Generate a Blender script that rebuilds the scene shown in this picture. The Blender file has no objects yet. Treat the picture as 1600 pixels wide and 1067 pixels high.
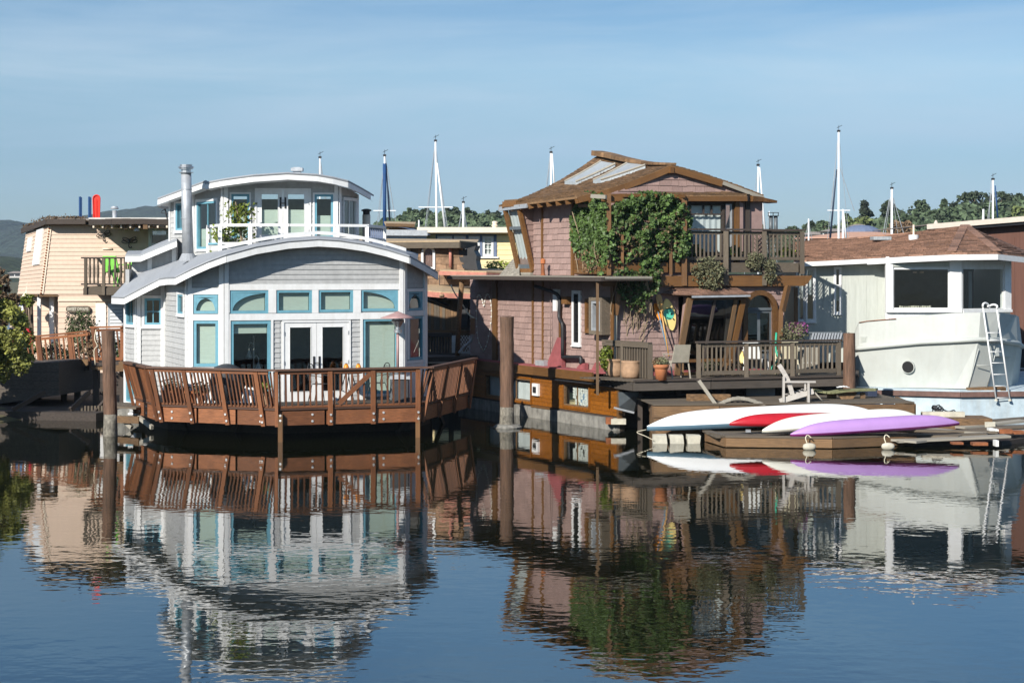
import bpy, math, random, bisect
from mathutils import Vector, Matrix, noise
random.seed(7)
R = math.radians
V = Vector
scene = bpy.context.scene
COL = scene.collection
# ---------------------------------------------------------------- camera
CAMH, F, HX, HY = 4.2, 2800.0, 800.0, 418.0
cam_d = bpy.data.cameras.new('camera')
cam = bpy.data.objects.new('camera', cam_d)
COL.objects.link(cam)
cam.location = (0, 0, CAMH)
cam.rotation_euler = (R(90), 0, 0)
cam_d.sensor_width = 36
cam_d.lens = 36 * F / 1600
cam_d.shift_y = -(533.5 - HY) / 1600
cam_d.clip_start = 0.5
cam_d.clip_end = 6000
scene.camera = cam
# ---------------------------------------------------------------- light
SUN_AZ, SUN_EL = 32, 30      # light travels towards +x,+y; azimuth measured from +y
world = bpy.data.worlds.new('World')
scene.world = world
world.use_nodes = True
nt = world.node_tree
bg = nt.nodes['Background']
sky = nt.nodes.new('ShaderNodeTexSky')
sky.sky_type = 'NISHITA'
sky.sun_disc = False
sky.sun_elevation = R(SUN_EL)
sky.sun_rotation = R(180 + SUN_AZ)
sky.air_density = 1.0
sky.dust_density = 0.25
sky.ozone_density = 3.0
SKY_S = 0.073
bg.inputs[1].default_value = SKY_S
# thin cirrus veil
tc = nt.nodes.new('ShaderNodeTexCoord')
mp = nt.nodes.new('ShaderNodeMapping')
mp.inputs['Scale'].default_value = (1.6, 1.6, 13); mp.inputs['Rotation'].default_value = (0, R(5), 0)
nz = nt.nodes.new('ShaderNodeTexNoise')
nz.inputs['Scale'].default_value = 2.6
nz.inputs['Detail'].default_value = 7
nz.inputs['Roughness'].default_value = 0.6
nz.inputs['Distortion'].default_value = 0.4
rp = nt.nodes.new('ShaderNodeValToRGB')
rp.color_ramp.elements[0].position = 0.42
rp.color_ramp.elements[1].position = 0.85
rp.color_ramp.elements[1].color = (0.62, 0.62, 0.62, 1)
mx = nt.nodes.new('ShaderNodeMix'); mx.data_type = 'RGBA'
mx.inputs['B'].default_value = (8.2, 8.6, 9.0, 1)
nt.links.new(tc.outputs['Generated'], mp.inputs['Vector'])
nt.links.new(mp.outputs[0], nz.inputs['Vector'])
nt.links.new(nz.outputs['Fac'], rp.inputs[0])
nt.links.new(rp.outputs[0], mx.inputs['Factor'])
nt.links.new(sky.outputs[0], mx.inputs['A'])
# the low band of the sky is thinner and bluer than the model's
sp_ = nt.nodes.new('ShaderNodeSeparateXYZ'); nt.links.new(tc.outputs['Generated'], sp_.inputs[0])
hr = nt.nodes.new('ShaderNodeValToRGB'); he = hr.color_ramp.elements
he[0].position = 0.0; he[0].color = (0.48, 0.61, 0.78, 1); he[1].position = 0.40; he[1].color = (0.80, 1.0, 1.17, 1)
for po, co in ((0.06, (0.53, 0.675, 0.85, 1)), (0.11, (0.83, 0.91, 0.97, 1)), (0.145, (0.60, 0.77, 0.90, 1)), (0.20, (0.60, 0.93, 1.13, 1))):
    q = he.new(po); q.color = co
ml = nt.nodes.new('ShaderNodeMix'); ml.data_type = 'RGBA'; ml.blend_type = 'MULTIPLY'; ml.inputs['Factor'].default_value = 1
nt.links.new(sp_.outputs['Z'], hr.inputs[0]); nt.links.new(mx.outputs['Result'], ml.inputs['A']); nt.links.new(hr.outputs[0], ml.inputs['B'])
nt.links.new(ml.outputs['Result'], bg.inputs[0])
sun_d = bpy.data.lights.new('sun', 'SUN')
sun_d.energy = 5.0
sun_d.angle = R(0.53)
sun_d.color = (1.0, 0.95, 0.87)
sun = bpy.data.objects.new('sun', sun_d)
COL.objects.link(sun)
sd = V((math.sin(R(SUN_AZ)) * math.cos(R(SUN_EL)), math.cos(R(SUN_AZ)) * math.cos(R(SUN_EL)), -math.sin(R(SUN_EL))))
sun.rotation_euler = sd.to_track_quat('-Z', 'Y').to_euler()
sun.location = (-30, -30, 60)
vs = scene.view_settings
scene.display_settings.display_device = 'sRGB'
vs.view_transform = 'Standard'
vs.look = 'None'
vs.exposure = 0.5
vs.gamma = 1.0
vs.use_curve_mapping = False
cy = scene.cycles
cy.use_denoising = True
cy.max_bounces = 8
cy.transparent_max_bounces = 16
cy.caustics_reflective = False
cy.caustics_refractive = False
cy.sample_clamp_indirect = 6

# ---------------------------------------------------------------- picture measurements -> places
def X(px, Y): return (px - HX) * Y / F
def Z(py, Y): return CAMH - (py - HY) * Y / F
def W(px, py, Y): return V((X(px, Y), Y, Z(py, Y)))
def XY(px, Y): return V((X(px, Y), Y, 0))

# ---------------------------------------------------------------- materials
M = {}
def mat(name, col, rough=0.7, var=0.10, bump=0.0, scale=6.0, grain=None, dirt=0.0, dirtcol=(0.05, 0.045, 0.035), metal=0.0, rnd=0.0,
        streak=0.0, spec=0.4, coat=0.0, col2=None, world_co=False, wscale=(1, 1, 1)):
    m = bpy.data.materials.new(name); m.use_nodes = True
    n = m.node_tree; N = n.nodes; L = n.links
    b = N['Principled BSDF']
    b.inputs['Roughness'].default_value = rough
    b.inputs['Metallic'].default_value = metal
    b.inputs['Specular IOR Level'].default_value = spec
    if coat: b.inputs['Coat Weight'].default_value = coat
    tc = N.new('ShaderNodeTexCoord')
    oi = N.new('ShaderNodeObjectInfo')
    geo = N.new('ShaderNodeNewGeometry')
    # base noise
    mp = N.new('ShaderNodeMapping')
    if grain:
        mp.inputs['Scale'].default_value = grain
        L.new(tc.outputs['Object'], mp.inputs['Vector'])
        vm = N.new('ShaderNodeVectorMath'); vm.operation = 'SCALE'; vm.inputs[0].default_value = (17, 31, 23)
        L.new(oi.outputs['Random'], vm.inputs['Scale']); L.new(vm.outputs[0], mp.inputs['Location'])
    else:
        mp.inputs['Scale'].default_value = wscale
        L.new(geo.outputs['Position'], mp.inputs['Vector'])
    nz = N.new('ShaderNodeTexNoise'); nz.inputs['Scale'].default_value = scale
    nz.inputs['Detail'].default_value = 6; nz.inputs['Roughness'].default_value = 0.62
    L.new(mp.outputs[0], nz.inputs['Vector'])
    ramp = N.new('ShaderNodeValToRGB'); e = ramp.color_ramp.elements
    e[0].position = 0.30; e[1].position = 0.70
    c = V(col); lo = c * (1 - var * 1.6); hi = c * (1 + var)
    if col2: lo = V(col2)
    e[0].color = (*[max(0, q) for q in lo], 1); e[1].color = (*[min(1, q) for q in hi], 1)
    L.new(nz.outputs['Fac'], ramp.inputs[0])
    out = ramp.outputs[0]
    if rnd:
        hs = N.new('ShaderNodeHueSaturation')
        mr = N.new('ShaderNodeMapRange'); mr.inputs['To Min'].default_value = 1 - rnd; mr.inputs['To Max'].default_value = 1 + rnd
        L.new(oi.outputs['Random'], mr.inputs['Value'])
        mm = N.new('ShaderNodeMath'); mm.operation = 'MULTIPLY'
        mr2 = N.new('ShaderNodeMapRange'); mr2.inputs['To Min'].default_value = 1 - rnd * 0.8; mr2.inputs['To Max'].default_value = 1 + rnd * 0.8
        L.new(geo.outputs['Random Per Island'], mr2.inputs['Value'])
        L.new(mr.outputs[0], mm.inputs[0]); L.new(mr2.outputs[0], mm.inputs[1])
        L.new(mm.outputs[0], hs.inputs['Value'])
        L.new(out, hs.inputs['Color']); out = hs.outputs[0]
    if dirt or streak:
        mp2 = N.new('ShaderNodeMapping'); mp2.inputs['Scale'].default_value = (7, 7, 0.9) if streak else (1.3, 1.3, 1.3)
        L.new(geo.outputs['Position'], mp2.inputs['Vector'])
        n2 = N.new('ShaderNodeTexNoise'); n2.inputs['Scale'].default_value = 1.0; n2.inputs['Detail'].default_value = 7
        n2.inputs['Roughness'].default_value = 0.65
        L.new(mp2.outputs[0], n2.inputs['Vector'])
        r2 = N.new('ShaderNodeValToRGB'); r2.color_ramp.elements[0].position = 0.47; r2.color_ramp.elements[1].position = 0.78
        a = max(dirt, streak); r2.color_ramp.elements[1].color = (a, a, a, 1)
        L.new(n2.outputs['Fac'], r2.inputs[0])
        mx = N.new('ShaderNodeMix'); mx.data_type = 'RGBA'; mx.inputs['B'].default_value = (*dirtcol, 1)
        L.new(r2.outputs[0], mx.inputs['Factor']); L.new(out, mx.inputs['A']); out = mx.outputs['Result']
    L.new(out, b.inputs['Base Color'])
    if bump:
        bp = N.new('ShaderNodeBump'); bp.inputs['Strength'].default_value = 0.6; bp.inputs['Distance'].default_value = bump
        L.new(nz.outputs['Fac'], bp.inputs['Height']); L.new(bp.outputs[0], b.inputs['Normal'])
    M[name] = m
    return m
G1 = (1.3, 9, 9)
mat('grey_siding', (0.41, 0.412, 0.405), 0.65, 0.09, 0.002, 9, rnd=0.07, streak=0.4, dirtcol=(0.24, 0.24, 0.235))
mat('white_paint', (0.71, 0.71, 0.70), 0.5, 0.04, 0.001, 7, streak=0.38, dirtcol=(0.48, 0.46, 0.41))
mat('teal_paint', (0.135, 0.325, 0.405), 0.5, 0.08, 0.001, 8, dirt=0.2, dirtcol=(0.2, 0.33, 0.38))
mat('roof_grey', (0.30, 0.315, 0.335), 0.85, 0.10, 0.004, 30, dirt=0.3, dirtcol=(0.2, 0.2, 0.2))
mat('blind', (0.50, 0.57, 0.50), 0.9, 0.06, 0.004, 3, wscale=(2, 2, 14))
mat('blind_white', (0.66, 0.68, 0.66), 0.9, 0.05)
mat('curtain', (0.62, 0.64, 0.66), 0.9, 0.05)
mat('pink_cloth', (0.50, 0.30, 0.29), 0.9, 0.1)
mat('redwood', (0.205, 0.080, 0.034), 0.6, 0.40, 0.003, 5, grain=G1, rnd=0.34, dirt=0.75, dirtcol=(0.11, 0.045, 0.022), spec=0.3)
mat('redwood_dark', (0.150, 0.060, 0.028), 0.6, 0.40, 0.003, 5, grain=G1, rnd=0.38, dirt=0.6, dirtcol=(0.08, 0.04, 0.022), spec=0.3)
mat('redwood_top', (0.105, 0.055, 0.036), 0.6, 0.25, 0.003, 5, grain=G1, rnd=0.15)
mat('orange_wood', (0.150, 0.072, 0.024), 0.5, 0.28, 0.003, 4, grain=G1, rnd=0.2, dirt=0.5, dirtcol=(0.07, 0.034, 0.014))
mat('varnish_wood', (0.235, 0.082, 0.010), 0.35, 0.28, 0.002, 4, grain=(0.8, 5, 5), rnd=0.16, spec=0.35, dirt=0.5, dirtcol=(0.12, 0.045, 0.006))
mat('weathered_white', (0.46, 0.43, 0.39), 0.85, 0.2, 0.003, 6, grain=G1, rnd=0.1, dirt=0.4, dirtcol=(0.26, 0.24, 0.21))
mat('grey_wood', (0.118, 0.094, 0.068), 0.85, 0.38, 0.004, 6, grain=G1, rnd=0.22, dirt=0.4, dirtcol=(0.055, 0.046, 0.034))
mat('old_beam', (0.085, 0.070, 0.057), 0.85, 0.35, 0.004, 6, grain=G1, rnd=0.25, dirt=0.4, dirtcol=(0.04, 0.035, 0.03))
mat('pale_wood', (0.31, 0.285, 0.235), 0.85, 0.2, 0.004, 6, grain=G1, rnd=0.15, dirt=0.3, dirtcol=(0.2, 0.17, 0.13))
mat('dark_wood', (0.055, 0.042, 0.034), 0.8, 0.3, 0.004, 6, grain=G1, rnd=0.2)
mat('brown_wood', (0.185, 0.108, 0.052), 0.8, 0.45, 0.004, 5, grain=G1, rnd=0.25, dirt=0.75, dirtcol=(0.07, 0.045, 0.028))
mat('pile_wood', (0.145, 0.082, 0.052), 0.85, 0.35, 0.01, 3, wscale=(6, 6, 0.7), dirt=0.4, dirtcol=(0.06, 0.045, 0.035))
mat('pink_shingle', (0.30, 0.203, 0.178), 0.85, 0.12, 0.004, 14, rnd=0.13, wscale=(3, 3, 0.8), streak=0.25, dirtcol=(0.22, 0.14, 0.125))
mat('pink_paint', (0.28, 0.188, 0.168), 0.7, 0.1)
mat('brown_shingle', (0.215, 0.125, 0.062), 0.9, 0.25, 0.006, 9, rnd=0.40, dirt=0.5, dirtcol=(0.09, 0.06, 0.04))
mat('old_shingle', (0.20, 0.125, 0.075), 0.9, 0.25, 0.006, 7, rnd=0.45, dirt=0.5, dirtcol=(0.05, 0.035, 0.025))
mat('asphalt_shingle', (0.21, 0.118, 0.080), 0.9, 0.3, 0.004, 25, rnd=0.42, dirt=0.3, dirtcol=(0.14, 0.075, 0.05))
mat('red_deck', (0.27, 0.075, 0.078), 0.75, 0.15, 0.002, 6, dirt=0.3, dirtcol=(0.2, 0.1, 0.09))
mat('cream_siding', (0.60, 0.455, 0.35), 0.7, 0.05, 0.002, 8, rnd=0.04, streak=0.22, dirtcol=(0.52, 0.4, 0.28))
mat('cream_paint', (0.74, 0.62, 0.48), 0.6, 0.05)
mat('yellow_siding', (0.72, 0.60, 0.32), 0.7, 0.05, rnd=0.03)
mat('slate_blue', (0.13, 0.165, 0.25), 0.7, 0.08)
mat('hull_paint', (0.46, 0.478, 0.448), 0.5, 0.05, 0.006, 1.6, streak=0.25, dirtcol=(0.34, 0.33, 0.27), spec=0.4)
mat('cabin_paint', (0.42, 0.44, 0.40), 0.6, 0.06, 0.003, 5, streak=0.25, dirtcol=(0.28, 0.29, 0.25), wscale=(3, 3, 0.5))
mat('float_blue', (0.44, 0.53, 0.58), 0.8, 0.15, 0.006, 3, streak=0.5, dirtcol=(0.42, 0.40, 0.34))
mat('concrete', (0.23, 0.22, 0.195), 0.9, 0.25, 0.012, 4, streak=0.85, dirtcol=(0.05, 0.048, 0.042))
mat('barnacle', (0.20, 0.18, 0.145), 0.95, 0.35, 0.02, 14, streak=0.85, dirtcol=(0.05, 0.048, 0.036))
mat('black', (0.012, 0.012, 0.012), 0.6, 0.2)
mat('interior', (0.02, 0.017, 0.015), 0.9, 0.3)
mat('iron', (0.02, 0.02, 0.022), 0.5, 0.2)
mat('galv', (0.42, 0.44, 0.46), 0.45, 0.12, 0.001, 8, metal=0.35)
mat('steel', (0.55, 0.55, 0.55), 0.35, 0.1, metal=0.9)
mat('bolt', (0.6, 0.6, 0.58), 0.4, 0.1, metal=0.3)
mat('heater_top', (0.36, 0.22, 0.21), 0.5, 0.1)
mat('terracotta', (0.40, 0.135, 0.05), 0.8, 0.14, 0.003, 9, dirt=0.35, dirtcol=(0.42, 0.27, 0.17))
mat('clay', (0.36, 0.225, 0.135), 0.85, 0.2, 0.01, 5, dirt=0.4, dirtcol=(0.3, 0.2, 0.12))
mat('leaf', (0.050, 0.084, 0.022), 0.5, 0.35, rnd=0.62, scale=3, spec=0.3)
mat('leaf_bright', (0.19, 0.24, 0.028), 0.5, 0.3, rnd=0.45, scale=3)
mat('leaf_olive', (0.115, 0.115, 0.06), 0.7, 0.3, rnd=0.4, scale=3)
mat('leaf_dry', (0.17, 0.11, 0.06), 0.8, 0.3, rnd=0.4)
mat('strake_brown', (0.15, 0.085, 0.07), 0.8, 0.2, dirt=0.4)
mat('leaf_bush', (0.15, 0.155, 0.033), 0.6, 0.35, rnd=0.5, scale=2)
mat('leaf_far', (0.066, 0.095, 0.048), 0.8, 0.4, rnd=0.5, scale=0.5)
mat('leaf_far_light', (0.13, 0.16, 0.05), 0.8, 0.4, rnd=0.45, scale=0.5)
mat('bark', (0.11, 0.08, 0.055), 0.9, 0.3)
mat('stem', (0.30, 0.23, 0.15), 0.9, 0.3)
mat('kayak_white', (0.80, 0.80, 0.78), 0.32, 0.02, scale=2, coat=0.2, dirt=0.12, dirtcol=(0.6, 0.58, 0.5))
mat('kayak_cream', (0.74, 0.72, 0.62), 0.4, 0.03, scale=2, dirt=0.2, dirtcol=(0.55, 0.52, 0.42))
mat('kayak_blue', (0.13, 0.23, 0.31), 0.35, 0.1, scale=2)
mat('kayak_red', (0.43, 0.012, 0.022), 0.38, 0.08, scale=2, dirt=0.2, dirtcol=(0.3, 0.03, 0.03))
mat('kayak_purple', (0.40, 0.23, 0.50), 0.4, 0.05, scale=2, dirt=0.25, dirtcol=(0.36, 0.2, 0.46))
mat('kayak_plum', (0.22, 0.03, 0.17), 0.4, 0.1)
mat('foam', (0.52, 0.49, 0.40), 0.9, 0.15, 0.01, 6, dirt=0.5, dirtcol=(0.3, 0.24, 0.15))
mat('rust', (0.26, 0.09, 0.035), 0.9, 0.3, dirt=0.4)
mat('board_yellow', (0.80, 0.62, 0.23), 0.5, 0.05)
mat('board_teal', (0.10, 0.52, 0.36), 0.5, 0.08)
mat('paddle_orange', (0.75, 0.25, 0.02), 0.4, 0.08)
mat('paddle_wood', (0.60, 0.33, 0.10), 0.45, 0.15)
mat('red_plastic', (0.72, 0.035, 0.02), 0.35, 0.06)
mat('green_plastic', (0.14, 0.55, 0.06), 0.45, 0.06)
mat('lime_cloth', (0.25, 0.68, 0.11), 0.6, 0.05)
mat('sail_blue', (0.012, 0.055, 0.16), 0.7, 0.1)
mat('sail_navy', (0.02, 0.03, 0.06), 0.7, 0.1)
mat('mast_white', (0.72, 0.73, 0.73), 0.4, 0.03)
mat('tan_roof', (0.42, 0.31, 0.19), 0.9, 0.15, 0.004, 12, dirt=0.3, dirtcol=(0.3, 0.22, 0.13))
mat('salmon', (0.46, 0.19, 0.14), 0.8, 0.15, dirt=0.5, dirtcol=(0.3, 0.2, 0.16))
mat('brown_panel', (0.115, 0.052, 0.036), 0.8, 0.12, scale=2, wscale=(6, 6, 0.4))
mat('beige_fascia', (0.52, 0.46, 0.39), 0.8, 0.06)
mat('stucco_salmon', (0.50, 0.29, 0.20), 0.9, 0.08)
mat('far_wall', (0.62, 0.60, 0.56), 0.9, 0.08)
mat('far_roof', (0.26, 0.22, 0.19), 0.9, 0.15)
mat('skylight', (0.34, 0.37, 0.385), 0.35, 0.25, 0.0, 4, grain=(6, 30, 1), dirt=0.5, dirtcol=(0.2, 0.2, 0.19))
mat('brick_pot', (0.40, 0.16, 0.08), 0.8, 0.2)
mat('sling', (0.42, 0.38, 0.30), 0.9, 0.1)
mat('cream_plastic', (0.72, 0.65, 0.46), 0.5, 0.05)
mat('grey_plastic', (0.10, 0.115, 0.125), 0.45, 0.1)
mat('cover_black', (0.03, 0.033, 0.04), 0.6, 0.2)
mat('flower_white', (0.8, 0.8, 0.76), 0.6, 0.04)
mat('flower_purple', (0.25, 0.05, 0.2), 0.6, 0.2)
mat('rope', (0.62, 0.56, 0.42), 0.9, 0.1)
mat('green_hose', (0.03, 0.33, 0.20), 0.5, 0.1)
mat('ground', (0.11, 0.10, 0.05), 0.95, 0.3, scale=0.2)
mat('mud', (0.03, 0.028, 0.018), 0.9, 0.3)
mat('paper', (0.72, 0.72, 0.68), 0.8, 0.08)

def glass_mat(name, tint=(1, 1, 1), k=1.0, floor=0.03):
    m = bpy.data.materials.new(name); m.use_nodes = True
    n = m.node_tree; n.nodes.clear()
    o = n.nodes.new('ShaderNodeOutputMaterial'); t = n.nodes.new('ShaderNodeBsdfTransparent'); g = n.nodes.new('ShaderNodeBsdfGlossy')
    g.inputs['Roughness'].default_value = 0.015
    t.inputs[0].default_value = (*tint, 1)
    lw = n.nodes.new('ShaderNodeLayerWeight'); lw.inputs[0].default_value = 0.5
    f = n.nodes.new('ShaderNodeMath'); f.operation = 'POWER'; f.inputs[1].default_value = 4.0; n.links.new(lw.outputs['Facing'], f.inputs[0])
    ml = n.nodes.new('ShaderNodeMath'); ml.operation = 'MULTIPLY_ADD'; ml.inputs[1].default_value = 0.9 * k; ml.inputs[2].default_value = floor + 0.05
    ml.use_clamp = True
    x = n.nodes.new('ShaderNodeMixShader')
    # slight waviness of old panes
    ge = n.nodes.new('ShaderNodeNewGeometry'); nz = n.nodes.new('ShaderNodeTexNoise'); nz.inputs['Scale'].default_value = 1.4
    bp = n.nodes.new('ShaderNodeBump'); bp.inputs['Distance'].default_value = 0.004
    n.links.new(ge.outputs['Position'], nz.inputs['Vector']); n.links.new(nz.outputs['Fac'], bp.inputs['Height']); n.links.new(bp.outputs[0], g.inputs['Normal'])
    n.links.new(f.outputs[0], ml.inputs[0]); n.links.new(ml.outputs[0], x.inputs[0])
    n.links.new(t.outputs[0], x.inputs[1]); n.links.new(g.outputs[0], x.inputs[2]); n.links.new(x.outputs[0], o.inputs[0])
    M[name] = m
glass_mat('glass', (0.86, 0.9, 0.88))
glass_mat('glass_tint', (0.35, 0.42, 0.42), 1.0, 0.04)

# ---------------------------------------------------------------- object helpers
WM = {}
_names = {}
def _link(o, parent, wm):
    COL.objects.link(o)
    WM[o.name] = wm
    if parent is not None:
        o.parent = parent
        o.matrix_parent_inverse = WM[parent.name].inverted()
    o.matrix_basis = wm
    return o
def thing(name, label, cat, loc, group=None):
    o = bpy.data.objects.new(name, None)
    o.empty_display_size = 0.2
    o['label'] = label; o['category'] = cat
    if group: o['group'] = group
    return _link(o, None, Matrix.Translation(V(loc)))
def tag(o, label=None, cat=None, group=None, kind=None):
    if label: o['label'] = label
    if cat: o['category'] = cat
    if group: o['group'] = group
    if kind: o['kind'] = kind
    return o
def mesh(name, verts, faces, m, parent=None, smooth=False, kind=None, origin=None):
    vs_ = [V(v) for v in verts]
    if origin is None:
        lo = V((min(v.x for v in vs_), min(v.y for v in vs_), min(v.z for v in vs_)))
        hi = V((max(v.x for v in vs_), max(v.y for v in vs_), max(v.z for v in vs_)))
        origin = (lo + hi) / 2; 
        if parent is None: origin.z = lo.z
    me = bpy.data.meshes.new(name)
    me.from_pydata([tuple(v - origin) for v in vs_], [], faces)
    me.materials.append(M[m] if isinstance(m, str) else m)
    if smooth: me.shade_smooth()
    o = bpy.data.objects.new(name, me)
    if kind: o['kind'] = kind
    return _link(o, parent, Matrix.Translation(origin))
_ub = {}
CUBE_V = [(-.5, -.5, -.5), (.5, -.5, -.5), (.5, .5, -.5), (-.5, .5, -.5), (-.5, -.5, .5), (.5, -.5, .5), (.5, .5, .5), (-.5, .5, .5)]
CUBE_F = [(0, 3, 2, 1), (4, 5, 6, 7), (0, 1, 5, 4), (1, 2, 6, 5), (2, 3, 7, 6), (3, 0, 4, 7)]
def ubox(name, m, parent, wm):
    if m not in _ub:
        me = bpy.data.meshes.new('board_' + m); me.from_pydata(CUBE_V, [], CUBE_F); me.materials.append(M[m]); _ub[m] = me
    o = bpy.data.objects.new(name, _ub[m])
    return _link(o, parent, wm)
def beam_m(p0, p1, w, h, up=None):
    p0 = V(p0); p1 = V(p1); d = p1 - p0; L = d.length; x = d / L
    up = V(up) if up is not None else V((0, 0, 1))
    if abs(x.dot(up)) > 0.98: up = V((0, 1, 0)) if abs(x.y) < 0.9 else V((1, 0, 0))
    y = up.cross(x).normalized(); z = x.cross(y)
    m = Matrix(((x.x * L, y.x * w, z.x * h, 0), (x.y * L, y.y * w, z.y * h, 0), (x.z * L, y.z * w, z.z * h, 0), (0, 0, 0, 1)))
    m.translation = (p0 + p1) / 2
    return m
def beam(name, m, parent, p0, p1, w, h, up=None):
    return ubox(name, m, parent, beam_m(p0, p1, w, h, up))
def box(name, m, parent, c, s, rz=0):
    return ubox(name, m, parent, Matrix.Translation(V(c)) @ Matrix.Rotation(rz, 4, 'Z') @ Matrix.Diagonal((*s, 1)))
class MB:
    """collects shapes for ONE part"""
    def __init__(s): s.v = []; s.f = []
    def add(s, v, f):
        k = len(s.v); s.v += [V(q) for q in v]; s.f += [tuple(i + k for i in q) for q in f]; return s
    def mat(s, wm): return s.add([wm @ V(q) for q in CUBE_V], CUBE_F)
    def beam(s, p0, p1, w, h, up=None): return s.mat(beam_m(p0, p1, w, h, up))
    def box(s, c, sz, rz=0): return s.mat(Matrix.Translation(V(c)) @ Matrix.Rotation(rz, 4, 'Z') @ Matrix.Diagonal((*sz, 1)))
    def tube(s, pts, r, n=8, cap=True):
        pts = [V(p) for p in pts]; k = len(s.v); rr = r if isinstance(r, (list, tuple)) else [r] * len(pts)
        pu = None
        for i, p in enumerate(pts):
            d = (pts[min(i + 1, len(pts) - 1)] - pts[max(i - 1, 0)])
            d = d.normalized() if d.length > 1e-9 else V((0, 0, 1))
            a = pu if pu is not None else (V((1, 0, 0)) if abs(d.x) < 0.9 else V((0, 1, 0)))
            a = (a - d * a.dot(d)).normalized(); b = d.cross(a); pu = a
            for j in range(n):
                t = 2 * math.pi * j / n
                s.v.append(p + a * math.cos(t) * rr[i] + b * math.sin(t) * rr[i])
        for i in range(len(pts) - 1):
            for j in range(n):
                s.f.append((k + i * n + j, k + i * n + (j + 1) % n, k + (i + 1) * n + (j + 1) % n, k + (i + 1) * n + j))
        if cap:
            s.f.append(tuple(k + j for j in reversed(range(n)))); s.f.append(tuple(k + (len(pts) - 1) * n + j for j in range(n)))
        return s
    def lathe(s, c, prof, n=20):
        """prof: (radius, z) list"""
        k = len(s.v); c = V(c)
        for r, z in prof:
            for j in range(n):
                t = 2 * math.pi * j / n; s.v.append(c + V((math.cos(t) * r, math.sin(t) * r, z)))
        for i in range(len(prof) - 1):
            for j in range(n):
                s.f.append((k + i * n + j, k + i * n + (j + 1) % n, k + (i + 1) * n + (j + 1) % n, k + (i + 1) * n + j))
        s.f.append(tuple(k + j for j in reversed(range(n)))); s.f.append(tuple(k + (len(prof) - 1) * n + j for j in range(n)))
        return s
    def prism(s, poly, off):
        """poly: 3d points, extruded by vector off"""
        k = len(s.v); n = len(poly); off = V(off)
        s.v += [V(p) for p in poly] + [V(p) + off for p in poly]
        s.f.append(tuple(k + i for i in range(n))); s.f.append(tuple(k + n + i for i in reversed(range(n))))
        for i in range(n): s.f.append((k + (i + 1) % n, k + i, k + n + i, k + n + (i + 1) % n))
        return s
    def obj(s, name, m, parent=None, smooth=False, kind=None):
        if not s.v: return None
        return mesh(name, s.v, s.f, m, parent, smooth, kind)
def tube(name, m, parent, pts, r, n=8): return MB().tube(pts, r, n).obj(name, m, parent, smooth=True)
def smooth_path(pts, k=6):
    pts = [V(p) for p in pts]; out = []
    P = [pts[0] * 2 - pts[1]] + pts + [pts[-1] * 2 - pts[-2]]
    for i in range(1, len(P) - 2):
        for j in range(k):
            t = j / k; a, b, c, d = P[i - 1:i + 3]
            out.append(0.5 * ((2 * b) + (c - a) * t + (2 * a - 5 * b + 4 * c - d) * t * t + (-a + 3 * b - 3 * c + d) * t ** 3))
    out.append(pts[-1]); return out
def kids(o): return [c for c in bpy.data.objects if c.parent == o]
def copy_tree(o, Mx, parent=None, children=None, table=None):
    """copy a thing with its parts; Mx moves it"""
    if table is None:
        table = {}
        for c in bpy.data.objects:
            if c.parent: table.setdefault(c.parent.name, []).append(c)
    c = o.copy(); COL.objects.link(c)
    if parent is None:
        c.matrix_basis = Mx @ o.matrix_basis; WM[c.name] = Mx @ WM[o.name]
    else:
        c.parent = parent; c.matrix_parent_inverse = o.matrix_parent_inverse.copy(); WM[c.name] = Mx @ WM[o.name]
    for ch in table.get(o.name, []): copy_tree(ch, Mx, c, None, table)
    return c

# ---------------------------------------------------------------- polygon clipping
def clip(poly, ax, val, keep_ge):
    out = []; n = len(poly)
    for i in range(n):
        a = poly[i]; b = poly[(i + 1) % n]
        ia = (a[ax] >= val - 1e-9) if keep_ge else (a[ax] <= val + 1e-9)
        ib = (b[ax] >= val - 1e-9) if keep_ge else (b[ax] <= val + 1e-9)
        if ia: out.append(a)
        if ia != ib:
            t = (val - a[ax]) / (b[ax] - a[ax]); out.append((a[0] + (b[0] - a[0]) * t, a[1] + (b[1] - a[1]) * t))
    return out
def clip_rect(poly, u0, v0, u1, v1):
    for ax, val, ge in ((0, u0, True), (0, u1, False), (1, v0, True), (1, v1, False)):
        if len(poly) < 3: return []
        poly = clip(poly, ax, val, ge)
    if len(poly) < 3: return []
    a = 0
    for i in range(len(poly)):
        p, q = poly[i], poly[(i + 1) % len(poly)]; a += p[0] * q[1] - q[0] * p[1]
    return poly if abs(a) > 2e-4 else []

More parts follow.
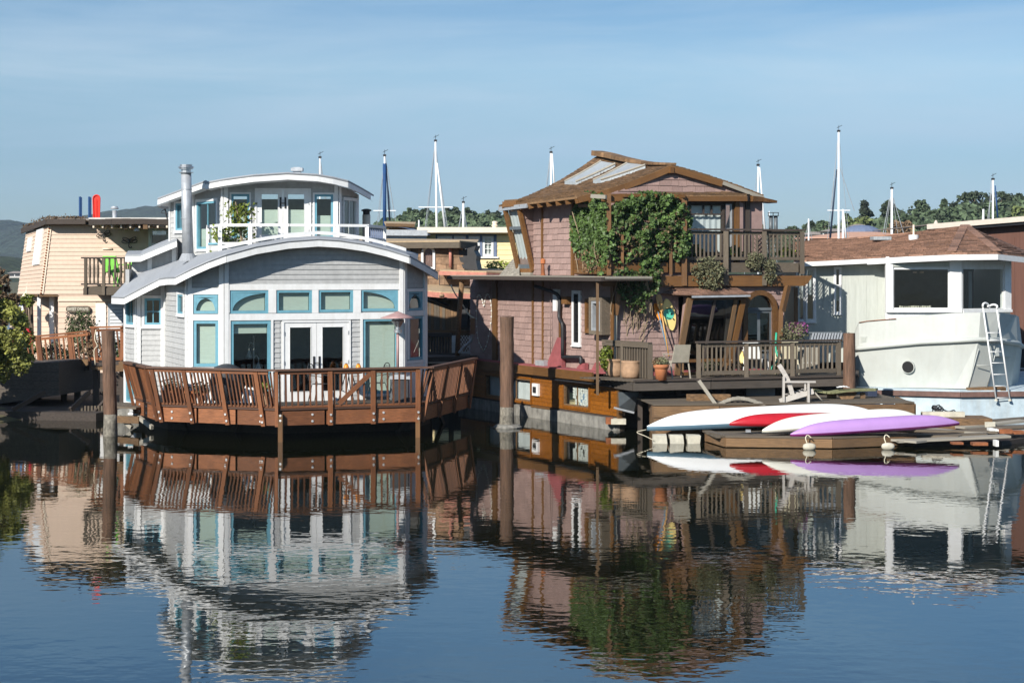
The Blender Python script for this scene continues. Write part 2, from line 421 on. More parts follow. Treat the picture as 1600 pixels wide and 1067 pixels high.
class Wall:
    def __init__(s, a, b, world_xy=False):
        A = V((a[0], a[1], 0)) if world_xy else XY(*a); B = V((b[0], b[1], 0)) if world_xy else XY(*b)
        s.o = A; s.u = (B - A).normalized(); s.n = V((s.u.y, -s.u.x, 0)); s.len = (B - A).length
    def uv(s, px, py):
        d = V(((px - HX) / F, 1, -(py - HY) / F)); c = V((0, 0, CAMH))
        t = s.n.dot(s.o - c) / s.n.dot(d); p = c + d * t - s.o
        return (p.dot(s.u), p.z)
    def P(s, u, v, n=0): return s.o + s.u * u + s.n * n + V((0, 0, v))
    def pl(s, pts): return [s.uv(*p) for p in pts]
    def rect(s, x0, y0, x1, y1):
        ym = (y0 + y1) / 2
        u0 = s.uv(x0, ym)[0]; u1 = s.uv(x1, ym)[0]; xm = (x0 + x1) / 2
        return (u0, s.uv(xm, y1)[1], u1, s.uv(xm, y0)[1])
    def panel(s, name, m, parent, poly, n0, n1):
        return MB().prism([s.P(u, v, n0) for u, v in poly], s.n * (n1 - n0)).obj(name, m, parent)
    def trim(s, name, m, parent, r, n0, n1):
        u0, v0, u1, v1 = r
        c = s.P((u0 + u1) / 2, (v0 + v1) / 2, (n0 + n1) / 2)
        if abs(u1 - u0) >= abs(v1 - v0):
            ax, up, L, h = s.u, V((0, 0, 1)), abs(u1 - u0), abs(v1 - v0)
        else:
            ax, up, L, h = V((0, 0, 1)), s.u, abs(v1 - v0), abs(u1 - u0)
        return beam(name, m, parent, c - ax * L / 2, c + ax * L / 2, abs(n1 - n0), h, up)
    def wbox(s, mb, u0, v0, u1, v1, n0, n1):
        pts = [s.P(u, v, n) for n in (n0, n1) for u, v in ((u0, v0), (u1, v0), (u1, v1), (u0, v1))]
        mb.add(pts, [(0, 1, 2, 3), (7, 6, 5, 4), (0, 4, 5, 1), (1, 5, 6, 2), (2, 6, 7, 3), (3, 7, 4, 0)])
    def holes_panel(s, name, m, parent, outline, holes, n0, n1):
        us = sorted({p[0] for p in outline} | {h[0] for h in holes} | {h[2] for h in holes})
        vs2 = sorted({h[1] for h in holes} | {h[3] for h in holes} | {min(p[1] for p in outline), max(p[1] for p in outline)})
        lo, hi = min(p[0] for p in outline), max(p[0] for p in outline)
        us = [u for u in us if lo - 1e-6 <= u <= hi + 1e-6]
        mb = MB()
        for i in range(len(us) - 1):
            for j in range(len(vs2) - 1):
                cu, cv = (us[i] + us[i + 1]) / 2, (vs2[j] + vs2[j + 1]) / 2
                if us[i + 1] - us[i] < 1e-5 or vs2[j + 1] - vs2[j] < 1e-5: continue
                if any(h[0] < cu < h[2] and h[1] < cv < h[3] for h in holes): continue
                q = clip_rect(outline, us[i], vs2[j], us[i + 1], vs2[j + 1])
                if q: mb.prism([s.P(u, v, n0) for u, v in q], s.n * (n1 - n0))
        return mb.obj(name, m, parent)
    def rows(s, outline, holes, h, v_start=None, brk=None, jit=0.0, gap=0.0):
        """polygons of lapped boards / shingles"""
        v0 = min(p[1] for p in outline) if v_start is None else v_start; vt = max(p[1] for p in outline)
        lo, hi = min(p[0] for p in outline), max(p[0] for p in outline)
        out = []; v = v0
        while v < vt - 0.01:
            a, b = v, min(v + h, vt)
            iv = [(lo, hi)]
            for hh in holes:
                if min(b, hh[3]) - max(a, hh[1]) > 0.25 * h:
                    nv = []
                    for p, q in iv:
                        if hh[0] >= q or hh[2] <= p: nv.append((p, q)); continue
                        if hh[0] > p: nv.append((p, hh[0]))
                        if hh[2] < q: nv.append((hh[2], q))
                    iv = nv
            for p, q in iv:
                if q - p < 0.02: continue
                cuts = [p]
                if brk:
                    x = p + random.uniform(0.3, 1) * brk[1]
                    while x < q - brk[0] * 0.5: cuts.append(x); x += random.uniform(*brk)
                cuts.append(q)
                for k in range(len(cuts) - 1):
                    j = random.uniform(-jit, jit)
                    r = clip_rect(outline, cuts[k] + gap * (k > 0), a + j, cuts[k + 1], b + 0.012)
                    if r: out.append((r, a + j, b + 0.012))
            v += h
        return out
    def piece(s, r, a, b, n0, t0, t1):
        """a lapped board: thickness t1 at the butt, t0 at the head"""
        n = len(r); back = [s.P(u, v, n0) for u, v in r]
        front = [s.P(u, v, n0 + t0 + (t1 - t0) * (1 - (v - a) / max(b - a, 1e-6))) for u, v in r]
        f = [tuple(range(n, 2 * n)), tuple(reversed(range(n)))] + [((i + 1) % n, (i + 1) % n + n, i + n, i) for i in range(n)]
        return back + front, f
    def siding(s, parent, m, outline, holes, h, n0=0.0, name='siding_board', v_start=None):
        for r, a, b in s.rows(outline, holes, h, v_start):
            v, f = s.piece(r, a, b, n0, 0.006, 0.026)
            mesh(name, v, f, m, parent)
class Pieces:
    """alike pieces: the nearest 'limit' ones become parts, the rest one part"""
    def __init__(s, name, rest, m, limit=290): s.name, s.rest, s.m, s.limit, s.L = name, rest, m, limit, []
    def add(s, v, f): s.L.append((v, f))
    def shingle(s, wall, outline, holes, h, brk=(0.13, 0.3), n0=0.0, jit=0.008, v_start=None):
        for r, a, b in wall.rows(outline, holes, h, v_start, brk, jit, 0.007):
            k = random.uniform(0, 0.006)
            s.add(*wall.piece(r, a, b, n0, 0.004, 0.022 + k))
    def flush(s, parent):
        def key(p):
            c = sum(p[0], V((0, 0, 0))) / len(p[0]); ext = max((q - c).length for q in p[0]); return c.length / max(ext, 0.05)
        s.L.sort(key=key)
        for v, f in s.L[:s.limit]: mesh(s.name, v, f, s.m, parent)
        mb = MB()
        for v, f in s.L[s.limit:]: mb.add(v, f)
        if mb.v: mb.obj(s.rest, s.m, parent, kind='stuff')
def window(parent, wall, r, trim='white_paint', frame='teal_paint', tw=0.09, fw=0.06, nx=1, ny=1, blind=None, blind_m='blind', pane='glass',
           arch=None, name='window', n0=0.0, out=0.045, sill=True, room='interior', depth=0.5):
    """r: opening incl. frame. part 'window' (casing) > frame, pane, muntin, blind"""
    u0, v0, u1, v1 = r; mb = MB()
    if tw:
        for a in ((u0 - tw, v0 - tw, u0, v1 + tw), (u1, v0 - tw, u1 + tw, v1 + tw), (u0, v1, u1, v1 + tw), (u0, v0 - tw, u1, v0)):
            wall.wbox(mb, *a, n0 - 0.02, n0 + out)
        if sill: wall.wbox(mb, u0 - tw - 0.02, v0 - tw - 0.025, u1 + tw + 0.02, v0 - tw, n0 - 0.02, n0 + out + 0.03)
        w = mb.obj(name, trim, parent)
    fr = MB(); f0, f1 = n0 - 0.05, n0 + out - 0.018
    for a in ((u0, v0, u0 + fw, v1), (u1 - fw, v0, u1, v1), (u0 + fw, v1 - fw, u1 - fw, v1), (u0 + fw, v0, u1 - fw, v0 + fw)):
        wall.wbox(fr, *a, f0, f1)
    a0, b0, a1, b1 = u0 + fw, v0 + fw, u1 - fw, v1 - fw
    if arch:
        # arched head cut in the frame board: 'full' or 'left'/'right' quarter
        cu = (a0 + a1) / 2 if arch == 'full' else (a1 if arch == 'left' else a0)
        ru = (a1 - a0) / (2 if arch == 'full' else 1); rv = (b1 - b0) * (0.92 if arch == 'full' else 0.96)
        N = 10
        def curve(t): return (cu + math.cos(t) * ru, b0 + math.sin(t) * rv)
        spans = []
        if arch in ('full', 'right'): spans.append((0, math.pi / 2, (a1, b1)))
        if arch in ('full', 'left'): spans.append((math.pi / 2, math.pi, (a0, b1)))
        for t0, t1, cn in spans:
            for k in range(N):
                p, q = curve(t0 + (t1 - t0) * k / N), curve(t0 + (t1 - t0) * (k + 1) / N)
                fr.prism([wall.P(*p, f0), wall.P(*q, f0), wall.P(*cn, f0)], wall.n * (f1 - f0 - 0.004))
    if tw: wf = fr.obj('frame', frame, w)
    else:
        w = fr.obj(name, frame, parent)
    g = MB(); g.add([wall.P(a0, b0, n0 - 0.02), wall.P(a1, b0, n0 - 0.02), wall.P(a1, b1, n0 - 0.02), wall.P(a0, b1, n0 - 0.02)], [(0, 1, 2, 3)])
    g.obj('pane', pane, w)
    if nx > 1 or ny > 1:
        for i in range(1, nx):
            u = a0 + (a1 - a0) * i / nx; wall.trim('muntin', frame, w, (u - 0.012, b0, u + 0.012, b1), n0 - 0.03, n0 + 0.005)
        for j in range(1, ny):
            v = b0 + (b1 - b0) * j / ny; wall.trim('muntin', frame, w, (a0, v - 0.012, a1, v + 0.012), n0 - 0.028, n0 + 0.007)
    if blind:
        f_lo, f_hi = blind   # fractions of the height covered
        q = MB(); bu0, bu1 = a0 + 0.004, a1 - 0.004; y0, y1 = b0 + (b1 - b0) * f_lo, b0 + (b1 - b0) * f_hi
        NF = 12 if blind_m != 'blind' else 4
        for k in range(NF + 1):
            u = bu0 + (bu1 - bu0) * k / NF; dn = -0.085 - (0.02 if (k % 2 and blind_m != 'blind') else 0)
            q.v += [wall.P(u, y0, n0 + dn), wall.P(u, y1, n0 + dn)]
        for k in range(NF): q.f.append((2 * k, 2 * k + 2, 2 * k + 3, 2 * k + 1))
        q.obj('blind' if blind_m == 'blind' else 'curtain', blind_m, w)
    return w
def leaf_mesh(name, m, parent, pts, size, nrm=None, spread=1.0, kind=None, flat=False):
    """pts: leaf places; each leaf a folded four-cornered blade"""
    v = []; f = []
    for p in pts:
        d = V((random.gauss(0, 1), random.gauss(0, 1), random.gauss(0, 1)))
        if nrm is not None: d = d * spread + V(nrm) * 1.2
        d.normalize(); a = d.orthogonal().normalized(); a = Matrix.Rotation(random.uniform(0, 6.28), 3, d) @ a; b = d.cross(a)
        s = size * random.uniform(0.6, 1.35); k = len(v); p = V(p)
        v += [p - a * s * 0.5, p + b * s * 0.36 + d * s * 0.1, p + a * s * 0.5, p - b * s * 0.36 + d * s * 0.1]
        f += [(k, k + 1, k + 2), (k, k + 2, k + 3)]
    return mesh(name, v, f, m, parent, kind=kind)
def patch(p00, p10, p11, p01, sag=0.0, curl=0.0):
    """bilinear roof patch: s along the eave, t up the slope"""
    p00, p10, p11, p01 = map(V, (p00, p10, p11, p01))
    def S(s, t):
        p = p00 * (1 - s) * (1 - t) + p10 * s * (1 - t) + p11 * s * t + p01 * (1 - s) * t
        p.z -= sag * 4 * t * (1 - t)
        return p
    return S
def tiles(S, rows, width, pc, thick=0.03, lap=1.35, jit=0.15):
    """small overlapping shingles on the surface S(s,t); pc(v,f) receives each"""
    for r in range(rows):
        t0, t1 = r / rows, min(1.0, (r + lap) / rows)
        L = (S(1, t0) - S(0, t0)).length
        s = -random.random() * width / L
        while s < 1:
            w = random.uniform(0.7, 1.3) * width / L; a, b = max(0, s), min(1, s + w - 0.006 / L); s += w
            if b - a < 0.002: continue
            j = random.uniform(-jit, jit) / rows
            q = [S(a, max(0, t0 + j * (r > 0))), S(b, max(0, t0 + j * (r > 0))), S(b, t1), S(a, t1)]
            nn = (q[1] - q[0]).cross(q[3] - q[0]).normalized()
            if nn.z < 0: nn = -nn
            h = thick * random.uniform(0.7, 1.3)
            top = [q[0] + nn * (h + 0.012), q[1] + nn * (h + 0.012), q[2] + nn * 0.012, q[3] + nn * 0.012]
            bot = [q[0] + nn * 0.002, q[1] + nn * 0.002, q[2] + nn * 0.002, q[3] + nn * 0.002]
            pc(bot + top, [(4, 5, 6, 7), (0, 1, 5, 4), (1, 2, 6, 5), (3, 0, 4, 7)])
def slab(S, n=10, m=6, th=0.06):
    mb = MB(); g = [[S(i / n, j / m) for i in range(n + 1)] for j in range(m + 1)]
    for j in range(m):
        for i in range(n):
            a, b, c, d = g[j][i], g[j][i + 1], g[j + 1][i + 1], g[j + 1][i]
            mb.add([a, b, c, d], [(0, 1, 2, 3)])
            dn = V((0, 0, -th)); mb.add([a + dn, b + dn, c + dn, d + dn], [(3, 2, 1, 0)])
    dn = V((0, 0, -th))
    def edge(L):
        for i in range(len(L) - 1): mb.add([L[i], L[i + 1], L[i + 1] + dn, L[i] + dn], [(0, 1, 2, 3)])
    edge(g[0]); edge(g[-1]); edge([r[0] for r in g]); edge([r[-1] for r in g])
    return mb
# ================================================================= SETTING: water, land, hills
def water_material():
    m = bpy.data.materials.new('water'); m.use_nodes = True
    n = m.node_tree; N = n.nodes; L = n.links; b = N['Principled BSDF']
    b.inputs['Base Color'].default_value = (0.006, 0.007, 0.003, 1)
    b.inputs['Roughness'].default_value = 0.018
    b.inputs['IOR'].default_value = 1.72
    b.inputs['Specular IOR Level'].default_value = 0.5
    g = N.new('ShaderNodeNewGeometry')
    def noise_(scale, st, detail, rot=0.0):
        mp = N.new('ShaderNodeMapping'); mp.inputs['Scale'].default_value = st; mp.inputs['Rotation'].default_value = (0, 0, rot)
        L.new(g.outputs['Position'], mp.inputs['Vector'])
        z = N.new('ShaderNodeTexNoise'); z.inputs['Scale'].default_value = scale; z.inputs['Detail'].default_value = detail
        z.inputs['Roughness'].default_value = 0.5
        L.new(mp.outputs[0], z.inputs['Vector']); return z.outputs['Fac']
    def math_(op, a, b2):
        q = N.new('ShaderNodeMath'); q.operation = op
        for i, x in enumerate((a, b2)):
            if isinstance(x, float): q.inputs[i].default_value = x
            else: L.new(x, q.inputs[i])
        return q.outputs[0]
    fine = noise_(3.2, (1.0, 1.1, 1), 1.5, R(8))
    tiny = noise_(7.0, (1.0, 1.1, 1), 1.0, R(-5))
    mid = noise_(1.5, (0.7, 1.7, 1), 1.5, R(-12))
    swell = noise_(0.35, (0.7, 1.5, 1), 1.0, R(20))
    gust = noise_(0.09, (0.8, 1.6, 1), 2.0)
    gr = N.new('ShaderNodeMapRange'); L.new(gust, gr.inputs['Value'])
    gr.inputs['From Min'].default_value = 0.35; gr.inputs['From Max'].default_value = 0.65
    gr.inputs['To Min'].default_value = 0.65; gr.inputs['To Max'].default_value = 1.25
    # the water lies calmer in the lee of the houses
    sp = N.new('ShaderNodeSeparateXYZ'); L.new(g.outputs['Position'], sp.inputs[0])
    lee = N.new('ShaderNodeMapRange'); L.new(sp.outputs['Y'], lee.inputs['Value'])
    lee.inputs['From Min'].default_value = 22; lee.inputs['From Max'].default_value = 38
    lee.inputs['To Min'].default_value = 1.0; lee.inputs['To Max'].default_value = 0.50
    h = math_('ADD', math_('ADD', math_('MULTIPLY', fine, 0.0022), math_('MULTIPLY', tiny, 0.0009)), math_('MULTIPLY', mid, 0.0022))
    h = math_('ADD', h, math_('MULTIPLY', swell, 0.004))
    h = math_('MULTIPLY', h, math_('MULTIPLY', gr.outputs[0], lee.outputs[0]))
    bp = N.new('ShaderNodeBump'); bp.inputs['Strength'].default_value = 1.0; bp.inputs['Distance'].default_value = 1.0
    L.new(h, bp.inputs['Height']); L.new(bp.outputs[0], b.inputs['Normal'])
    M['water'] = m
water_material()
tag(mesh('water', [(-160, -30, 0), (160, -30, 0), (160, 130, 0), (-160, 130, 0)], [(0, 1, 2, 3)], 'water'), kind='structure')
# land behind the marina, one sheet to the horizon
gv = []; gf = []
xs = [-2600 + 5200 * i / 40 for i in range(41)]; ys = [118, 150, 200, 300, 500, 900, 1600, 2600, 4000]
for y in ys:
    for x in xs: gv.append((x, y, -0.6 if y == 118 else 0.5))
for j in range(len(ys) - 1):
    for i in range(40): a = j * 41 + i; gf.append((a, a + 1, a + 42, a + 41))
tag(mesh('shore_ground', gv, gf, 'ground'), kind='structure')
tag(mesh('bay_floor', [(-200, -40, -2.2), (200, -40, -2.2), (200, 135, -2.2), (-200, 135, -2.2)], [(0, 1, 2, 3)], 'mud'), kind='structure')

def interp(tbl, x):
    if x <= tbl[0][0]: return tbl[0][1]
    for (a, ya), (b, yb) in zip(tbl, tbl[1:]):
        if x <= b: 
            t = (x - a) / (b - a); return ya + (yb - ya) * t
    return tbl[-1][1]
def hill(name, Y0, depth, tbl, px0, px1, m, nx=90, ny=14, bumpy=0.06, seed=0):
    """tbl: (px, py) skyline; a mound whose crest lies depth/2 behind Y0"""
    v = []; f = []; Yc = Y0 + depth * 0.5
    for j in range(ny + 1):
        t = j / ny; Y = Y0 + depth * t
        for i in range(nx + 1):
            px = px0 + (px1 - px0) * i / nx
            top = Z(interp(tbl, px), Yc)
            prof = math.sin(math.pi * min(1, t * 1.0)) ** 0.8
            x = X(px, Yc)
            if depth > 400: top += 3.2 * abs(noise.noise(V((px * .11, 7, seed)))) + 1.6 * noise.noise(V((px * .35, 2, seed)))
            z = 0.4 + (top - 0.4) * prof * (1 + bumpy * noise.noise(V((x * 6 / depth, Y * 6 / depth, seed))) * (0 if abs(t - .5) < .04 else 1))
            v.append((x, Y, z))
    for j in range(ny):
        for i in range(nx): a = j * (nx + 1) + i; f.append((a, a + 1, a + nx + 2, a + nx + 1))
    o = mesh(name, v, f, m, smooth=True); return tag(o, kind='structure')
mat('far_forest', (0.030, 0.046, 0.030), 1.0, 0.7, 9.0, 0.11, dirt=0.4, dirtcol=(0.10, 0.09, 0.05))
mat('near_forest', (0.040, 0.055, 0.024), 1.0, 0.5, 2.0, 0.3)
LEFT_TBL = [(-700, 368), (-250, 362), (-120, 366), (0, 357), (14, 350), (30, 347.5), (42, 352), (60, 358), (100, 352), (150, 343), (182, 337.5), (198, 334), (215, 336), (235, 332), (260, 329), (330, 322), (420, 335), (520, 352), (640, 372), (900, 398)]
hill('distant_hill', 1500, 900, LEFT_TBL, -900, 900, 'far_forest', nx=700, ny=24)
MID_TBL = [(380, 390), (560, 356), (640, 349), (720, 346), (790, 356), (900, 372), (1000, 385)]
hill('near_slope', 430, 160, [(-900, 372), (-100, 392), (0, 400), (30, 408), (60, 420), (120, 440), (200, 450)], -900, 200, 'near_forest', nx=60)
hill('wooded_hill', 230, 130, MID_TBL, 380, 1000, 'near_forest')
RIGHT_TBL = [(1050, 385), (1180, 366), (1260, 368), (1330, 362), (1420, 352), (1500, 336), (1600, 330), (1800, 322), (2100, 350)]
hill('hillside', 240, 140, RIGHT_TBL, 1050, 2100, 'near_forest')

def far_tree(px, base_py, top_py, w_px, Y, label, m='leaf_far', form='round', n=900, group=None, name='tree', leaf=0.55):
    bx, bz, tz = X(px, Y), Z(base_py, Y), Z(top_py, Y); w = w_px * Y / F; H = tz - bz
    t = thing(name, label, 'tree', (bx, Y, bz), group)
    tr = MB(); tr.tube([(bx, Y, bz - 0.3), (bx + random.uniform(-.1, .1) * w, Y, bz + H * 0.45), (bx, Y, bz + H * 0.85)], [0.05 * w + 0.1, 0.035 * w + 0.07, 0.04], 6)
    for k in range(5):
        a = random.uniform(0, 6.28); z0 = bz + H * random.uniform(0.3, 0.65)
        tr.tube([(bx, Y, z0), (bx + math.cos(a) * w * 0.35, Y + math.sin(a) * w * 0.3, z0 + H * 0.18)], [0.025 * w + 0.04, 0.02], 5)
    tr.obj('trunk', 'bark', t)
    clumps = []; K = 16 if form != 'pine' else 20
    for k in range(K):
        a = random.uniform(0, 6.28)
        if form == 'pine':
            h = random.uniform(0.12, 0.97); rr = (1.02 - h) * 0.5 * w * random.uniform(0.5, 1.0)
        elif form == 'tall':
            h = random.uniform(0.15, 0.95); rr = 0.33 * w * math.sin(math.pi * min(1, h * 0.9 + 0.1)) * random.uniform(0.3, 1.1)
        else:
            h = random.uniform(0.18, 0.88); rr = 0.40 * w * math.sqrt(max(0, 1 - ((h - 0.5) / 0.55) ** 2)) * random.uniform(0.4, 1)
        s = (0.17 if form != 'pine' else 0.12) * w * random.uniform(0.7, 1.3)
        clumps.append((V((bx + math.cos(a) * rr, Y + math.sin(a) * rr, bz + H * h)), s))
    clumps.append((V((bx, Y, tz - 0.1 * w)), 0.10 * w))
    pts = []
    for k in range(n):
        c, s = random.choice(clumps); d = V((random.gauss(0, 1), random.gauss(0, 1), random.gauss(0, 0.8))).normalized() * s * random.uniform(0.55, 1.08)
        pts.append(c + d)
    leaf_mesh('crown', m, t, pts, leaf, nrm=(0, -0.3, 0.6))
    return t
# dense row on the wooded hill, behind the masts
px = 596
kk = 0
while px < 800:
    w = random.uniform(17, 30); top = interp([(590, 348), (612, 338), (640, 324), (668, 326), (682, 332), (705, 323), (716, 320), (728, 323), (745, 330), (765, 329), (780, 334), (800, 338)], px) + random.uniform(-2, 4)
    for row in range(2):
        t_ = top + row * 12 + random.uniform(-1, 3)
        far_tree(px + row * 7, 372 + row * 8, t_, w * 1.25, 262 - row * 14, 'dark green broadleaf tree in the dense wood behind the sailboat masts', form='round', group='trees of the wood behind the masts', n=800, leaf=0.62)
    px += w * 0.62; kk += 1
# right: trees that can be told apart
for (px, b, t_, w, Y, fm, mt, lab) in [
    (1240, 372, 357, 30, 250, 'round', 'leaf_far', 'small dark tree low on the hillside right of the wooden balcony'),
    (1268, 372, 347, 26, 255, 'round', 'leaf_far', 'rounded dark tree beside the short bare mast'),
    (1285, 372, 345, 22, 250, 'round', 'leaf_far', 'rounded dark tree just left of the tall mast'),
    (1322, 371, 335, 26, 250, 'tall', 'leaf_far', 'slim upright tree just right of the tall mast'),
    (1352, 368, 318, 30, 255, 'tall', 'leaf_far', 'tall feathery eucalyptus with pointed top above the domed house'),
    (1341, 370, 342, 60, 240, 'round', 'leaf_far_light', 'yellow-green bushy tree above the terracotta roof'),
    (1388, 368, 314, 34, 250, 'tall', 'leaf_far', 'loose airy eucalyptus behind the white mast'),
    (1405, 366, 330, 30, 246, 'tall', 'leaf_far', 'thin airy tree right of the white mast'),
    (1435, 366, 314, 52, 245, 'round', 'leaf_far', 'wide dark rounded tree above the brown shingle roof'),
    (1475, 362, 312, 26, 245, 'pine', 'leaf_far', 'dark conical pine on the hillside'),
    (1492, 360, 318, 36, 252, 'round', 'leaf_far', 'dark rounded tree right of the conical pine'),
    (1523, 358, 299, 58, 250, 'round', 'leaf_far', 'tallest broad dark tree on the right hillside'),
    (1566, 352, 300, 50, 250, 'round', 'leaf_far', 'broad dark tree just right of the mast with the blue sail'),
    (1592, 352, 303, 40, 248, 'round', 'leaf_far', 'broad dark tree at the right edge of the picture'),
    (1598, 356, 325, 36, 235, 'round', 'leaf_far_light', 'light green tree at the right edge below the dark ones'),
    (1408, 374, 348, 40, 225, 'round', 'leaf_dry', 'bare brown thicket tree behind the white roof vent'),
    (1300, 380, 362, 36, 225, 'round', 'leaf_far', 'low bushy tree beside the hillside houses'),
    (1182, 374, 352, 26, 240, 'round', 'leaf_far', 'small dark tree showing under the curled roof corner')]:
    far_tree(px, b, t_, w, Y, lab, mt, fm, n=1300, leaf=0.6)
def undergrowth(px0, px1, ytab, y1, Y0, n, m, name='undergrowth'):
    pts = []
    for k in range(n):
        x = random.uniform(px0, px1); t = random.random(); yt = interp(ytab, x) + 5 * noise.noise(V((x * .05, 3, 1))); pts.append(W(x, yt + (y1 - yt) * t, Y0 - 18 * t + random.uniform(-3, 3)))
    tag(leaf_mesh(name, m, None, pts, 0.95, nrm=(0, -.3, .6)), kind='stuff')
undergrowth(1225, 1640, [(1225, 366), (1290, 360), (1330, 350), (1420, 338), (1500, 322), (1640, 315)], 384, 243, 9000, 'leaf_far')
undergrowth(590, 800, [(590, 350), (650, 338), (720, 334), (800, 345)], 380, 236, 6000, 'leaf_far')
# small houses on the hillside
def far_house(x0, x1, top, bot, Y, label, wall='far_wall', roof='far_roof', wins=4, hip=5):
    c = XY((x0 + x1) / 2, Y); t = thing('house', label, 'house', (c.x, Y, Z(bot, Y) ))
    w = Wall((x0, Y), (x1, Y)); L = w.len; z0, z1 = Z(bot, Y), Z(top + hip, Y); D = min(8, L)
    MB().box((c.x, Y + D / 2, (z0 + z1) / 2), (L, D, z1 - z0)).obj('wall', wall, t)
    zt = Z(top, Y); e = 0.5; q = [(c.x - L / 2 - e, Y - e, z1), (c.x + L / 2 + e, Y - e, z1), (c.x + L / 2 + e, Y + D + e, z1), (c.x - L / 2 - e, Y + D + e, z1), (c.x - L / 4, Y + D / 2, zt), (c.x + L / 4, Y + D / 2, zt)]
    mesh('roof', q, [(0, 1, 5, 4), (1, 2, 5), (2, 3, 4, 5), (3, 0, 4), (3, 2, 1, 0)], roof, t)
    for k in range(wins):
        u = L * (k + 0.5) / wins; f = w.trim('window', 'white_paint', t, (u - 0.7, z0 + (z1 - z0) * 0.3, u + 0.7, z0 + (z1 - z0) * 0.85), 0.0, 0.08)
        w.trim('pane', 'cover_black', f, (u - 0.55, z0 + (z1 - z0) * 0.36, u + 0.55, z0 + (z1 - z0) * 0.79), 0.081, 0.11)
far_house(1290, 1336, 357, 376, 215, 'white hillside house with a row of windows left of the domed roof', wins=5)
far_house(1262, 1284, 362, 378, 222, 'small white hillside house beside the short bare mast', wins=2)
far_house(1246, 1258, 362, 376, 225, 'tiny pale house just right of the wooden balcony', wins=2)
far_house(1333, 1352, 350, 362, 218, 'brown roofed house peeking out behind the dome', wall='stucco_salmon', wins=2, hip=4)
far_house(14, 32, 424, 434, 400, 'small white house far away left of the cream house', wins=2, hip=3)
# terracotta house with slate dome
t = thing('domed_house', 'salmon roofed round house with a slate grey shallow dome', 'house', XY(1355, 120))
c = W(1355, 372, 120)
MB().lathe((c.x, 122, 0), [(4.4, 0), (4.4, Z(372, 120)), (3.9, Z(371, 120))], 12).obj('wall', 'stucco_salmon', t)
MB().lathe((c.x, 122, 0), [(4.7, Z(373, 120)), (4.6, Z(371.5, 120)), (1.3, Z(362, 120)), (0.6, Z(362, 120))], 16).obj('roof', 'stucco_salmon', t)
zt = Z(362.5, 120); MB().lathe((c.x, 122, 0), [(1.32, zt), (1.32, zt + 0.1), (1.2, zt + 0.2), (0.9, zt + 0.36), (0.5, zt + 0.47), (0.1, zt + 0.5)], 16).obj('dome', 'slate_blue', t, smooth=False)
# ---------------------------------------------------------------- sailboats: masts above the roofs
def sailboat(px, top, Y, label, r=0.09, m='mast_white', lean=0.0, spreader=None, furl=None, stays=(), boom=None, vane=True, base=372, cover=None):
    x = X(px, Y); zt = Z(top, Y); xb = X(px + lean, Y); r *= 0.5
    t = thing('sailboat', label, 'sailboat', (xb, Y, 0))
    hb = MB(); L = 4.2
    prof = [(-1, 0.05), (-.8, .7), (-.3, 1.15), (.3, 1.1), (.8, .75), (1, 0.5)]
    for i, (s, w) in enumerate(prof):
        hb.v += [V((xb - w, Y + s * L, 1.0)), V((xb - w * 0.6, Y + s * L, -0.2)), V((xb + w * 0.6, Y + s * L, -0.2)), V((xb + w, Y + s * L, 1.0))]
        if i: 
            a = (i - 1) * 4; 
            for k in range(4): hb.f.append((a + k, a + (k + 1) % 4, a + 4 + (k + 1) % 4, a + 4 + k))
    hb.f += [(0, 3, 2, 1), (20, 21, 22, 23)]
    hb.obj('hull', 'mast_white', t)
    MB().tube([(xb, Y, 0.9), (x, Y, zt)], [r, r * 0.8], 8).obj('mast', m, t, smooth=True)
    if cover: MB().tube([W(px + lean * 0.7, base, Y) + V((0, -.05, 0)), W(px, cover, Y) + V((0, -.05, 0))], r * 1.7, 8).obj('sail_cover', 'sail_blue', t, smooth=True)
    if spreader:
        for sy, sw in spreader: MB().tube([(x - sw, Y, Z(sy, Y)), (x + sw, Y, Z(sy, Y) )], 0.035, 5).obj('spreader', 'iron' if m != 'mast_white' else m, t)
    if furl:
        (tp, bp_, fm, fr) = furl
        MB().tube([W(tp[0], tp[1], Y), W(bp_[0], bp_[1], Y)], [fr * 0.3, fr * 0.6], 7).obj('furled_sail', fm, t, smooth=True)
    for sx in (-1, 1): MB().tube([(x, Y, zt - 0.1), (x + sx * 1.05, Y + .3, 1.0)], 0.012, 4).obj('shroud', 'galv', t)
    for (a, b) in stays: MB().tube([W(*a, Y), W(*b, Y)], 0.018, 4).obj('stay', 'galv', t)
    if vane:
        mb = MB(); mb.tube([(x, Y, zt), (x, Y, zt + 0.3)], 0.012, 4); mb.tube([(x - 0.1, Y, zt + 0.16), (x + 0.18, Y, zt + 0.3)], 0.012, 4); mb.box((x, Y, zt), (0.16, 0.12, 0.1)); mb.obj('masthead', 'iron', t)
sailboat(500, 246, 95, 'sailboat whose white mast stands behind the curved grey roof', r=0.11, stays=[((500, 246), (512, 330))])
sailboat(601, 243, 95, 'sailboat with dark blue sail on its mast and navy furled jib', r=0.11, cover=256, spreader=[(329.5, 0.6)], furl=((603, 255), (609, 345), 'sail_navy', 0.10), stays=[((601, 245), (592, 345)), ((602, 245), (618, 345))])
sailboat(680.5, 220, 95, 'sailboat with the tall white mast and white furled jib left of the yellow house', r=0.13, lean=4, spreader=[(324, 0.9)], furl=((683, 255), (696, 360), 'mast_white', 0.13), stays=[((680, 222), (668, 325)), ((668, 325), (664, 358)), ((683, 250), (700, 360))])
sailboat(724, 316, 95, 'sailboat with a short thick white mast above the yellow house', r=0.15, stays=[((724, 316), (716, 360)), ((724, 316), (729, 358))])
sailboat(654.5, 344, 105, 'sailboat with a tiny white mast tip before the wood', r=0.10, vane=False)
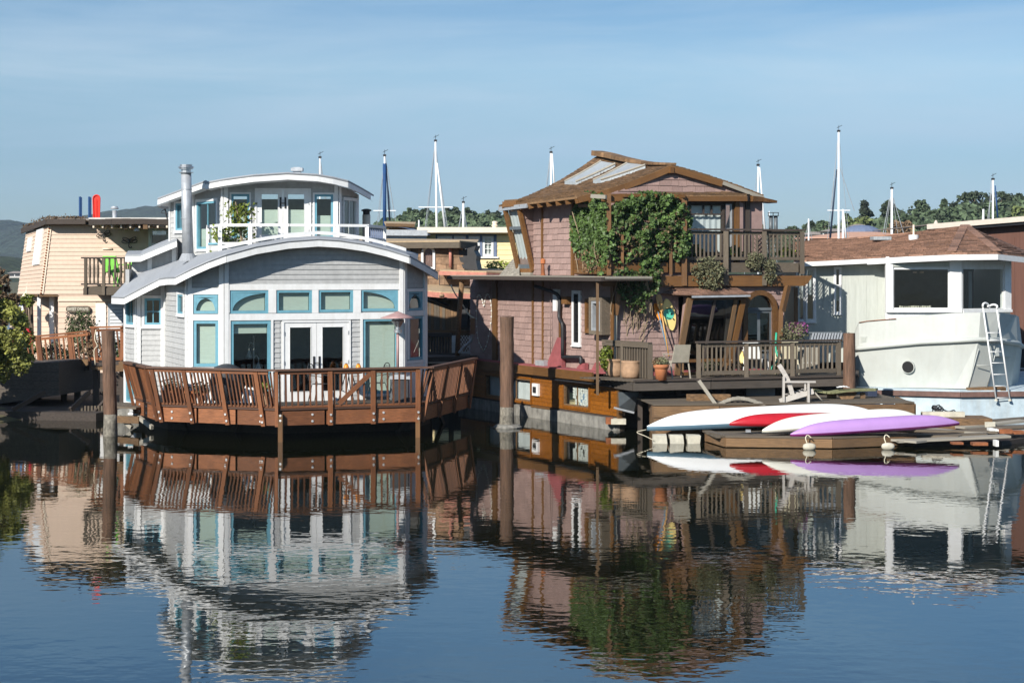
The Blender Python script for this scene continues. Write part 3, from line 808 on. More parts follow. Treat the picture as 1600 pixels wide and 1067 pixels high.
sailboat(861, 238, 95, 'sailboat with a white mast rising behind the left slope of the shingle roof', r=0.13, furl=((863, 240), (867, 300), 'mast_white', 0.09), stays=[((860, 240), (852, 305))])
sailboat(1184.5, 258, 95, 'sailboat with a thin mast and white jib right of the curled roof corner', r=0.08, furl=((1187, 262), (1196, 372), 'mast_white', 0.11), stays=[((1184, 258), (1181, 370))])
sailboat(1310.5, 205, 95, 'sailboat with the tallest mast in the picture and black furled jib', r=0.14, spreader=[(329, 0.6)], furl=((1307.5, 265), (1297, 372), 'sail_navy', 0.10), stays=[((1309, 262), (1306, 285)), ((1312, 262), (1335, 330)), ((1310, 207), (1299, 330))])
sailboat(1317, 327, 105, 'small sailboat with a slim white mast right of the tallest mast', r=0.13, furl=((1318, 330), (1322, 372), 'mast_white', 0.11), vane=False)
sailboat(1393.5, 294, 95, 'sailboat with a lone thick white mast above the brown shingle roof', r=0.15, stays=[((1390, 310), (1380, 365)), ((1396, 310), (1412, 365))])
sailboat(1551.5, 280, 95, 'sailboat with a bright blue strip of sail beside its thick mast', r=0.13, furl=((1555, 290), (1559, 340), 'sail_blue', 0.09), stays=[((1549, 282), (1545, 345))])
sailboat(1536.5, 327, 105, 'small sailboat with a short white mast tip above the beige roof edge', r=0.14, vane=False)
sailboat(1263.5, 342, 95, 'sailboat with a short bare mast at the balcony corner', r=0.1, vane=False)
sailboat(1202, 330, 105, 'sailboat with a short thin mast beside the twin steel flues', r=0.06, vane=False)
# ================================================================= GREY HOUSEBOAT
gh = thing('houseboat', 'grey two-storey houseboat with curved roofs, white trim and teal window frames', 'houseboat', (-6.0, 46.5, 0))
WAB, WBC = Wall((196, 49.0), (214.5, 48.0)), Wall((214.5, 48.0), (257, 48.0))
WCD, WDE = Wall((257, 48.0), (294, 45.0)), Wall((294, 45.0), (350, 45.0))
WEF, WFG = Wall((350, 45.0), (629.5, 46.6)), Wall((629.5, 46.6), (665, 47.64))
FL = 0.79
TW = 0.075
# openings
hAB = [WAB.rect(198.5, 465, 210.5, 507)]
hAB2 = [WAB.rect(198.5, 586, 211.5, 628)]
hBC = [WBC.rect(226, 466, 252.5, 507.5)]
hCD = [WCD.rect(279, 460, 288, 490)]
hDE = [WDE.rect(302.5, 460.5, 340.5, 490), WDE.rect(302.5, 501, 341.5, 572.5)]
hEFu = [WEF.rect(358.8, 453.5, 418.8, 489.8), WEF.rect(431.3, 453.3, 487, 488.8), WEF.rect(497.3, 452.6, 551.3, 487.6), WEF.rect(563.5, 451.2, 621.3, 486.2)]
hEFl = [WEF.rect(360, 501.5, 422.5, 617), WEF.rect(566.5, 497.5, 622, 614.5)]
hDoor = [WEF.rect(440.5, 500.5, 547.5, 627.5)]
hFG = [WFG.rect(636.5, 455.5, 658.5, 485), WFG.rect(637.5, 494, 660.5, 562)]
def top_line(w, pts, low): 
    q = w.pl(pts); return [(q[0][0], low)] + [(q[-1][0], low)] + list(reversed(q))
oAB = [(0, 0.25), (WAB.len, 0.25), (WAB.len, WAB.uv(214, 462)[1]), (0, WAB.uv(196, 466)[1])]
oBC = [(0, 0.5), (WBC.len, 0.5), (WBC.len, WBC.uv(257, 437)[1]), (0, WBC.uv(215, 457)[1])]
oCD = [(0, 0.5), (WCD.len, 0.5), (WCD.len, WCD.uv(294, 434)[1]), (0, WCD.uv(257, 440)[1])]
oDE = [(0, 0.5), (WDE.len, 0.5), (WDE.len, WDE.uv(350, 400)[1]), (0, WDE.uv(294, 429)[1])]
arch_px = [(350, 401), (400, 386), (450, 378.5), (500, 376.5), (545, 381), (590, 390), (629.5, 401)]
aEF = WEF.pl(arch_px); oEF = [(0, 0.5), (WEF.len, 0.5)] + list(reversed([(max(0, min(WEF.len, u)), v) for u, v in aEF]))
oFG = [(0, 0.5), (WFG.len, 0.5), (WFG.len, WFG.uv(665, 420)[1]), (0, WFG.uv(629.5, 402)[1])]
for w, o, h in ((WAB, oAB, hAB + hAB2), (WBC, oBC, hBC), (WCD, oCD, hCD), (WDE, oDE, hDE), (WEF, oEF, hEFu + hEFl + hDoor), (WFG, oFG, hFG)):
    w.holes_panel('wall', 'grey_siding', gh, o, h, -0.12, 0)
BH = 0.135
WAB.siding(gh, 'grey_siding', oAB, hAB + hAB2, BH); WBC.siding(gh, 'grey_siding', oBC, hBC, BH); WCD.siding(gh, 'grey_siding', oCD, hCD, BH)
zc = WEF.uv(500, 444)[1]
WEF.siding(gh, 'grey_siding', [p if p[1] > zc else (p[0], zc) for p in oEF], [], 0.125)
uG = WEF.uv(424, 560)[0], WEF.uv(437, 560)[0]; WEF.siding(gh, 'grey_siding', [(uG[0], FL), (uG[1], FL), (uG[1], WEF.uv(430, 495)[1]), (uG[0], WEF.uv(430, 495)[1])], [], 0.125)
uH = WEF.uv(549.5, 560)[0], WEF.uv(562, 560)[0]; WEF.siding(gh, 'grey_siding', [(uH[0], FL), (uH[1], FL), (uH[1], WEF.uv(556, 493)[1]), (uH[0], WEF.uv(556, 493)[1])], [], 0.125)
zd = WDE.uv(320, 448.5)[1]; WDE.siding(gh, 'grey_siding', [p if p[1] > zd else (p[0], zd) for p in oDE], [], 0.13)
zf = WFG.uv(648, 449)[1]; WFG.siding(gh, 'grey_siding', [p if p[1] > zf else (p[0], zf) for p in oFG], [], 0.125)
# white boards
def wt(w, x0, y0, x1, y1, n1=0.05, n0=0.0, m='white_paint', name='trim'): return w.trim(name, m, gh, w.rect(x0, y0, x1, y1), n0, n1)
# corner posts
def post_trim(w, side, wd, z0, z1, n1=0.055):
    u = (0, wd) if side == 0 else (w.len - wd, w.len)
    w.trim('corner_post', 'white_paint', gh, (u[0], z0, u[1], z1), 0.0, n1)
post_trim(WAB, 1, 0.08, 0.3, WAB.uv(214, 463)[1]); post_trim(WBC, 0, 0.10, 0.5, WBC.uv(216, 457)[1]); post_trim(WBC, 1, 0.09, 0.5, WBC.uv(256, 439)[1])
post_trim(WCD, 0, 0.2, 0.5, WCD.uv(258, 441)[1]); post_trim(WCD, 1, 0.16, 0.5, WCD.uv(293, 436)[1])
post_trim(WDE, 0, 0.10, FL, WDE.uv(295, 430)[1]); post_trim(WDE, 1, 0.12, FL, WDE.uv(349, 403)[1], 0.06)
post_trim(WEF, 0, 0.11, FL, WEF.uv(351, 402)[1], 0.06); post_trim(WEF, 1, 0.10, FL, WEF.uv(628, 402)[1], 0.06)
post_trim(WFG, 0, 0.12, FL, WFG.uv(631, 404)[1], 0.06); post_trim(WFG, 1, 0.14, FL, WFG.uv(664, 419)[1], 0.06)
MB().box((XY(196, 49).x, 49.02, 2.0), (0.09, 0.09, 3.3)).obj('corner_post', 'white_paint', gh)
# bands and mullions of the centre wall
u1 = WEF.len
def band(w, u0, u1, ya, yb, xr, n1=0.045, m='white_paint'):
    w.trim('trim', m, gh, (u0, w.uv(xr, yb)[1], u1, w.uv(xr, ya)[1]), 0.0, n1)
band(WEF, 0.11, u1 - 0.10, 444, 453, 490); band(WEF, 0.11, u1 - 0.10, 489.3, 499.5, 490, 0.047)
band(WDE, 0.10, WDE.len - 0.12, 450, 460, 320); band(WDE, 0.10, WDE.len - 0.12, 491, 500.5, 320, 0.047); band(WDE, 0.10, WDE.len - 0.12, 573.5, 579, 320)
band(WFG, 0.12, WFG.len - 0.14, 451, 455.5, 648); band(WFG, 0.12, WFG.len - 0.14, 485.5, 493.5, 648, 0.047); band(WFG, 0.12, WFG.len - 0.14, 562.5, 567, 650)
for a, b in ((353, 358.5), (419, 431), (487.2, 497), (551.5, 563.2), (621.6, 625)): wt(WEF, a, 453.2, b, 489)
for a, b in ((355, 359.7), (423, 426.5)): wt(WEF, a, 500, b, 630)
for a, b in ((562.4, 566.2), (622.3, 626)): wt(WEF, a, 497, b, 628)
wt(WEF, 359.8, 617.4, 422.8, 622); wt(WEF, 566.4, 614.8, 622.2, 619)
WEF.trim('wall_panel', 'white_paint', gh, (WEF.uv(360, 600)[0], FL, WEF.uv(422.5, 600)[0], WEF.uv(390, 622.2)[1]), 0, 0.03)
for a, b in ((298.7, 302.2), (341.7, 345.0)): wt(WDE, a, 460.2, b, 573)
WDE.trim('wall_panel', 'white_paint', gh, (0.1, 0.5, WDE.len - 0.12, WDE.uv(320, 579.3)[1]), 0, 0.03)
WFG.trim('wall_panel', 'white_paint', gh, (0.12, 0.5, WFG.len - 0.14, WFG.uv(650, 567.3)[1]), 0, 0.03)
for a, b in ((634.5, 636.3), (658.7, 660.6)): wt(WFG, a, 455.8, b, 485.3); wt(WFG, a, 494, b + 1, 562)
# windows
window(gh, WAB, hAB[0], nx=2, blind=None, tw=0.05); window(gh, WAB, hAB2[0], nx=3, tw=0.06, blind=(0, 1))
window(gh, WBC, hBC[0], nx=2, ny=2, tw=0.075); window(gh, WCD, hCD[0], tw=0.06, fw=0.045)
window(gh, WDE, hDE[0], tw=0, arch='full', fw=0.07, blind=(0, 1)); window(gh, WDE, hDE[1], tw=0, fw=0.075, blind=(0, 1))
window(gh, WEF, hEFu[0], tw=0, arch='left', fw=0.07, blind=(0, 1)); window(gh, WEF, hEFu[1], tw=0, fw=0.065, blind=(0, 1))
window(gh, WEF, hEFu[2], tw=0, fw=0.065, blind=(0, 1)); window(gh, WEF, hEFu[3], tw=0, arch='right', fw=0.07, blind=(0, 1))
window(gh, WEF, hEFl[0], tw=0, fw=0.075, blind=(0.86, 1)); window(gh, WEF, hEFl[1], tw=0, fw=0.07, blind=(0, 1))
window(gh, WFG, hFG[0], tw=0, arch='full', fw=0.06); window(gh, WFG, hFG[1], tw=0, fw=0.07)
def french_doors(parent, w, r, casing=0.05, leaf_m='white_paint', blind=None, stile=0.135, bottom=0.24, handle='iron'):
    u0, v0, u1, v1 = r; mb = MB()
    for a in ((u0, v0, u0 + casing, v1), (u1 - casing, v0, u1, v1), (u0 + casing, v1 - casing, u1 - casing, v1)): w.wbox(mb, *a, -0.04, 0.05)
    d = mb.obj('double_door', leaf_m, parent); um = (u0 + u1) / 2
    for k, (a, b) in enumerate(((u0 + casing + 0.003, um - 0.004), (um + 0.004, u1 - casing - 0.003))):
        z0, z1 = v0 + 0.02, v1 - casing - 0.004; q = MB(); p0, p1 = a + stile, b - stile; b0, b1 = z0 + bottom, z1 - stile * 0.8
        for s_ in ((a, z0, p0, z1), (p1, z0, b, z1), (p0, b1, p1, z1), (p0, z0, p1, b0)): w.wbox(q, *s_, -0.03, 0.028)
        # glazing bead
        for s_ in ((p0, b0, p0 + 0.012, b1), (p1 - 0.012, b0, p1, b1), (p0, b1 - 0.012, p1, b1), (p0, b0, p1, b0 + 0.012)): w.wbox(q, *s_, -0.02, 0.036)
        q.obj('door_leaf', leaf_m, d)
        g = MB(); g.add([w.P(p0, b0, 0), w.P(p1, b0, 0), w.P(p1, b1, 0), w.P(p0, b1, 0)], [(0, 1, 2, 3)]); g.obj('pane', 'glass', d)
        if blind:
            g = MB(); t = b0 + (b1 - b0) * blind; g.add([w.P(p0, b0, -0.05), w.P(p1, b0, -0.05), w.P(p1, t, -0.05), w.P(p0, t, -0.05)], [(0, 1, 2, 3)]); g.obj('blind', 'blind', d)
        uh = b - stile * 0.5 if k == 0 else a + stile * 0.5; zh = v0 + 1.0; h = MB(); w.wbox(h, uh - 0.025, zh - 0.14, uh + 0.025, zh + 0.16, 0.028, 0.045)
        h.tube([w.P(uh, zh, 0.03), w.P(uh, zh, 0.085), w.P(uh + (0.1 if k == 0 else -0.1), zh, 0.085)], 0.012, 6); h.obj('handle', handle, d)
        for zz in (0.25, 1.0, 1.75):
            ue = a if k == 0 else b; w.wbox(hh := MB(), ue - 0.012, v0 + zz - 0.05, ue + 0.012, v0 + zz + 0.05, 0.028, 0.05); hh.obj('hinge', 'steel', d)
    return d
french_doors(gh, WEF, hDoor[0])
# inside: dark room and a two-armed lamp
G = WFG.P(WFG.len, 0); A = WAB.P(0, 0)
back = [(-3.7, 50.6), (-4.2, 52.2), (-9.6, 52.6), (A.x - 0.3, 51.5)]
bw = Wall((G.x, G.y), back[0], True); bw.panel('wall', 'grey_siding', gh, [(0, 0.5), (bw.len, 0.5), (bw.len, 4.1), (0, 4.1)], -0.1, 0)
bw.siding(gh, 'grey_siding', [(0, 0.5), (bw.len, 0.5), (bw.len, 4.1), (0, 4.1)], [], 0.2)
for p, q in ((back[0], back[1]), (back[1], back[2]), (back[2], back[3]), (back[3], (A.x, A.y))):
    b_ = Wall(p, q, True); b_.panel('wall', 'grey_siding', gh, [(0, 0.3), (b_.len, 0.3), (b_.len, 4.15), (0, 4.15)], -0.1, 0)
fp = [w.P(0, 0, -0.13) for w in (WAB, WBC, WCD, WDE, WEF, WFG)] + [V((*p, 0)) for p in back]
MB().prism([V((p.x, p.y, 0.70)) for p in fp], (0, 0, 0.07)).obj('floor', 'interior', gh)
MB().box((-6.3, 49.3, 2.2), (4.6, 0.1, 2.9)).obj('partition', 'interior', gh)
lm = MB(); lx, ly = X(393, 46.2), 46.6
lm.tube([(lx, ly, FL), (lx, ly, Z(524, 46.6))], 0.014, 6)
for s, zz in ((-1, 541), (1, 561)):
    z = Z(zz, 46.6); lm.tube(smooth_path([(lx, ly, z), (lx + s * 0.06, ly, z + 0.10), (lx + s * 0.12, ly, z + 0.02), (lx + s * 0.12, ly, z - 0.1)], 4), 0.01, 6)
tl = thing('floor_lamp', 'two-armed floor lamp with small white bell shades inside the lower left window', 'lamp', (lx, ly, FL))
lm.lathe((lx, ly, FL), [(0.13, 0), (0.13, 0.02), (0.02, 0.03)], 14)
lm.obj('stand', 'white_paint', tl)
for s, zz in ((-1, 541), (1, 561)):
    z = Z(zz, 46.6); MB().lathe((lx + s * 0.12, ly, z - 0.30), [(0.075, 0), (0.07, 0.06), (0.035, 0.15), (0.02, 0.2)], 14).obj('lamp_shade', 'white_paint', tl, smooth=True)

# ---- curved lower roof: rows of (px, py, Y)
r0 = [(176, 462.3, 48.5), (194.3, 463.0, 47.45), (222, 448, 47.4), (250, 434.2, 47.35), (262, 432.2, 46.2), (274.7, 431.6, 44.6), (300, 418.5, 44.5), (327, 406.5, 44.45), (353.4, 396.6, 44.5), (400, 384, 44.8), (450, 375.6, 45.15),
      (497, 372.2, 45.45), (530, 374.2, 45.65), (570, 380, 45.9), (605, 388.5, 46.1), (639, 399, 46.25), (660, 410.5, 46.9), (683, 425, 47.6)]
def up(k): return W(*r0[k])
R0 = [W(*p) for p in r0]
mid = [(205, 431, 50.2), (213, 428, 49.7), (234, 422, 49.7), (256, 415, 49.7), (272, 409, 49.7), (287, 404, 49.7), (306, 399, 47.6), (333, 393.5, 46.0), (357, 389.5, 45.6), (402, 379.6, 45.8), (450, 371.6, 46.1), (495, 368.4, 46.4), (527, 370.4, 46.6), (566, 376.5, 46.8), (601, 385, 47.0), (634, 395, 47.2), (652, 406, 48.4), (673, 420, 49.2)]
R1 = [W(*p) for p in mid]
R2 = []
for i, p in enumerate(R1):
    R2.append(V((p.x + (0.1 if i > 10 else 0) - (0.9 if i > 15 else 0), 52.7 if i < 15 else 52.2 - (i - 14) * 0.5, p.z + (0.15 if i < 6 else 0.0))))
mb = MB()
for A_, B_ in ((R0, R1), (R1, R2)):
    for i in range(len(A_) - 1):
        mb.add([A_[i], A_[i + 1], B_[i + 1], B_[i]], [(0, 1, 2, 3)])
dn = V((0, 0, -0.055))
for i in range(len(R0) - 1): mb.add([R0[i] + dn, R0[i + 1] + dn, R0[i + 1], R0[i]], [(0, 1, 2, 3)])
mb.add([R0[-1] + dn, R1[-1] + dn, R1[-1], R0[-1]], [(0, 1, 2, 3)]).add([R1[-1] + dn, R2[-1] + dn, R2[-1], R1[-1]], [(0, 1, 2, 3)]).add([R1[0] + dn, R0[0] + dn, R0[0], R1[0]], [(0, 1, 2, 3)])
mb.obj('roof', 'roof_grey', gh)
mb = MB(); dn2 = V((0, 0, -0.2))
for A_, B_ in ((R0, R1), (R1, R2)):
    for i in range(len(A_) - 1): mb.add([A_[i] + dn2, A_[i + 1] + dn2, B_[i + 1] + dn2, B_[i] + dn2], [(3, 2, 1, 0)])
mb.obj('soffit', 'white_paint', gh)
def fascia(parent, line, h, th, m='white_paint', drop=0.058, seg=None, name='fascia'):
    """one board per straight run: runs listed in seg as index pairs"""
    for a, b in seg:
        mb = MB(); L = line[a:b + 1]; n = len(L)
        outs = []
        for i in range(n):
            d = (L[min(i + 1, n - 1)] - L[max(i - 1, 0)]); d.z = 0; d.normalize(); outs.append(V((d.y, -d.x, 0)))
        for i in range(n):
            p = L[i] - V((0, 0, drop)); mb.v += [p + outs[i] * 0.0, p - V((0, 0, h)), p + outs[i] * th - V((0, 0, h)), p + outs[i] * th]
        for i in range(n - 1):
            k = i * 4; mb.f += [(k + j, k + (j + 1) % 4, k + 4 + (j + 1) % 4, k + 4 + j) for j in range(4)]
        mb.f += [(3, 2, 1, 0), tuple((n - 1) * 4 + j for j in range(4))]
        mb.obj(name, m, parent)
fascia(gh, R0, 0.155, 0.035, seg=[(0, 1), (1, 3), (3, 5), (5, 8), (8, 11), (11, 15), (15, 17)])
# thin grey roof edge standing proud of the boards
mb = MB(); mb.tube([p + V((0, -0.03, -0.025)) for p in R0], 0.032, 6); mb.obj('drip_edge', 'roof_grey', gh)
# curb of the roof terrace
mb = MB(); mb2 = [p + V((0, -0.01, 0.03)) for p in R1[7:16]]
fascia(gh, [p + V((0, -0.02, 0.12)) for p in R1[7:16]], 0.085, 0.04, drop=0.0, seg=[(0, 8)], name='terrace_curb')
# clerestory left of the upper storey and its small curved roof
WC = Wall((206, 49.9), (277, 49.9)); oC = WC.pl([(206, 432), (213, 430.5), (277, 411), (277, 379), (219, 405), (206, 409)])
WC.panel('wall', 'grey_siding', gh, oC, -0.1, 0); WC.siding(gh, 'grey_siding', oC, [], 0.14)
for a, b, c, d in ((231, 401, 237.6, 424), (269, 384, 275, 414)): WC.trim('trim', 'white_paint', gh, WC.rect(a, b, c, d), 0.0, 0.05)
m0 = [W(196, 397.5, 49.5), W(219.8, 397.2, 49.5), W(248, 385.5, 49.5), W(276.5, 374, 49.5)]
m1 = [W(200, 392, 52.5), W(222, 391.5, 52.5), W(249, 379, 52.5), W(277, 368, 52.5)]
mb = MB()
for i in range(3): mb.add([m0[i], m0[i + 1], m1[i + 1], m1[i]], [(0, 1, 2, 3)]); mb.add([m0[i] + dn, m0[i + 1] + dn, m0[i + 1], m0[i]], [(0, 1, 2, 3)]); mb.add([m0[i] + dn2, m0[i + 1] + dn2, m1[i + 1] + dn2, m1[i] + dn2], [(3, 2, 1, 0)])
mb.obj('roof', 'roof_grey', gh); fascia(gh, m0, 0.15, 0.035, seg=[(0, 1), (1, 3)])

# ---- upper storey
UA, UB = Wall((266, 50.5), (304, 49.6)), Wall((304, 49.6), (350, 47.9))
UCc = Wall((350, 47.9), (528, 48.37)); UD = Wall((528, 48.37), (558, 49.63))
zb = 4.05
uA = [(0, zb), (UA.len, zb), (UA.len, UA.uv(304, 298)[1]), (0, UA.uv(266, 310)[1])]
uB = [(0, zb), (UB.len, zb), (UB.len, UB.uv(350, 285)[1]), (0, UB.uv(304, 299)[1])]
t_ = UCc.pl([(350, 285), (395, 279), (450, 276), (490, 278), (528, 286)]); uC = [(0, zb), (UCc.len, zb)] + list(reversed([(max(0, min(UCc.len, u)), v) for u, v in t_]))
uD = [(0, zb), (UD.len, zb), (UD.len, UD.uv(558, 303)[1]), (0, UD.uv(528, 290)[1])]
wA = UA.rect(276, 318, 287, 360); wB = UB.rect(309, 315, 340, 389); wL = UCc.rect(361.5, 303.5, 389.5, 372); wD = UCc.rect(398, 294.5, 486, 376); wR = UCc.rect(491.5, 304, 520.5, 372); wE = UD.rect(535.5, 311.5, 556.2, 368)
for w, o, h in ((UA, uA, [wA]), (UB, uB, [wB]), (UCc, uC, [wL, wD, wR]), (UD, uD, [wE])):
    w.holes_panel('wall', 'grey_siding', gh, o, h, -0.12, 0); w.siding(gh, 'grey_siding', o, h, 0.14)
for w, s, wd, x, y in ((UA, 0, 0.06, 266, 311), (UA, 1, 0.05, 303, 299), (UB, 0, 0.07, 305, 300), (UB, 1, 0.09, 349, 287), (UCc, 0, 0.11, 351, 286), (UCc, 1, 0.10, 527, 288), (UD, 0, 0.12, 529, 291), (UD, 1, 0.06, 557, 304)):
    post_trim(w, s, wd, zb, w.uv(x, y)[1])
window(gh, UA, wA, nx=2, tw=0.06, blind=None, out=0.05); window(gh, UB, wB, nx=2, tw=0.07, blind=(0, 0.42), out=0.05, sill=False)
window(gh, UCc, wL, tw=0.045, blind=(0, 0.52), out=0.05, sill=False); window(gh, UCc, wR, tw=0.045, blind=(0, 0.52), out=0.05, sill=False)
window(gh, UD, wE, nx=2, frame='white_paint', tw=0.04, fw=0.04, out=0.05, sill=False)
french_doors(gh, UCc, wD, blind=0.62, stile=0.12, bottom=0.12)
q = UD.P(UD.len, 0); p0 = UA.P(0, 0)
pts = [(q.x, q.y), (q.x - 0.1, 51.1), (p0.x - 0.2, 51.6), (p0.x, p0.y)]
for a, b in zip(pts, pts[1:]): b_ = Wall(a, b, True); b_.panel('wall', 'grey_siding', gh, [(0, zb), (b_.len, zb), (b_.len, 6.15), (0, 6.15)], -0.1, 0)
# terrace floor
MB().prism([V((p.x, p.y, 4.22)) for p in (W(330, 0, 46.5), W(390, 0, 46.3), W(575, 0, 47.3), W(600, 0, 49.6), W(600, 0, 52), W(330, 0, 52))], (0, 0, 0.05)).obj('terrace_floor', 'roof_grey', gh)
t0 = [(247.8, 309.5, 50.3), (285, 295.8, 49.2), (322, 282.3, 47.9), (322.3, 284.8, 47.85), (350, 279.5, 47.2), (395, 273.2, 47.2), (449, 269.6, 47.4), (495, 272.2, 47.6), (520, 276.5, 47.75), (543, 282, 47.95), (560, 291, 49.0), (577.5, 301, 50.0)]
T0 = [W(*p) for p in t0]
T1 = [V((p.x, 51.5 if p.x > -6 else 52.3, p.z)) for p in T0]
mb = MB()
for i in range(len(T0) - 1):
    mb.add([T0[i], T0[i + 1], T1[i + 1], T1[i]], [(0, 1, 2, 3)]); mb.add([T0[i] + dn, T0[i + 1] + dn, T0[i + 1], T0[i]], [(0, 1, 2, 3)])
mb.add([T0[-1] + dn, T1[-1] + dn, T1[-1], T0[-1]], [(0, 1, 2, 3)])
mb.obj('roof', 'roof_grey', gh); mb = MB()
for i in range(len(T0) - 1): mb.add([T0[i] + dn2, T0[i + 1] + dn2, T1[i + 1] + dn2, T1[i] + dn2], [(3, 2, 1, 0)])
mb.obj('soffit', 'white_paint', gh)
fascia(gh, T0, 0.135, 0.035, seg=[(0, 2), (3, 6), (6, 9), (9, 11)])
MB().tube([p + V((0, -0.03, -0.022)) for p in T0[3:]], 0.03, 6).obj('drip_edge', 'roof_grey', gh)
MB().tube([p + V((0, -0.03, -0.022)) for p in T0[:3]], 0.03, 6).obj('drip_edge', 'roof_grey', gh)
v = MB(); c = W(464.5, 271, 49.5); v.box(c, (0.2, 0.2, 0.12)); v.box(c + V((0, 0, 0.1)), (0.32, 0.3, 0.09)); v.box(c + V((0, 0, 0.155)), (0.2, 0.2, 0.02)); v.obj('roof_vent', 'galv', gh)
# flues
ch = MB(); cx, cyy = X(293.8, 47.2), 47.2
ch.tube([(cx, cyy, Z(397, 47.2)), (cx - 0.03, cyy, Z(330, 47.2)), (cx - 0.05, cyy, Z(270, 47.2))], [0.15, 0.14, 0.135], 18)
chim = ch.obj('flue_pipe', 'galv', gh, smooth=True)
MB().tube([(cx, cyy, Z(408, 47.2)), (cx, cyy, Z(396, 47.2))], [0.26, 0.16], 16).obj('flashing', 'roof_grey', chim)
for yy in (341, 296): MB().tube([(cx - 0.04, cyy, Z(yy + .6, 47.2)), (cx - 0.04, cyy, Z(yy - .6, 47.2))], [0.148, 0.148], 18).obj('band', 'galv', chim)
cp = MB(); zt = Z(270.5, 47.2); c0 = (cx - 0.05, cyy, zt)
cp.lathe(c0, [(0.19, 0), (0.19, 0.02), (0.13, 0.025), (0.13, 0.10)], 18).lathe((c0[0], c0[1], zt + 0.10), [(0.18, 0), (0.18, 0.03), (0.165, 0.035), (0.165, 0.12)], 18).lathe((c0[0], c0[1], zt + 0.135), [(0.21, 0), (0.21, 0.02), (0.13, 0.065), (0.02, 0.08)], 18)
cp.obj('flue_cap', 'steel', chim)
fl = MB(); c = W(572.5, 350, 51); fl.lathe((c.x, c.y, c.z - 0.6), [(0.10, 0), (0.10, 0.1), (0.115, 0.1), (0.115, 0.86)], 16)
f2 = thing('vent_pipe', 'short cream vent pipe with a dark cap right of the upper storey', 'vent pipe', (c.x, c.y, c.z - 0.6)); fl.obj('pipe', 'cream_paint', f2, smooth=True)
MB().lathe((c.x, c.y, c.z + 0.26), [(0.10, 0), (0.10, 0.1), (0.145, 0.1), (0.145, 0.14), (0.05, 0.17)], 16).obj('cap', 'iron', f2)
# terrace railing: white
zr = 5.30
rl = [(325.5, 48.2), (344, 46.75), (391, 46.55), (452, 46.6), (527, 46.95), (573.5, 47.25), (600.5, 49.3)]
RP = [XY(*p) for p in rl]
for a, b in zip(RP, RP[1:]): beam('top_rail', 'white_paint', gh, a + V((0, 0, zr)), b + V((0, 0, zr)), 0.10, 0.07)
for a, b in ((RP[4], RP[5]), (RP[5], RP[6])): beam('mid_rail', 'white_paint', gh, a + V((0, 0, zr - 0.33)), b + V((0, 0, zr - 0.33)), 0.05, 0.05); beam('mid_rail', 'white_paint', gh, a + V((0, 0, zr - 0.62)), b + V((0, 0, zr - 0.62)), 0.05, 0.05)
for a, b in ((RP[0], RP[1]), (RP[1], RP[2])): beam('mid_rail', 'white_paint', gh, a + V((0, 0, zr - 0.47)), b + V((0, 0, zr - 0.47)), 0.05, 0.05)
ps = [RP[0], RP[0].lerp(RP[1], 0.5), RP[1], RP[2], RP[4], RP[5], RP[6]]
for p in ps: beam('rail_post', 'white_paint', gh, V((p.x, p.y, 4.26)), V((p.x, p.y, zr - 0.02)), 0.10, 0.10)
for k in range(1, 8): p = RP[5].lerp(RP[6], k / 8); beam('baluster', 'slate_blue', gh, V((p.x, p.y, 4.5)), V((p.x, p.y, zr - 0.05)), 0.05, 0.05)
# planter on the terrace with shrubs
pa, pb = W(330, 0, 47.2), W(388, 0, 46.9)
pt = thing('planter_box', 'long grey planter box with pale blue rim on the roof terrace', 'planter', (pa.x, pa.y, 4.3))
MB().beam(V((pa.x, pa.y, 4.62)), V((pb.x, pb.y, 4.62)), 0.36, 0.34).obj('box', 'grey_siding', pt); MB().beam(V((pa.x, pa.y, 4.82)), V((pb.x, pb.y, 4.82)), 0.42, 0.05).obj('rim', 'teal_paint', pt)
def shrub(name, label, cat, base, h, w, m, n, size, group=None, stems=4, clump=0.22, lean=(0, 0)):
    base = V(base); t = thing(name, label, cat, base, group); mb = MB(); cl = []
    for k in range(stems):
        a = random.uniform(0, 6.28); e = base + V((math.cos(a) * w * 0.35 + lean[0], math.sin(a) * w * 0.3 + lean[1], h * random.uniform(0.7, 0.98)))
        mid_ = base.lerp(e, 0.5) + V((random.uniform(-.1, .1) * w, random.uniform(-.1, .1) * w, 0)); mb.tube(smooth_path([base, mid_, e], 4), 0.008 + 0.006 * h, 5)
        for j in range(4): q_ = base.lerp(e, random.uniform(0.35, 1.0)); cl.append(q_ + V((random.uniform(-.3, .3) * w, random.uniform(-.3, .3) * w, random.uniform(-.1, .05) * h)))
    mb.obj('stem', 'stem', t)
    pts = []
    for k in range(n):
        c = random.choice(cl); pts.append(c + V((random.gauss(0, clump * w), random.gauss(0, clump * w), random.gauss(0, clump * 0.8 * w))))
    leaf_mesh('foliage', m, t, pts, size, nrm=(0, 0, 0.5)); return t
c = W(378, 0, 47.0); shrub('lemon_shrub', 'bright yellow-green lemon shrub in the terrace planter', 'shrub', (c.x, c.y, 4.8), 1.15, 0.5, 'leaf_bright', 420, 0.105, stems=5, clump=0.25)
c = W(356, 0, 47.05); shrub('low_shrub', 'low yellow-green shrub at the left end of the terrace planter', 'shrub', (c.x, c.y, 4.82), 0.3, 0.6, 'leaf_bright', 260, 0.09, stems=5, clump=0.22)
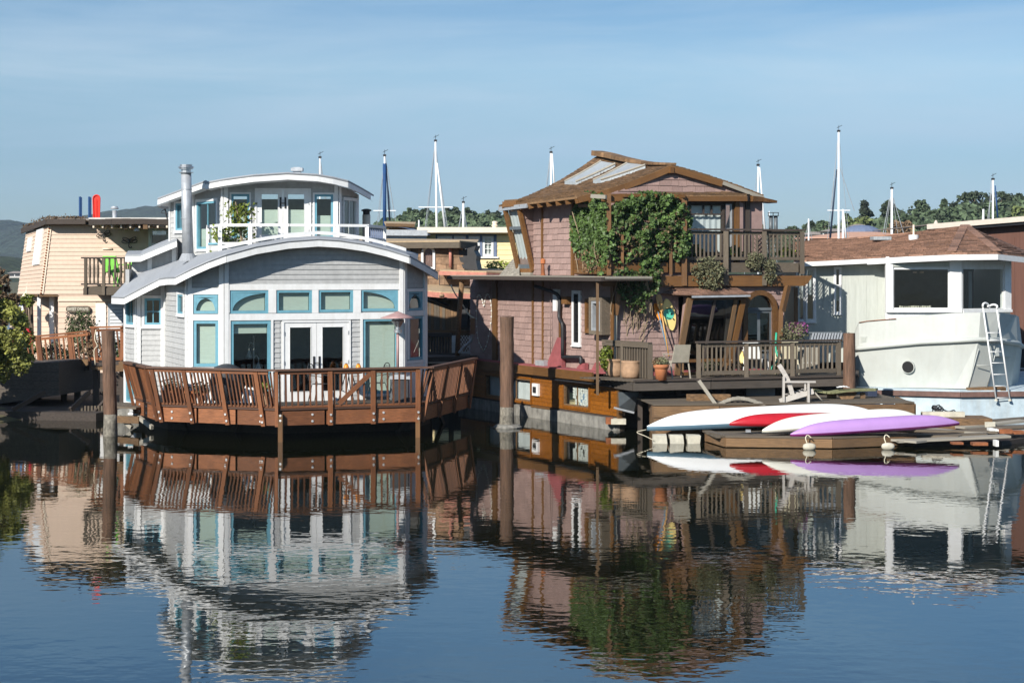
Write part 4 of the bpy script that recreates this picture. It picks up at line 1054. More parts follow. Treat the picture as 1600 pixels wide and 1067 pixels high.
# satellite dish behind
dsh = thing('satellite_dish', 'grey satellite dish with antenna arm left of the upper storey', 'satellite dish', W(261, 345, 52)); c = W(258, 327, 52)
MB().lathe((c.x, c.y, c.z), [(0.02, 0.0), (0.16, 0.03), (0.24, 0.10), (0.25, 0.105), (0.16, 0.05), (0.02, 0.02)], 16).obj('dish', 'galv', dsh, smooth=True)
MB().tube([c, W(262, 345, 52)], 0.02, 6).tube([c, W(252, 331, 51.9)], 0.012, 5).tube([W(252, 333, 51.9), W(263, 334, 51.9)], 0.012, 5).obj('arm', 'iron', dsh)

# ---- wooden deck of the grey house
dk = thing('deck', 'stained redwood deck with outward leaning railings in front of the grey houseboat', 'deck', (-5.2, 44.5, 0))
P0, P1, P2, P3, P4 = XY(214, 46.9), XY(250, 44.5), XY(433, 43.2), XY(655, 44.4), XY(730, 48.8)
zB, zT, zD, zR = 0.39, 0.745, 0.80, 1.73
pl_ = [P0, P1, P2, P3, P4, XY(700, 50.5), XY(214, 50)]
mb = MB(); mb.prism([V((p.x, p.y, zD - 0.06)) for p in pl_], (0, 0, 0.055)); mb.obj('deck_base', 'dark_wood', dk)
d = (P3 - P2).normalized(); nn = V((-d.y, d.x, 0)); k = 0.0
while k < 1.15:                                        # deck boards running along the front
    a = P2 + nn * (k + 0.06); beam('deck_board', 'grey_wood', dk, V((a.x, a.y, zD + 0.008)), V(((P3 + nn * (k + .06)).x, (P3 + nn * (k + .06)).y, zD + 0.008)), 0.135, 0.025); k += 0.145
def rim(a, b, nseg, m='redwood'):
    d = (b - a).normalized(); n_ = V((d.y, -d.x, 0)); L = (b - a).length
    for i in range(nseg):
        p = a + d * (L * i / nseg + 0.03); q = a + d * (L * (i + 1) / nseg - 0.03)
        beam('rim_beam', m, dk, p + V((0, 0, (zB + zT) / 2)) + n_ * 0.0, q + V((0, 0, (zB + zT) / 2)), 0.08, zT - zB)
    beam('bottom_rail', m, dk, a + V((0, 0, zT + 0.09)) + n_ * 0.03, b + V((0, 0, zT + 0.09)) + n_ * 0.03, 0.09, 0.05)
    beam('deck_edge', 'redwood_top', dk, a + V((0, 0, zT + 0.035)) + n_ * 0.02, b + V((0, 0, zT + 0.035)) + n_ * 0.02, 0.12, 0.03)
rim(P0, P1, 1); rim(P1, P2, 3); rim(P2, P3, 3); rim(P3, P4, 3, 'redwood')
def bolt(p, n_): MB().tube([p, p + n_ * 0.02], 0.028, 10).obj('bolt', 'bolt', dk)
def leaning(a, b, lean0, lean1, nb, posts, bolts=True, pw=0.11, m='redwood'):
    """a,b bottom line at z=zB; lean vectors at both ends from rim to rail"""
    d = (b - a).normalized(); n_ = V((d.y, -d.x, 0)); L = (b - a).length
    def foot(f, z, off=0.05): return a.lerp(b, f) + n_ * off + V((0, 0, z)) + lean0.lerp(lean1, f) * ((z - zB) / (zR - zB))
    for f in posts:
        beam('rail_post', m, dk, foot(f, zB - 0.02, 0.075), foot(f, zR - 0.05, 0.03), 0.055, pw, up=d)
        if bolts:
            for z in (zB + 0.08, zB + 0.24): bolt(foot(f, z, 0.10), n_)
    pf = sorted(posts); 
    for i in range(nb):
        f = (i + 0.5) / nb
        if min(abs(f - p) for p in posts) * L < 0.075: continue
        beam('baluster', 'redwood_dark', dk, foot(f, zT + 0.10, 0.02), foot(f, zR - 0.05, 0.0), 0.038, 0.038, up=d)
    ta, tb = foot(0, zR, 0.0), foot(1, zR, 0.0)
    beam('top_rail', 'redwood_top', dk, ta - d * 0.03, tb + d * 0.03, 0.15, 0.045)
    beam('sub_rail', m, dk, ta + V((0, 0, -0.065)), tb + V((0, 0, -0.065)), 0.045, 0.08)
    return ta, tb
LL = V((-0.26, -0.12, 0))
leaning(P1, P2, LL, V((-0.20, -0.12, 0)), 33, [0.03, 0.30, 0.60, 0.90])
cz = P2 + V((0, -0.06, 0)); beam('rail_post', 'redwood', dk, cz + V((0, 0, zB - .02)), cz + V((0, -0.06, zR - 0.03)), 0.075, 0.11)
for z in (zB + 0.08, zB + 0.24): bolt(cz + V((0, -0.035, z)), V((0, -1, 0)))
for k in range(1, 4):     # fan of balusters closing the gap at the corner
    b_ = P1.lerp(P2, 0.955 + 0.012 * k); beam('baluster', 'redwood_dark', dk, b_ + V((0, 0, zT + 0.1)), b_ + V((-0.2 + 0.055 * k, -0.12, zR - 0.05)), 0.038, 0.038)
beam('top_rail', 'redwood_top', dk, P2 + V((-0.22, -0.12, zR)), P2 + V((0.03, -0.12, zR)), 0.15, 0.045)
leaning(P2, P3, V((0.0, -0.12, 0)), V((0.02, -0.12, 0)), 24, [0.365, 0.665, 0.985])
leaning(P3, P4, V((0.30, -0.05, 0)), V((0.22, -0.02, 0)), 33, [0.03, 0.35, 0.66, 0.99], bolts=False)
for k in range(1, 4): beam('baluster', 'redwood_dark', dk, P3 + V((0.01 * k, 0.02, zT + 0.1)), P3 + V((0.02 + 0.085 * k, -0.05, zR - 0.05)), 0.038, 0.038)
beam('top_rail', 'redwood_top', dk, P3 + V((0.0, -0.11, zR)), P3 + V((0.32, -0.04, zR)), 0.15, 0.045)
# privacy panel at the left end: upright boards
d = (P1 - P0).normalized(); n_ = V((d.y, -d.x, 0)); nb = 13
for i in range(nb):
    f = (i + 0.5) / nb; p = P0.lerp(P1, f); beam('panel_board', 'redwood', dk, p + V((0, 0, zT - 0.02)) + n_ * 0.02, p + V((-0.26, -0.12, zR - 0.03)) + n_ * 0.02, (P1 - P0).length / nb - 0.012, 0.03, up=n_)
beam('top_rail', 'redwood_top', dk, P0 + V((-0.27, -0.1, zR)), P1 + V((-0.27, -0.12, zR)), 0.17, 0.06)
for f in (0.02, 0.97): p = P0.lerp(P1, f); beam('rail_post', 'redwood', dk, p + n_ * 0.06 + V((0, 0, zB)), p + n_ * 0.06 + V((-0.26, -0.12, zR - 0.04)), 0.06, 0.11, up=d)
for px_, yy in ((0.2, .1), (0.2, .27), (0.5, .1), (0.5, .27), (0.85, .1), (0.85, .27)): bolt(P0.lerp(P1, px_) + n_ * 0.04 + V((0, 0, zB + yy)), n_)
d12 = (P2 - P1).normalized(); n12 = V((d12.y, -d12.x, 0)); d23 = (P3 - P2).normalized(); n23 = V((d23.y, -d23.x, 0))
for f in (0.115, 0.87):
    for z in (0.09, 0.25): bolt(P1.lerp(P2, f) + n12 * 0.042 + V((0, 0, zB + z)), n12)
for f in (0.24, 0.74):
    for z in (0.09, 0.25): bolt(P2.lerp(P3, f) + n23 * 0.042 + V((0, 0, zB + z)), n23)
# diagonal gate brace
beam('brace', 'redwood', dk, P2.lerp(P3, 0.43) + V((0, -0.07, zT + 0.14)), P2.lerp(P3, 0.655) + V((0, -0.14, zR - 0.12)), 0.05, 0.11)
# carrying posts down into the water
for i, (p, dx) in enumerate(((P2, 0.09), (P3, -0.03))):
    c = p + V((dx, -0.04, 0)); beam('pile', 'orange_wood', dk, c + V((0, 0, -1.2)), c + V((0, 0, zT - 0.08)), 0.11, 0.15)
    for z in (0.52, 0.64): bolt(c + V((0, -0.06, z)), V((0, -1, 0)))
for p, q in ((XY(300, 46.2), XY(275, 46.4)), (XY(360, 45.6), XY(385, 45.8)), (XY(610, 45.8), XY(640, 46)), (XY(560, 46), XY(535, 46)), (XY(700, 48.5), XY(680, 48))):
    beam('brace', 'dark_wood', dk, V((p.x, p.y, -0.3)), V((q.x, q.y, 0.5)), 0.09, 0.09)
# the float that carries house and deck
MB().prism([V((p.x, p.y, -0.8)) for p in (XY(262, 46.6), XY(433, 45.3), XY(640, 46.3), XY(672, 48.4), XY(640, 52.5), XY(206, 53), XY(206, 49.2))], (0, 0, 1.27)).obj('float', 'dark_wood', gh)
MB().box((XY(205, 48.7).x, 49.2, 0.1), (0.7, 1.2, 0.5)).obj('float', 'concrete', gh)

# ---- things on the deck
def bistro_chair(loc, rz, label):
    t = thing('bistro_chair', label, 'chair', loc, 'black wire chairs on the redwood deck'); c = V(loc); Rm = Matrix.Translation(c) @ Matrix.Rotation(rz, 4, 'Z')
    def T(*p): return Rm @ V(p)
    s = MB(); s.lathe((0, 0, 0), [(0.2, 0.44), (0.2, 0.455)], 14); s.v = [Rm @ q for q in s.v]; s.obj('seat', 'iron', t)
    for sx in (-1, 1):
        tube('leg', 'iron', t, [T(sx * 0.15, -0.15, 0.44), T(sx * 0.2, -0.22, 0)], 0.011, 6); tube('leg', 'iron', t, [T(sx * 0.15, 0.15, 0.44), T(sx * 0.19, 0.24, 0)], 0.011, 6)
    b = MB(); b.tube(smooth_path([T(-0.19, 0.17, 0.45), T(-0.21, 0.24, 0.7), T(-0.14, 0.27, 0.9), T(0, 0.28, 0.95), T(0.14, 0.27, 0.9), T(0.21, 0.24, 0.7), T(0.19, 0.17, 0.45)], 4), 0.012, 6)
    for x in (-0.13, -0.065, 0, 0.065, 0.13): b.tube([T(x, 0.17, 0.45), T(x * 0.9, 0.27, 0.9)], 0.006, 5)
    b.tube(smooth_path([T(-0.21, 0.22, 0.68), T(-0.23, 0.0, 0.66), T(-0.2, -0.16, 0.62), T(-0.17, -0.16, 0.45)], 3), 0.01, 6).tube(smooth_path([T(0.21, 0.22, 0.68), T(0.23, 0.0, 0.66), T(0.2, -0.16, 0.62), T(0.17, -0.16, 0.45)], 3), 0.01, 6)
    b.obj('backrest', 'iron', t); return t
c = XY(500, 45.15); bistro_chair((c.x, c.y, zD + .02), R(70), 'black wire chair in front of the left door leaf on the deck')
c = XY(590, 45.6); bistro_chair((c.x, c.y, zD + .02), R(-60), 'black wire chair before the green-blinded right window')
c = XY(545, 45.4); tt = thing('bistro_table', 'round black wire table between the chairs on the redwood deck', 'table', (c.x, c.y, zD + .02)); MB().lathe((c.x, c.y, zD + 0.02), [(0.34, 0.70), (0.35, 0.72), (0.34, 0.735)], 20).obj('tabletop', 'iron', tt)
for a in range(4): tube('leg', 'iron', tt, [(c.x + 0.08 * math.cos(a * 1.57), c.y + 0.08 * math.sin(a * 1.57), zD + 0.72), (c.x + 0.28 * math.cos(a * 1.57 + .4), c.y + 0.28 * math.sin(a * 1.57 + .4), zD + 0.02)], 0.013, 6)
def small_pot(x, y, z, r, h, m, label, plant=None, group=None, cat='pot'):
    t = thing('flower_pot', label, cat, (x, y, z), group)
    MB().lathe((x, y, z), [(r * 0.68, 0), (r * 0.95, h * 0.8), (r * 1.08, h * 0.8), (r * 1.08, h), (r * 0.92, h), (r * 0.88, h * 0.86)], 18).obj('pot', m, t, smooth=False)
    return t
for px_, lab in ((541, 'small orange lantern pot at the left of the bistro table top'), (560, 'small orange lantern pot at the right of the bistro table top')):
    c = XY(px_, 45.4); t = thing('lantern', lab, 'lantern', (c.x, c.y, zD + 0.757)); MB().lathe((c.x, c.y, zD + 0.757), [(0.085, 0), (0.07, 0.12), (0.045, 0.19), (0.03, 0.2)], 14).obj('shade', 'paddle_orange', t, smooth=True); MB().lathe((c.x, c.y, zD + 0.957), [(0.032, 0), (0.032, 0.02)], 10).obj('cap', 'iron', t)
# patio heater
c = XY(621.5, 45.9); hz = zD + .02; ht = thing('patio_heater', 'tall patio heater with a wide mushroom shade by the right corner of the deck', 'patio heater', (c.x, c.y, hz))
MB().tube([(c.x, c.y, hz + 0.75), (c.x, c.y, Z(519, 45.9))], 0.035, 10).obj('pole', 'heater_top', ht, smooth=True)
MB().lathe((c.x, c.y, hz), [(0.25, 0), (0.25, 0.04), (0.2, 0.06), (0.2, 0.72), (0.12, 0.78), (0.04, 0.8)], 20).obj('base', 'grey_plastic', ht)
z0 = Z(521, 45.9); MB().lathe((c.x, c.y, z0), [(0.04, 0), (0.10, 0.02), (0.10, 0.09), (0.06, 0.12), (0.06, 0.16), (0.17, 0.32), (0.14, 0.36), (0.14, 0.44)], 18).obj('burner', 'steel', ht)
z0 = Z(496.5, 45.9); MB().lathe((c.x, c.y, z0), [(0.44, -0.01), (0.45, 0.0), (0.30, 0.05), (0.12, 0.12), (0.02, 0.165)], 28).obj('heater_shade', 'heater_top', ht, smooth=True)
# covered barbecue
c = XY(354, 44.55); bq = thing('barbecue', 'round black covered barbecue behind the left railing', 'barbecue', (c.x, c.y, zD))
MB().lathe((c.x, c.y, zD), [(0.36, 0.12), (0.40, 0.6), (0.39, 0.8), (0.30, 0.93), (0.12, 1.0), (0.02, 1.01)], 20).obj('cover', 'cover_black', bq, smooth=True)
for a in range(3): tube('leg', 'iron', bq, [(c.x + .2 * math.cos(a * 2.1), c.y + .2 * math.sin(a * 2.1), zD + 0.3), (c.x + .3 * math.cos(a * 2.1), c.y + .3 * math.sin(a * 2.1), zD)], 0.015, 6)
# bin and grey storage
c = XY(626, 45.35); bn = thing('bin', 'grey lidded bin by the patio heater behind the railing', 'bin', (c.x, c.y, zD))
MB().prism([V((c.x + x, c.y + y, zD + 0.02)) for x, y in ((-.2, -.17), (.2, -.17), (.2, .17), (-.2, .17))], (0, 0, 0.56)).obj('body', 'cover_black', bn)
MB().box((c.x, c.y, zD + 0.62), (0.52, 0.42, 0.07)).box((c.x, c.y, zD + 0.67), (0.3, 0.25, 0.04)).obj('lid', 'galv', bn)
# flower pots behind the slanted rail
for i, (px_, Y, r, h, m_, lab) in enumerate(((262, 45.1, 0.17, 0.30, 'brick_pot', 'brick red flower pot at the left corner of the redwood deck'), (278, 45.3, 0.19, 0.34, 'terracotta', 'terracotta pot with white flowers left on the redwood deck'), (298, 45.0, 0.18, 0.30, 'terracotta', 'terracotta pot with dark plants near the first slanted post'), (318, 44.6, 0.16, 0.28, 'brick_pot', 'brick red pot before the narrow left window'), (414, 44.3, 0.15, 0.3, 'clay', 'pale clay pot with lily leaves at the deck corner'))):
    c = XY(px_, Y); small_pot(c.x, c.y, zD + .01, r, h, m_, lab)
    s_ = shrub('potted_plant', ['green leafy plant in the leftmost deck pot', 'white flowering plant in a terracotta deck pot', 'dark leafy plant near the first slanted post', 'sparse plant before the narrow left window', 'pale green lily plant at the deck corner'][i], 'plant', (c.x, c.y, zD + h * .85), 0.3, 0.3, ('leaf', 'flower_white', 'leaf', 'leaf_olive', 'leaf_bright')[i], 130, 0.07, stems=4, clump=0.28)
for px_, lab, w_ in ((385, 'white garden bag leaning inside the railing', 0.24), (330, 'folded white chair inside the slanted railing', 0.3)):
    c = XY(px_, 44.35); t = thing('folding_chair' if 'chair' in lab else 'garden_bag', lab, 'chair' if 'chair' in lab else 'bag', (c.x, c.y, zD))
    MB().beam((c.x - w_ / 2, c.y, zD + 0.05), (c.x - w_ / 2 + 0.1, c.y + 0.2, zD + 0.5), 0.03, 0.05).beam((c.x + w_ / 2, c.y, zD + 0.05), (c.x + w_ / 2 + .1, c.y + 0.2, zD + 0.5), 0.03, 0.05).obj('frame', 'white_paint', t)
    MB().prism([V((c.x - w_ / 2, c.y, zD + 0.05)), V((c.x + w_ / 2, c.y, zD + 0.05)), V((c.x + w_ / 2 + .09, c.y + .19, zD + .42)), V((c.x - w_ / 2 + .09, c.y + .19, zD + .42))], (0, 0.03, 0)).obj('cloth', 'blind_white', t)
# big piles standing free
def pile(px_, Y, top, r, label, lean=0.0, m='pile_wood', base_m='concrete', wl=655):
    c = XY(px_, Y); t = thing('mooring_pile', label, 'pile', (c.x, Y, 0)); zt = Z(top, Y); zw = 0.55
    k = MB(); n = 10; k.tube([(c.x + lean * i / n, Y, zw + (zt - zw) * i / n) for i in range(n + 1)], [r * (1 + 0.04 * math.sin(i * 2.1)) for i in range(n + 1)], 20).obj('post', m, t, smooth=False)
    MB().tube([(c.x, Y, -1.2), (c.x, Y, 0.12), (c.x, Y, 0.3), (c.x, Y, zw)], [r * 1.1, r * 1.09, r * 1.03, r * .985], 20).obj('waterline_band', 'barnacle', t, smooth=True)
    return t
pile(172.5, 44.7, 516.5, 0.165, 'tall brown mooring pile left of the grey houseboat', lean=-0.06)
t = pile(792, 47.0, 495, 0.18, 'tall brown mooring pile in front of the pink shingled houseboat', lean=0.0)
c = XY(793, 47.0); MB().lathe((c.x, c.y, 0.0), [(0.36, -0.05), (0.38, 0.03), (0.30, 0.09), (0.19, 0.10)], 22).obj('collar', 'concrete', t)
# small landing at the far left corner of the deck
ld = thing('landing', 'small weathered plank landing at the waterline left of the redwood deck', 'landing', (XY(200, 47.6).x, 47.6, 0.3))
for k in range(5): c0_, c1_ = XY(178, 46.6 + k * 0.3), XY(218, 46.2 + k * 0.3); beam('plank', 'grey_wood', ld, V((c0_.x, c0_.y, 0.58)), V((c1_.x, c1_.y, 0.58)), 0.27, 0.05)
beam('beam', 'brown_wood', ld, W(180, 655, 46.5), W(218, 656, 46.1), 0.08, 0.18); beam('brace', 'pale_wood', ld, W(217, 652, 46.2), W(238, 668, 45.6), 0.08, 0.10); beam('brace', 'pale_wood', ld, W(186, 650, 46.6), W(206, 668, 46.3), 0.08, 0.10)
beam('sign_plate', 'white_paint', ld, W(200, 646.5, 46.3), W(208, 646.5, 46.25), 0.02, 0.05)
# ================================================================= PINK SHINGLED HOUSEBOAT
ph = thing('houseboat', 'pink shingled two-storey houseboat with curled wooden shingle roof and orange timber trim', 'houseboat', (2.8, 47.5, 0))
SD = V((-0.466, 0.885, 0)); SN = V((-0.885, -0.466, 0))          # side wall: runs back-left, faces left-front
WS = Wall((-1.26, 54.4), (2.68, 46.9), True)
WN = Wall((2.68, 46.9), (7.36, 48.5), True)
def sline(off, t): return V((3.17, 45.96, 0)) + SN * off + SD * t
shp = Pieces('wall_shingle', 'wall_shingles', 'pink_shingle', 300)
SH = 0.165
DZ, DF = 1.47, 1.35
zE = 3.90
hS = [WS.rect(898.5, 459, 906.5, 535), WS.rect(918.5, 471, 926.5, 515), WS.rect(937, 470, 951.5, 516.5)]
oS = [(0, DZ), (WS.len, DZ), (WS.len, zE), (0, zE)]
WS.holes_panel('wall', 'pink_paint', ph, oS, hS, -0.12, 0)
# shingle courses between the upright boards
ucut = [WS.uv(px_, 510)[0] for px_ in (735, 772.4, 778.7, 833, 835, 848.6, 850.4, 869, 878.5)]
for a, b in ((0, ucut[1]), (ucut[2], ucut[3]), (ucut[4], ucut[5]), (ucut[6], ucut[7]), (ucut[8], WS.len)):
    shp.shingle(WS, [(a, DZ), (b, DZ), (b, zE), (a, zE)], hS, SH, (0.16, 0.36))
def stp(name, m, x0, x1, z0, z1, n1, n0=0.0, w=WS): return w.trim(name, m, ph, (w.uv(x0, 510)[0], z0, w.uv(x1, 510)[0], z1), n0, n1)
stp('corner_board', 'orange_wood', 772.4, 778.7, DZ, zE, 0.08); stp('corner_board', 'orange_wood', 833, 835, DZ, zE, 0.05); stp('corner_board', 'orange_wood', 848.6, 850.4, DZ, zE, 0.05)
stp('post', 'pink_paint', 869, 878, DZ, 3.0, 0.12); stp('post', 'white_paint', 869.5, 875.5, 3.0, 3.6, 0.12); stp('corner_board', 'orange_wood', 878.2, 879.2, DZ, 3.4, 0.1)
WS.trim('corner_board', 'orange_wood', ph, (WS.len - 0.12, DZ, WS.len + 0.02, zE), 0.0, 0.05)
window(ph, WS, hS[0], frame='iron', tw=0.09, fw=0.04, ny=5, out=0.06); window(ph, WS, hS[1], trim='orange_wood', frame='orange_wood', tw=0.07, fw=0.04, nx=2, ny=4, out=0.06)
wf = window(ph, WS, hS[2], trim='grey_wood', frame='galv', tw=0.10, fw=0.07, out=0.28, n0=0.0, sill=False)
# fittings on the side wall
def sp(px_, py_, n=0.06, w=WS): u, v = w.uv(px_, py_); return w.P(u, v, n)
dp = tube('downpipe', 'iron', ph, smooth_path([sp(860, 447, .5), sp(868, 452, .35), sp(879, 463, .12), sp(879.5, 493, .12), sp(883, 502, .14), sp(886, 510, .14), sp(886, 556, .14)], 4), 0.05, 10)
tube('pipe', 'iron', ph, smooth_path([sp(887, 558, .16), sp(912, 558, .16), sp(915.5, 560, .16), sp(916, 568, .16)], 4), 0.055, 10)
tube('downpipe', 'pink_paint', ph, [sp(865, 448, .1), sp(865, 553, .1)], 0.012, 6)
lb = MB(); WS.wbox(lb, WS.uv(885, 468)[0], WS.uv(0, 0)[1] * 0 + sp(889, 475).z, WS.uv(893, 468)[0], sp(889, 463).z, 0.0, 0.16); lb.obj('lamp_box', 'orange_wood', ph)
for tri in (((860.5, 574), (886, 576), (886, 531), (882, 527), (879, 527)), ((906, 579), (922, 582), (922, 567), (914, 568.5)), ((931, 581), (949, 585), (941, 566), (938, 566))):
    c = [sp(a, b, 0.05) for a, b in tri]; MB().prism(c, SN * 0.12).obj('bracket', 'red_deck', ph)
bx = MB(); WS.wbox(bx, WS.uv(851, 567)[0], DZ, WS.uv(864, 567)[0], DZ + 0.14, 0.05, 0.3); bx.obj('box', 'galv', ph)
# red walkway along the side with an orange edge beam
e0, e1 = sline(0.40, -0.0), sline(0.40, 9.6)
e0 = sline(0.40, 1.45)
w0, w1 = sline(-0.02, 1.3), sline(-0.02, 9.6)
MB().prism([V((p.x, p.y, 1.41)) for p in (e0, w0, w1, e1)], (0, 0, 0.06)).obj('walkway', 'red_deck', ph)
nb_ = 5
for i in range(nb_): a, b = e0.lerp(e1, i / nb_), e0.lerp(e1, (i + 1) / nb_); beam('edge_beam', 'orange_wood', ph, V((a.x, a.y, 1.325)) + SN * 0.02, V((b.x, b.y, 1.325)) + SN * 0.02, 0.06, 0.235)
# hull below: varnished planks over a concrete float
WH = Wall(tuple(sline(0.26, 9.6))[:2], tuple(sline(0.26, 0.35))[:2], True)
hH = [WH.rect(761, 589, 830.5, 623), WH.rect(882.5, 602, 921.5, 635)]
zo = 0.36
WH.holes_panel('hull', 'dark_wood', ph, [(0, -0.9), (WH.len, -0.9), (WH.len, 1.2), (0, 1.2)], hH, -0.15, 0)
v = zo; k = 0
while v < 1.16:
    for r, a, b in WH.rows([(0.0, v), (WH.len, v), (WH.len, min(v + 0.105, 1.18)), (0.0, min(v + 0.105, 1.18))], hH, 0.2, None, (1.6, 3.2)):
        vv, ff = WH.piece(r, a, b, 0, 0.018, 0.024); mesh('hull_plank', vv, ff, 'varnish_wood', ph)
    v += 0.112
MB().prism([WH.P(0, -0.9, 0.0), WH.P(WH.len, -0.9, 0), WH.P(WH.len, 0.30, 0), WH.P(0, 0.30, 0)], SN * 0.10).obj('float', 'concrete', ph)
WH.trim('rub_rail', 'orange_wood', ph, (WH.uv(835, 627)[0], zo - 0.06, WH.uv(866, 630)[0], zo - 0.01), 0.02, 0.12)
WH.trim('corner_post', 'orange_wood', ph, (WH.len - 0.06, 0.3, WH.len + 0.04, 1.2), -0.05, 0.06)
for h_, nx_ in ((hH[0], 3), (hH[1], 2)): window(ph, WH, h_, trim='varnish_wood', frame='brown_wood', tw=0.07, fw=0.035, nx=nx_, out=0.05, blind=(0, 1) if nx_ == 3 else None, blind_m='curtain', sill=False)  # left window's curtain stands in for white reflections on its panes
# patchwork of white cards in the right hull window
cd = MB(); u0, v0, u1, v1 = hH[1]
for i in range(10):
    for j in range(6):
        if random.random() < 0.8 and i > 2:
            uu = u0 + 0.05 + (u1 - u0 - 0.1) * i / 10; vv = v0 + 0.05 + (v1 - v0 - 0.1) * j / 6; cw, chh = (u1 - u0) / 12, (v1 - v0) / 9
            a = random.uniform(-.5, .5); pts = [WH.P(uu + cw / 2 + math.cos(a + q) * cw * .9, vv + chh / 2 + math.sin(a + q) * chh * .95, -0.034) for q in (0.6, 2.5, 3.7, 5.6)]; cd.prism(pts, SN * 0.006)
cd.obj('card_screen', 'paper', ph)
pb_ = MB(); WH.wbox(pb_, WH.uv(835.5, 608)[0], sp(840, 618, 0, WH).z, WH.uv(844.5, 608)[0], sp(840, 599, 0, WH).z, 0.0, 0.09); q_ = pb_.obj('meter_box', 'white_paint', ph)
pb_ = MB(); WH.wbox(pb_, WH.uv(838, 608)[0], sp(840, 613, 0, WH).z, WH.uv(842, 608)[0], sp(840, 604, 0, WH).z, 0.09, 0.12); pb_.obj('meter_face', 'iron', q_)
WH.trim('hatch', 'varnish_wood', ph, WH.rect(866.5, 604, 875.5, 622.5), 0.02, 0.045)
WH.trim('awning', 'iron', ph, (WH.uv(870, 600)[0], 1.13, WH.len - 0.1, 1.17), 0.02, 0.22)
# front deck
fd = [XY(929, 47.35), XY(990, 45.1), XY(1342, 47.2), XY(1342, 50.5), XY(960, 50.5)]
MB().prism([V((p.x, p.y, DF - 0.08)) for p in fd], (0, 0, 0.05)).obj('deck_base', 'dark_wood', ph)
dF = (fd[2] - fd[1]).normalized(); nF = V((-dF.y, dF.x, 0)); LFr = (fd[2] - fd[1]).length
for k in range(13):
    o_ = 0.07 + k * 0.145; s0 = max(-1.0, -0.40 * o_ - 0.0); a = fd[1] + nF * o_ + dF * s0; b = fd[1] + nF * o_ + dF * LFr
    beam('deck_board', 'grey_wood', ph, V((a.x, a.y, DF - 0.015)), V((b.x, b.y, DF - 0.015)), 0.135, 0.03)
for a, b, n_ in ((fd[0], fd[1], 1), (fd[1], fd[2], 3)):
    for i in range(n_):
        p, q = a.lerp(b, i / n_), a.lerp(b, (i + 1) / n_ - 0.004); beam('edge_beam', 'old_beam', ph, V((p.x, p.y, DF - 0.15)), V((q.x, q.y, DF - 0.15)), 0.06, 0.21)
for i in range(3): p, q = fd[1].lerp(fd[2], i / 3), fd[1].lerp(fd[2], (i + 1) / 3 - .004); beam('edge_board', 'dark_wood', ph, V((p.x, p.y - .03, DF + 0.0)), V((q.x, q.y - .03, DF + 0.0)), 0.09, 0.05)
# dark timber substructure below the deck
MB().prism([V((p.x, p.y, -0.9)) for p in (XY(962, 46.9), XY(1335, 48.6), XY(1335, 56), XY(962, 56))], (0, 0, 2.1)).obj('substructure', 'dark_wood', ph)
for px_ in (1000, 1060, 1130, 1206, 1275, 1330): c = XY(px_, 46.2 + (px_ - 1000) * 0.004); beam('deck_post', 'dark_wood', ph, V((c.x, c.y, -1)), V((c.x, c.y, 1.2)), 0.12, 0.12)
MB().box(W(1187, 615, 46.9), (0.75, 0.4, 0.6)).obj('tank', 'grey_plastic', ph)
# lower roof (eave) with gutter
g0, g1 = sline(0.85, 0.15), sline(0.85, 9.2)
i0, i1 = sline(-0.6, 0.15), sline(-0.6, 9.2)
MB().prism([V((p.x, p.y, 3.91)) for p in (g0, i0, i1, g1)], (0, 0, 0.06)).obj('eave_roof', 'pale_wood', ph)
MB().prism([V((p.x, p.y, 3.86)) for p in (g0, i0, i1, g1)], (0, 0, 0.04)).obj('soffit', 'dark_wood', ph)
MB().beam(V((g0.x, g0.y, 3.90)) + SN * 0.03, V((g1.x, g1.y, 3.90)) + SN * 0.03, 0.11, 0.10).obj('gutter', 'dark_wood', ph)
q = [sline(0.6, .15), sline(-2, .15), V((7.3, 47.5, 0)), V((6.9, 46.2, 0))]
beam('eave_post', 'brown_wood', ph, V((sline(0.84, .5).x, sline(0.84, .5).y, 0.93)), V((sline(0.84, .5).x, sline(0.84, .5).y, 3.86)), 0.07, 0.07)
# ---- front lower wall
DOORB = DF + 0.03
zc2 = 3.72
hN = [WN.rect(1166, 461, 1206, 581)]
oN = [(0, DF), (WN.len, DF), (WN.len, zc2 + 0.3), (0, zc2 + 0.3)]
bayx = (WN.uv(1060, 510)[0], WN.uv(1142, 510)[0])
hBay = (bayx[0], DF, bayx[1] - 0.15, WN.uv(1100, 463)[1])
WN.holes_panel('wall', 'pink_paint', ph, oN, hN + [hBay], -0.12, 0)
shp.shingle(WN, oN, hN + [(WN.uv(1057, 510)[0], DF, WN.uv(1150, 510)[0], WN.uv(1100, 455)[1])], SH, (0.16, 0.36), v_start=DF)
WN.trim('baseboard', 'red_deck', ph, (0.0, DF, WN.len, DF + 0.13), 0.02, 0.06)
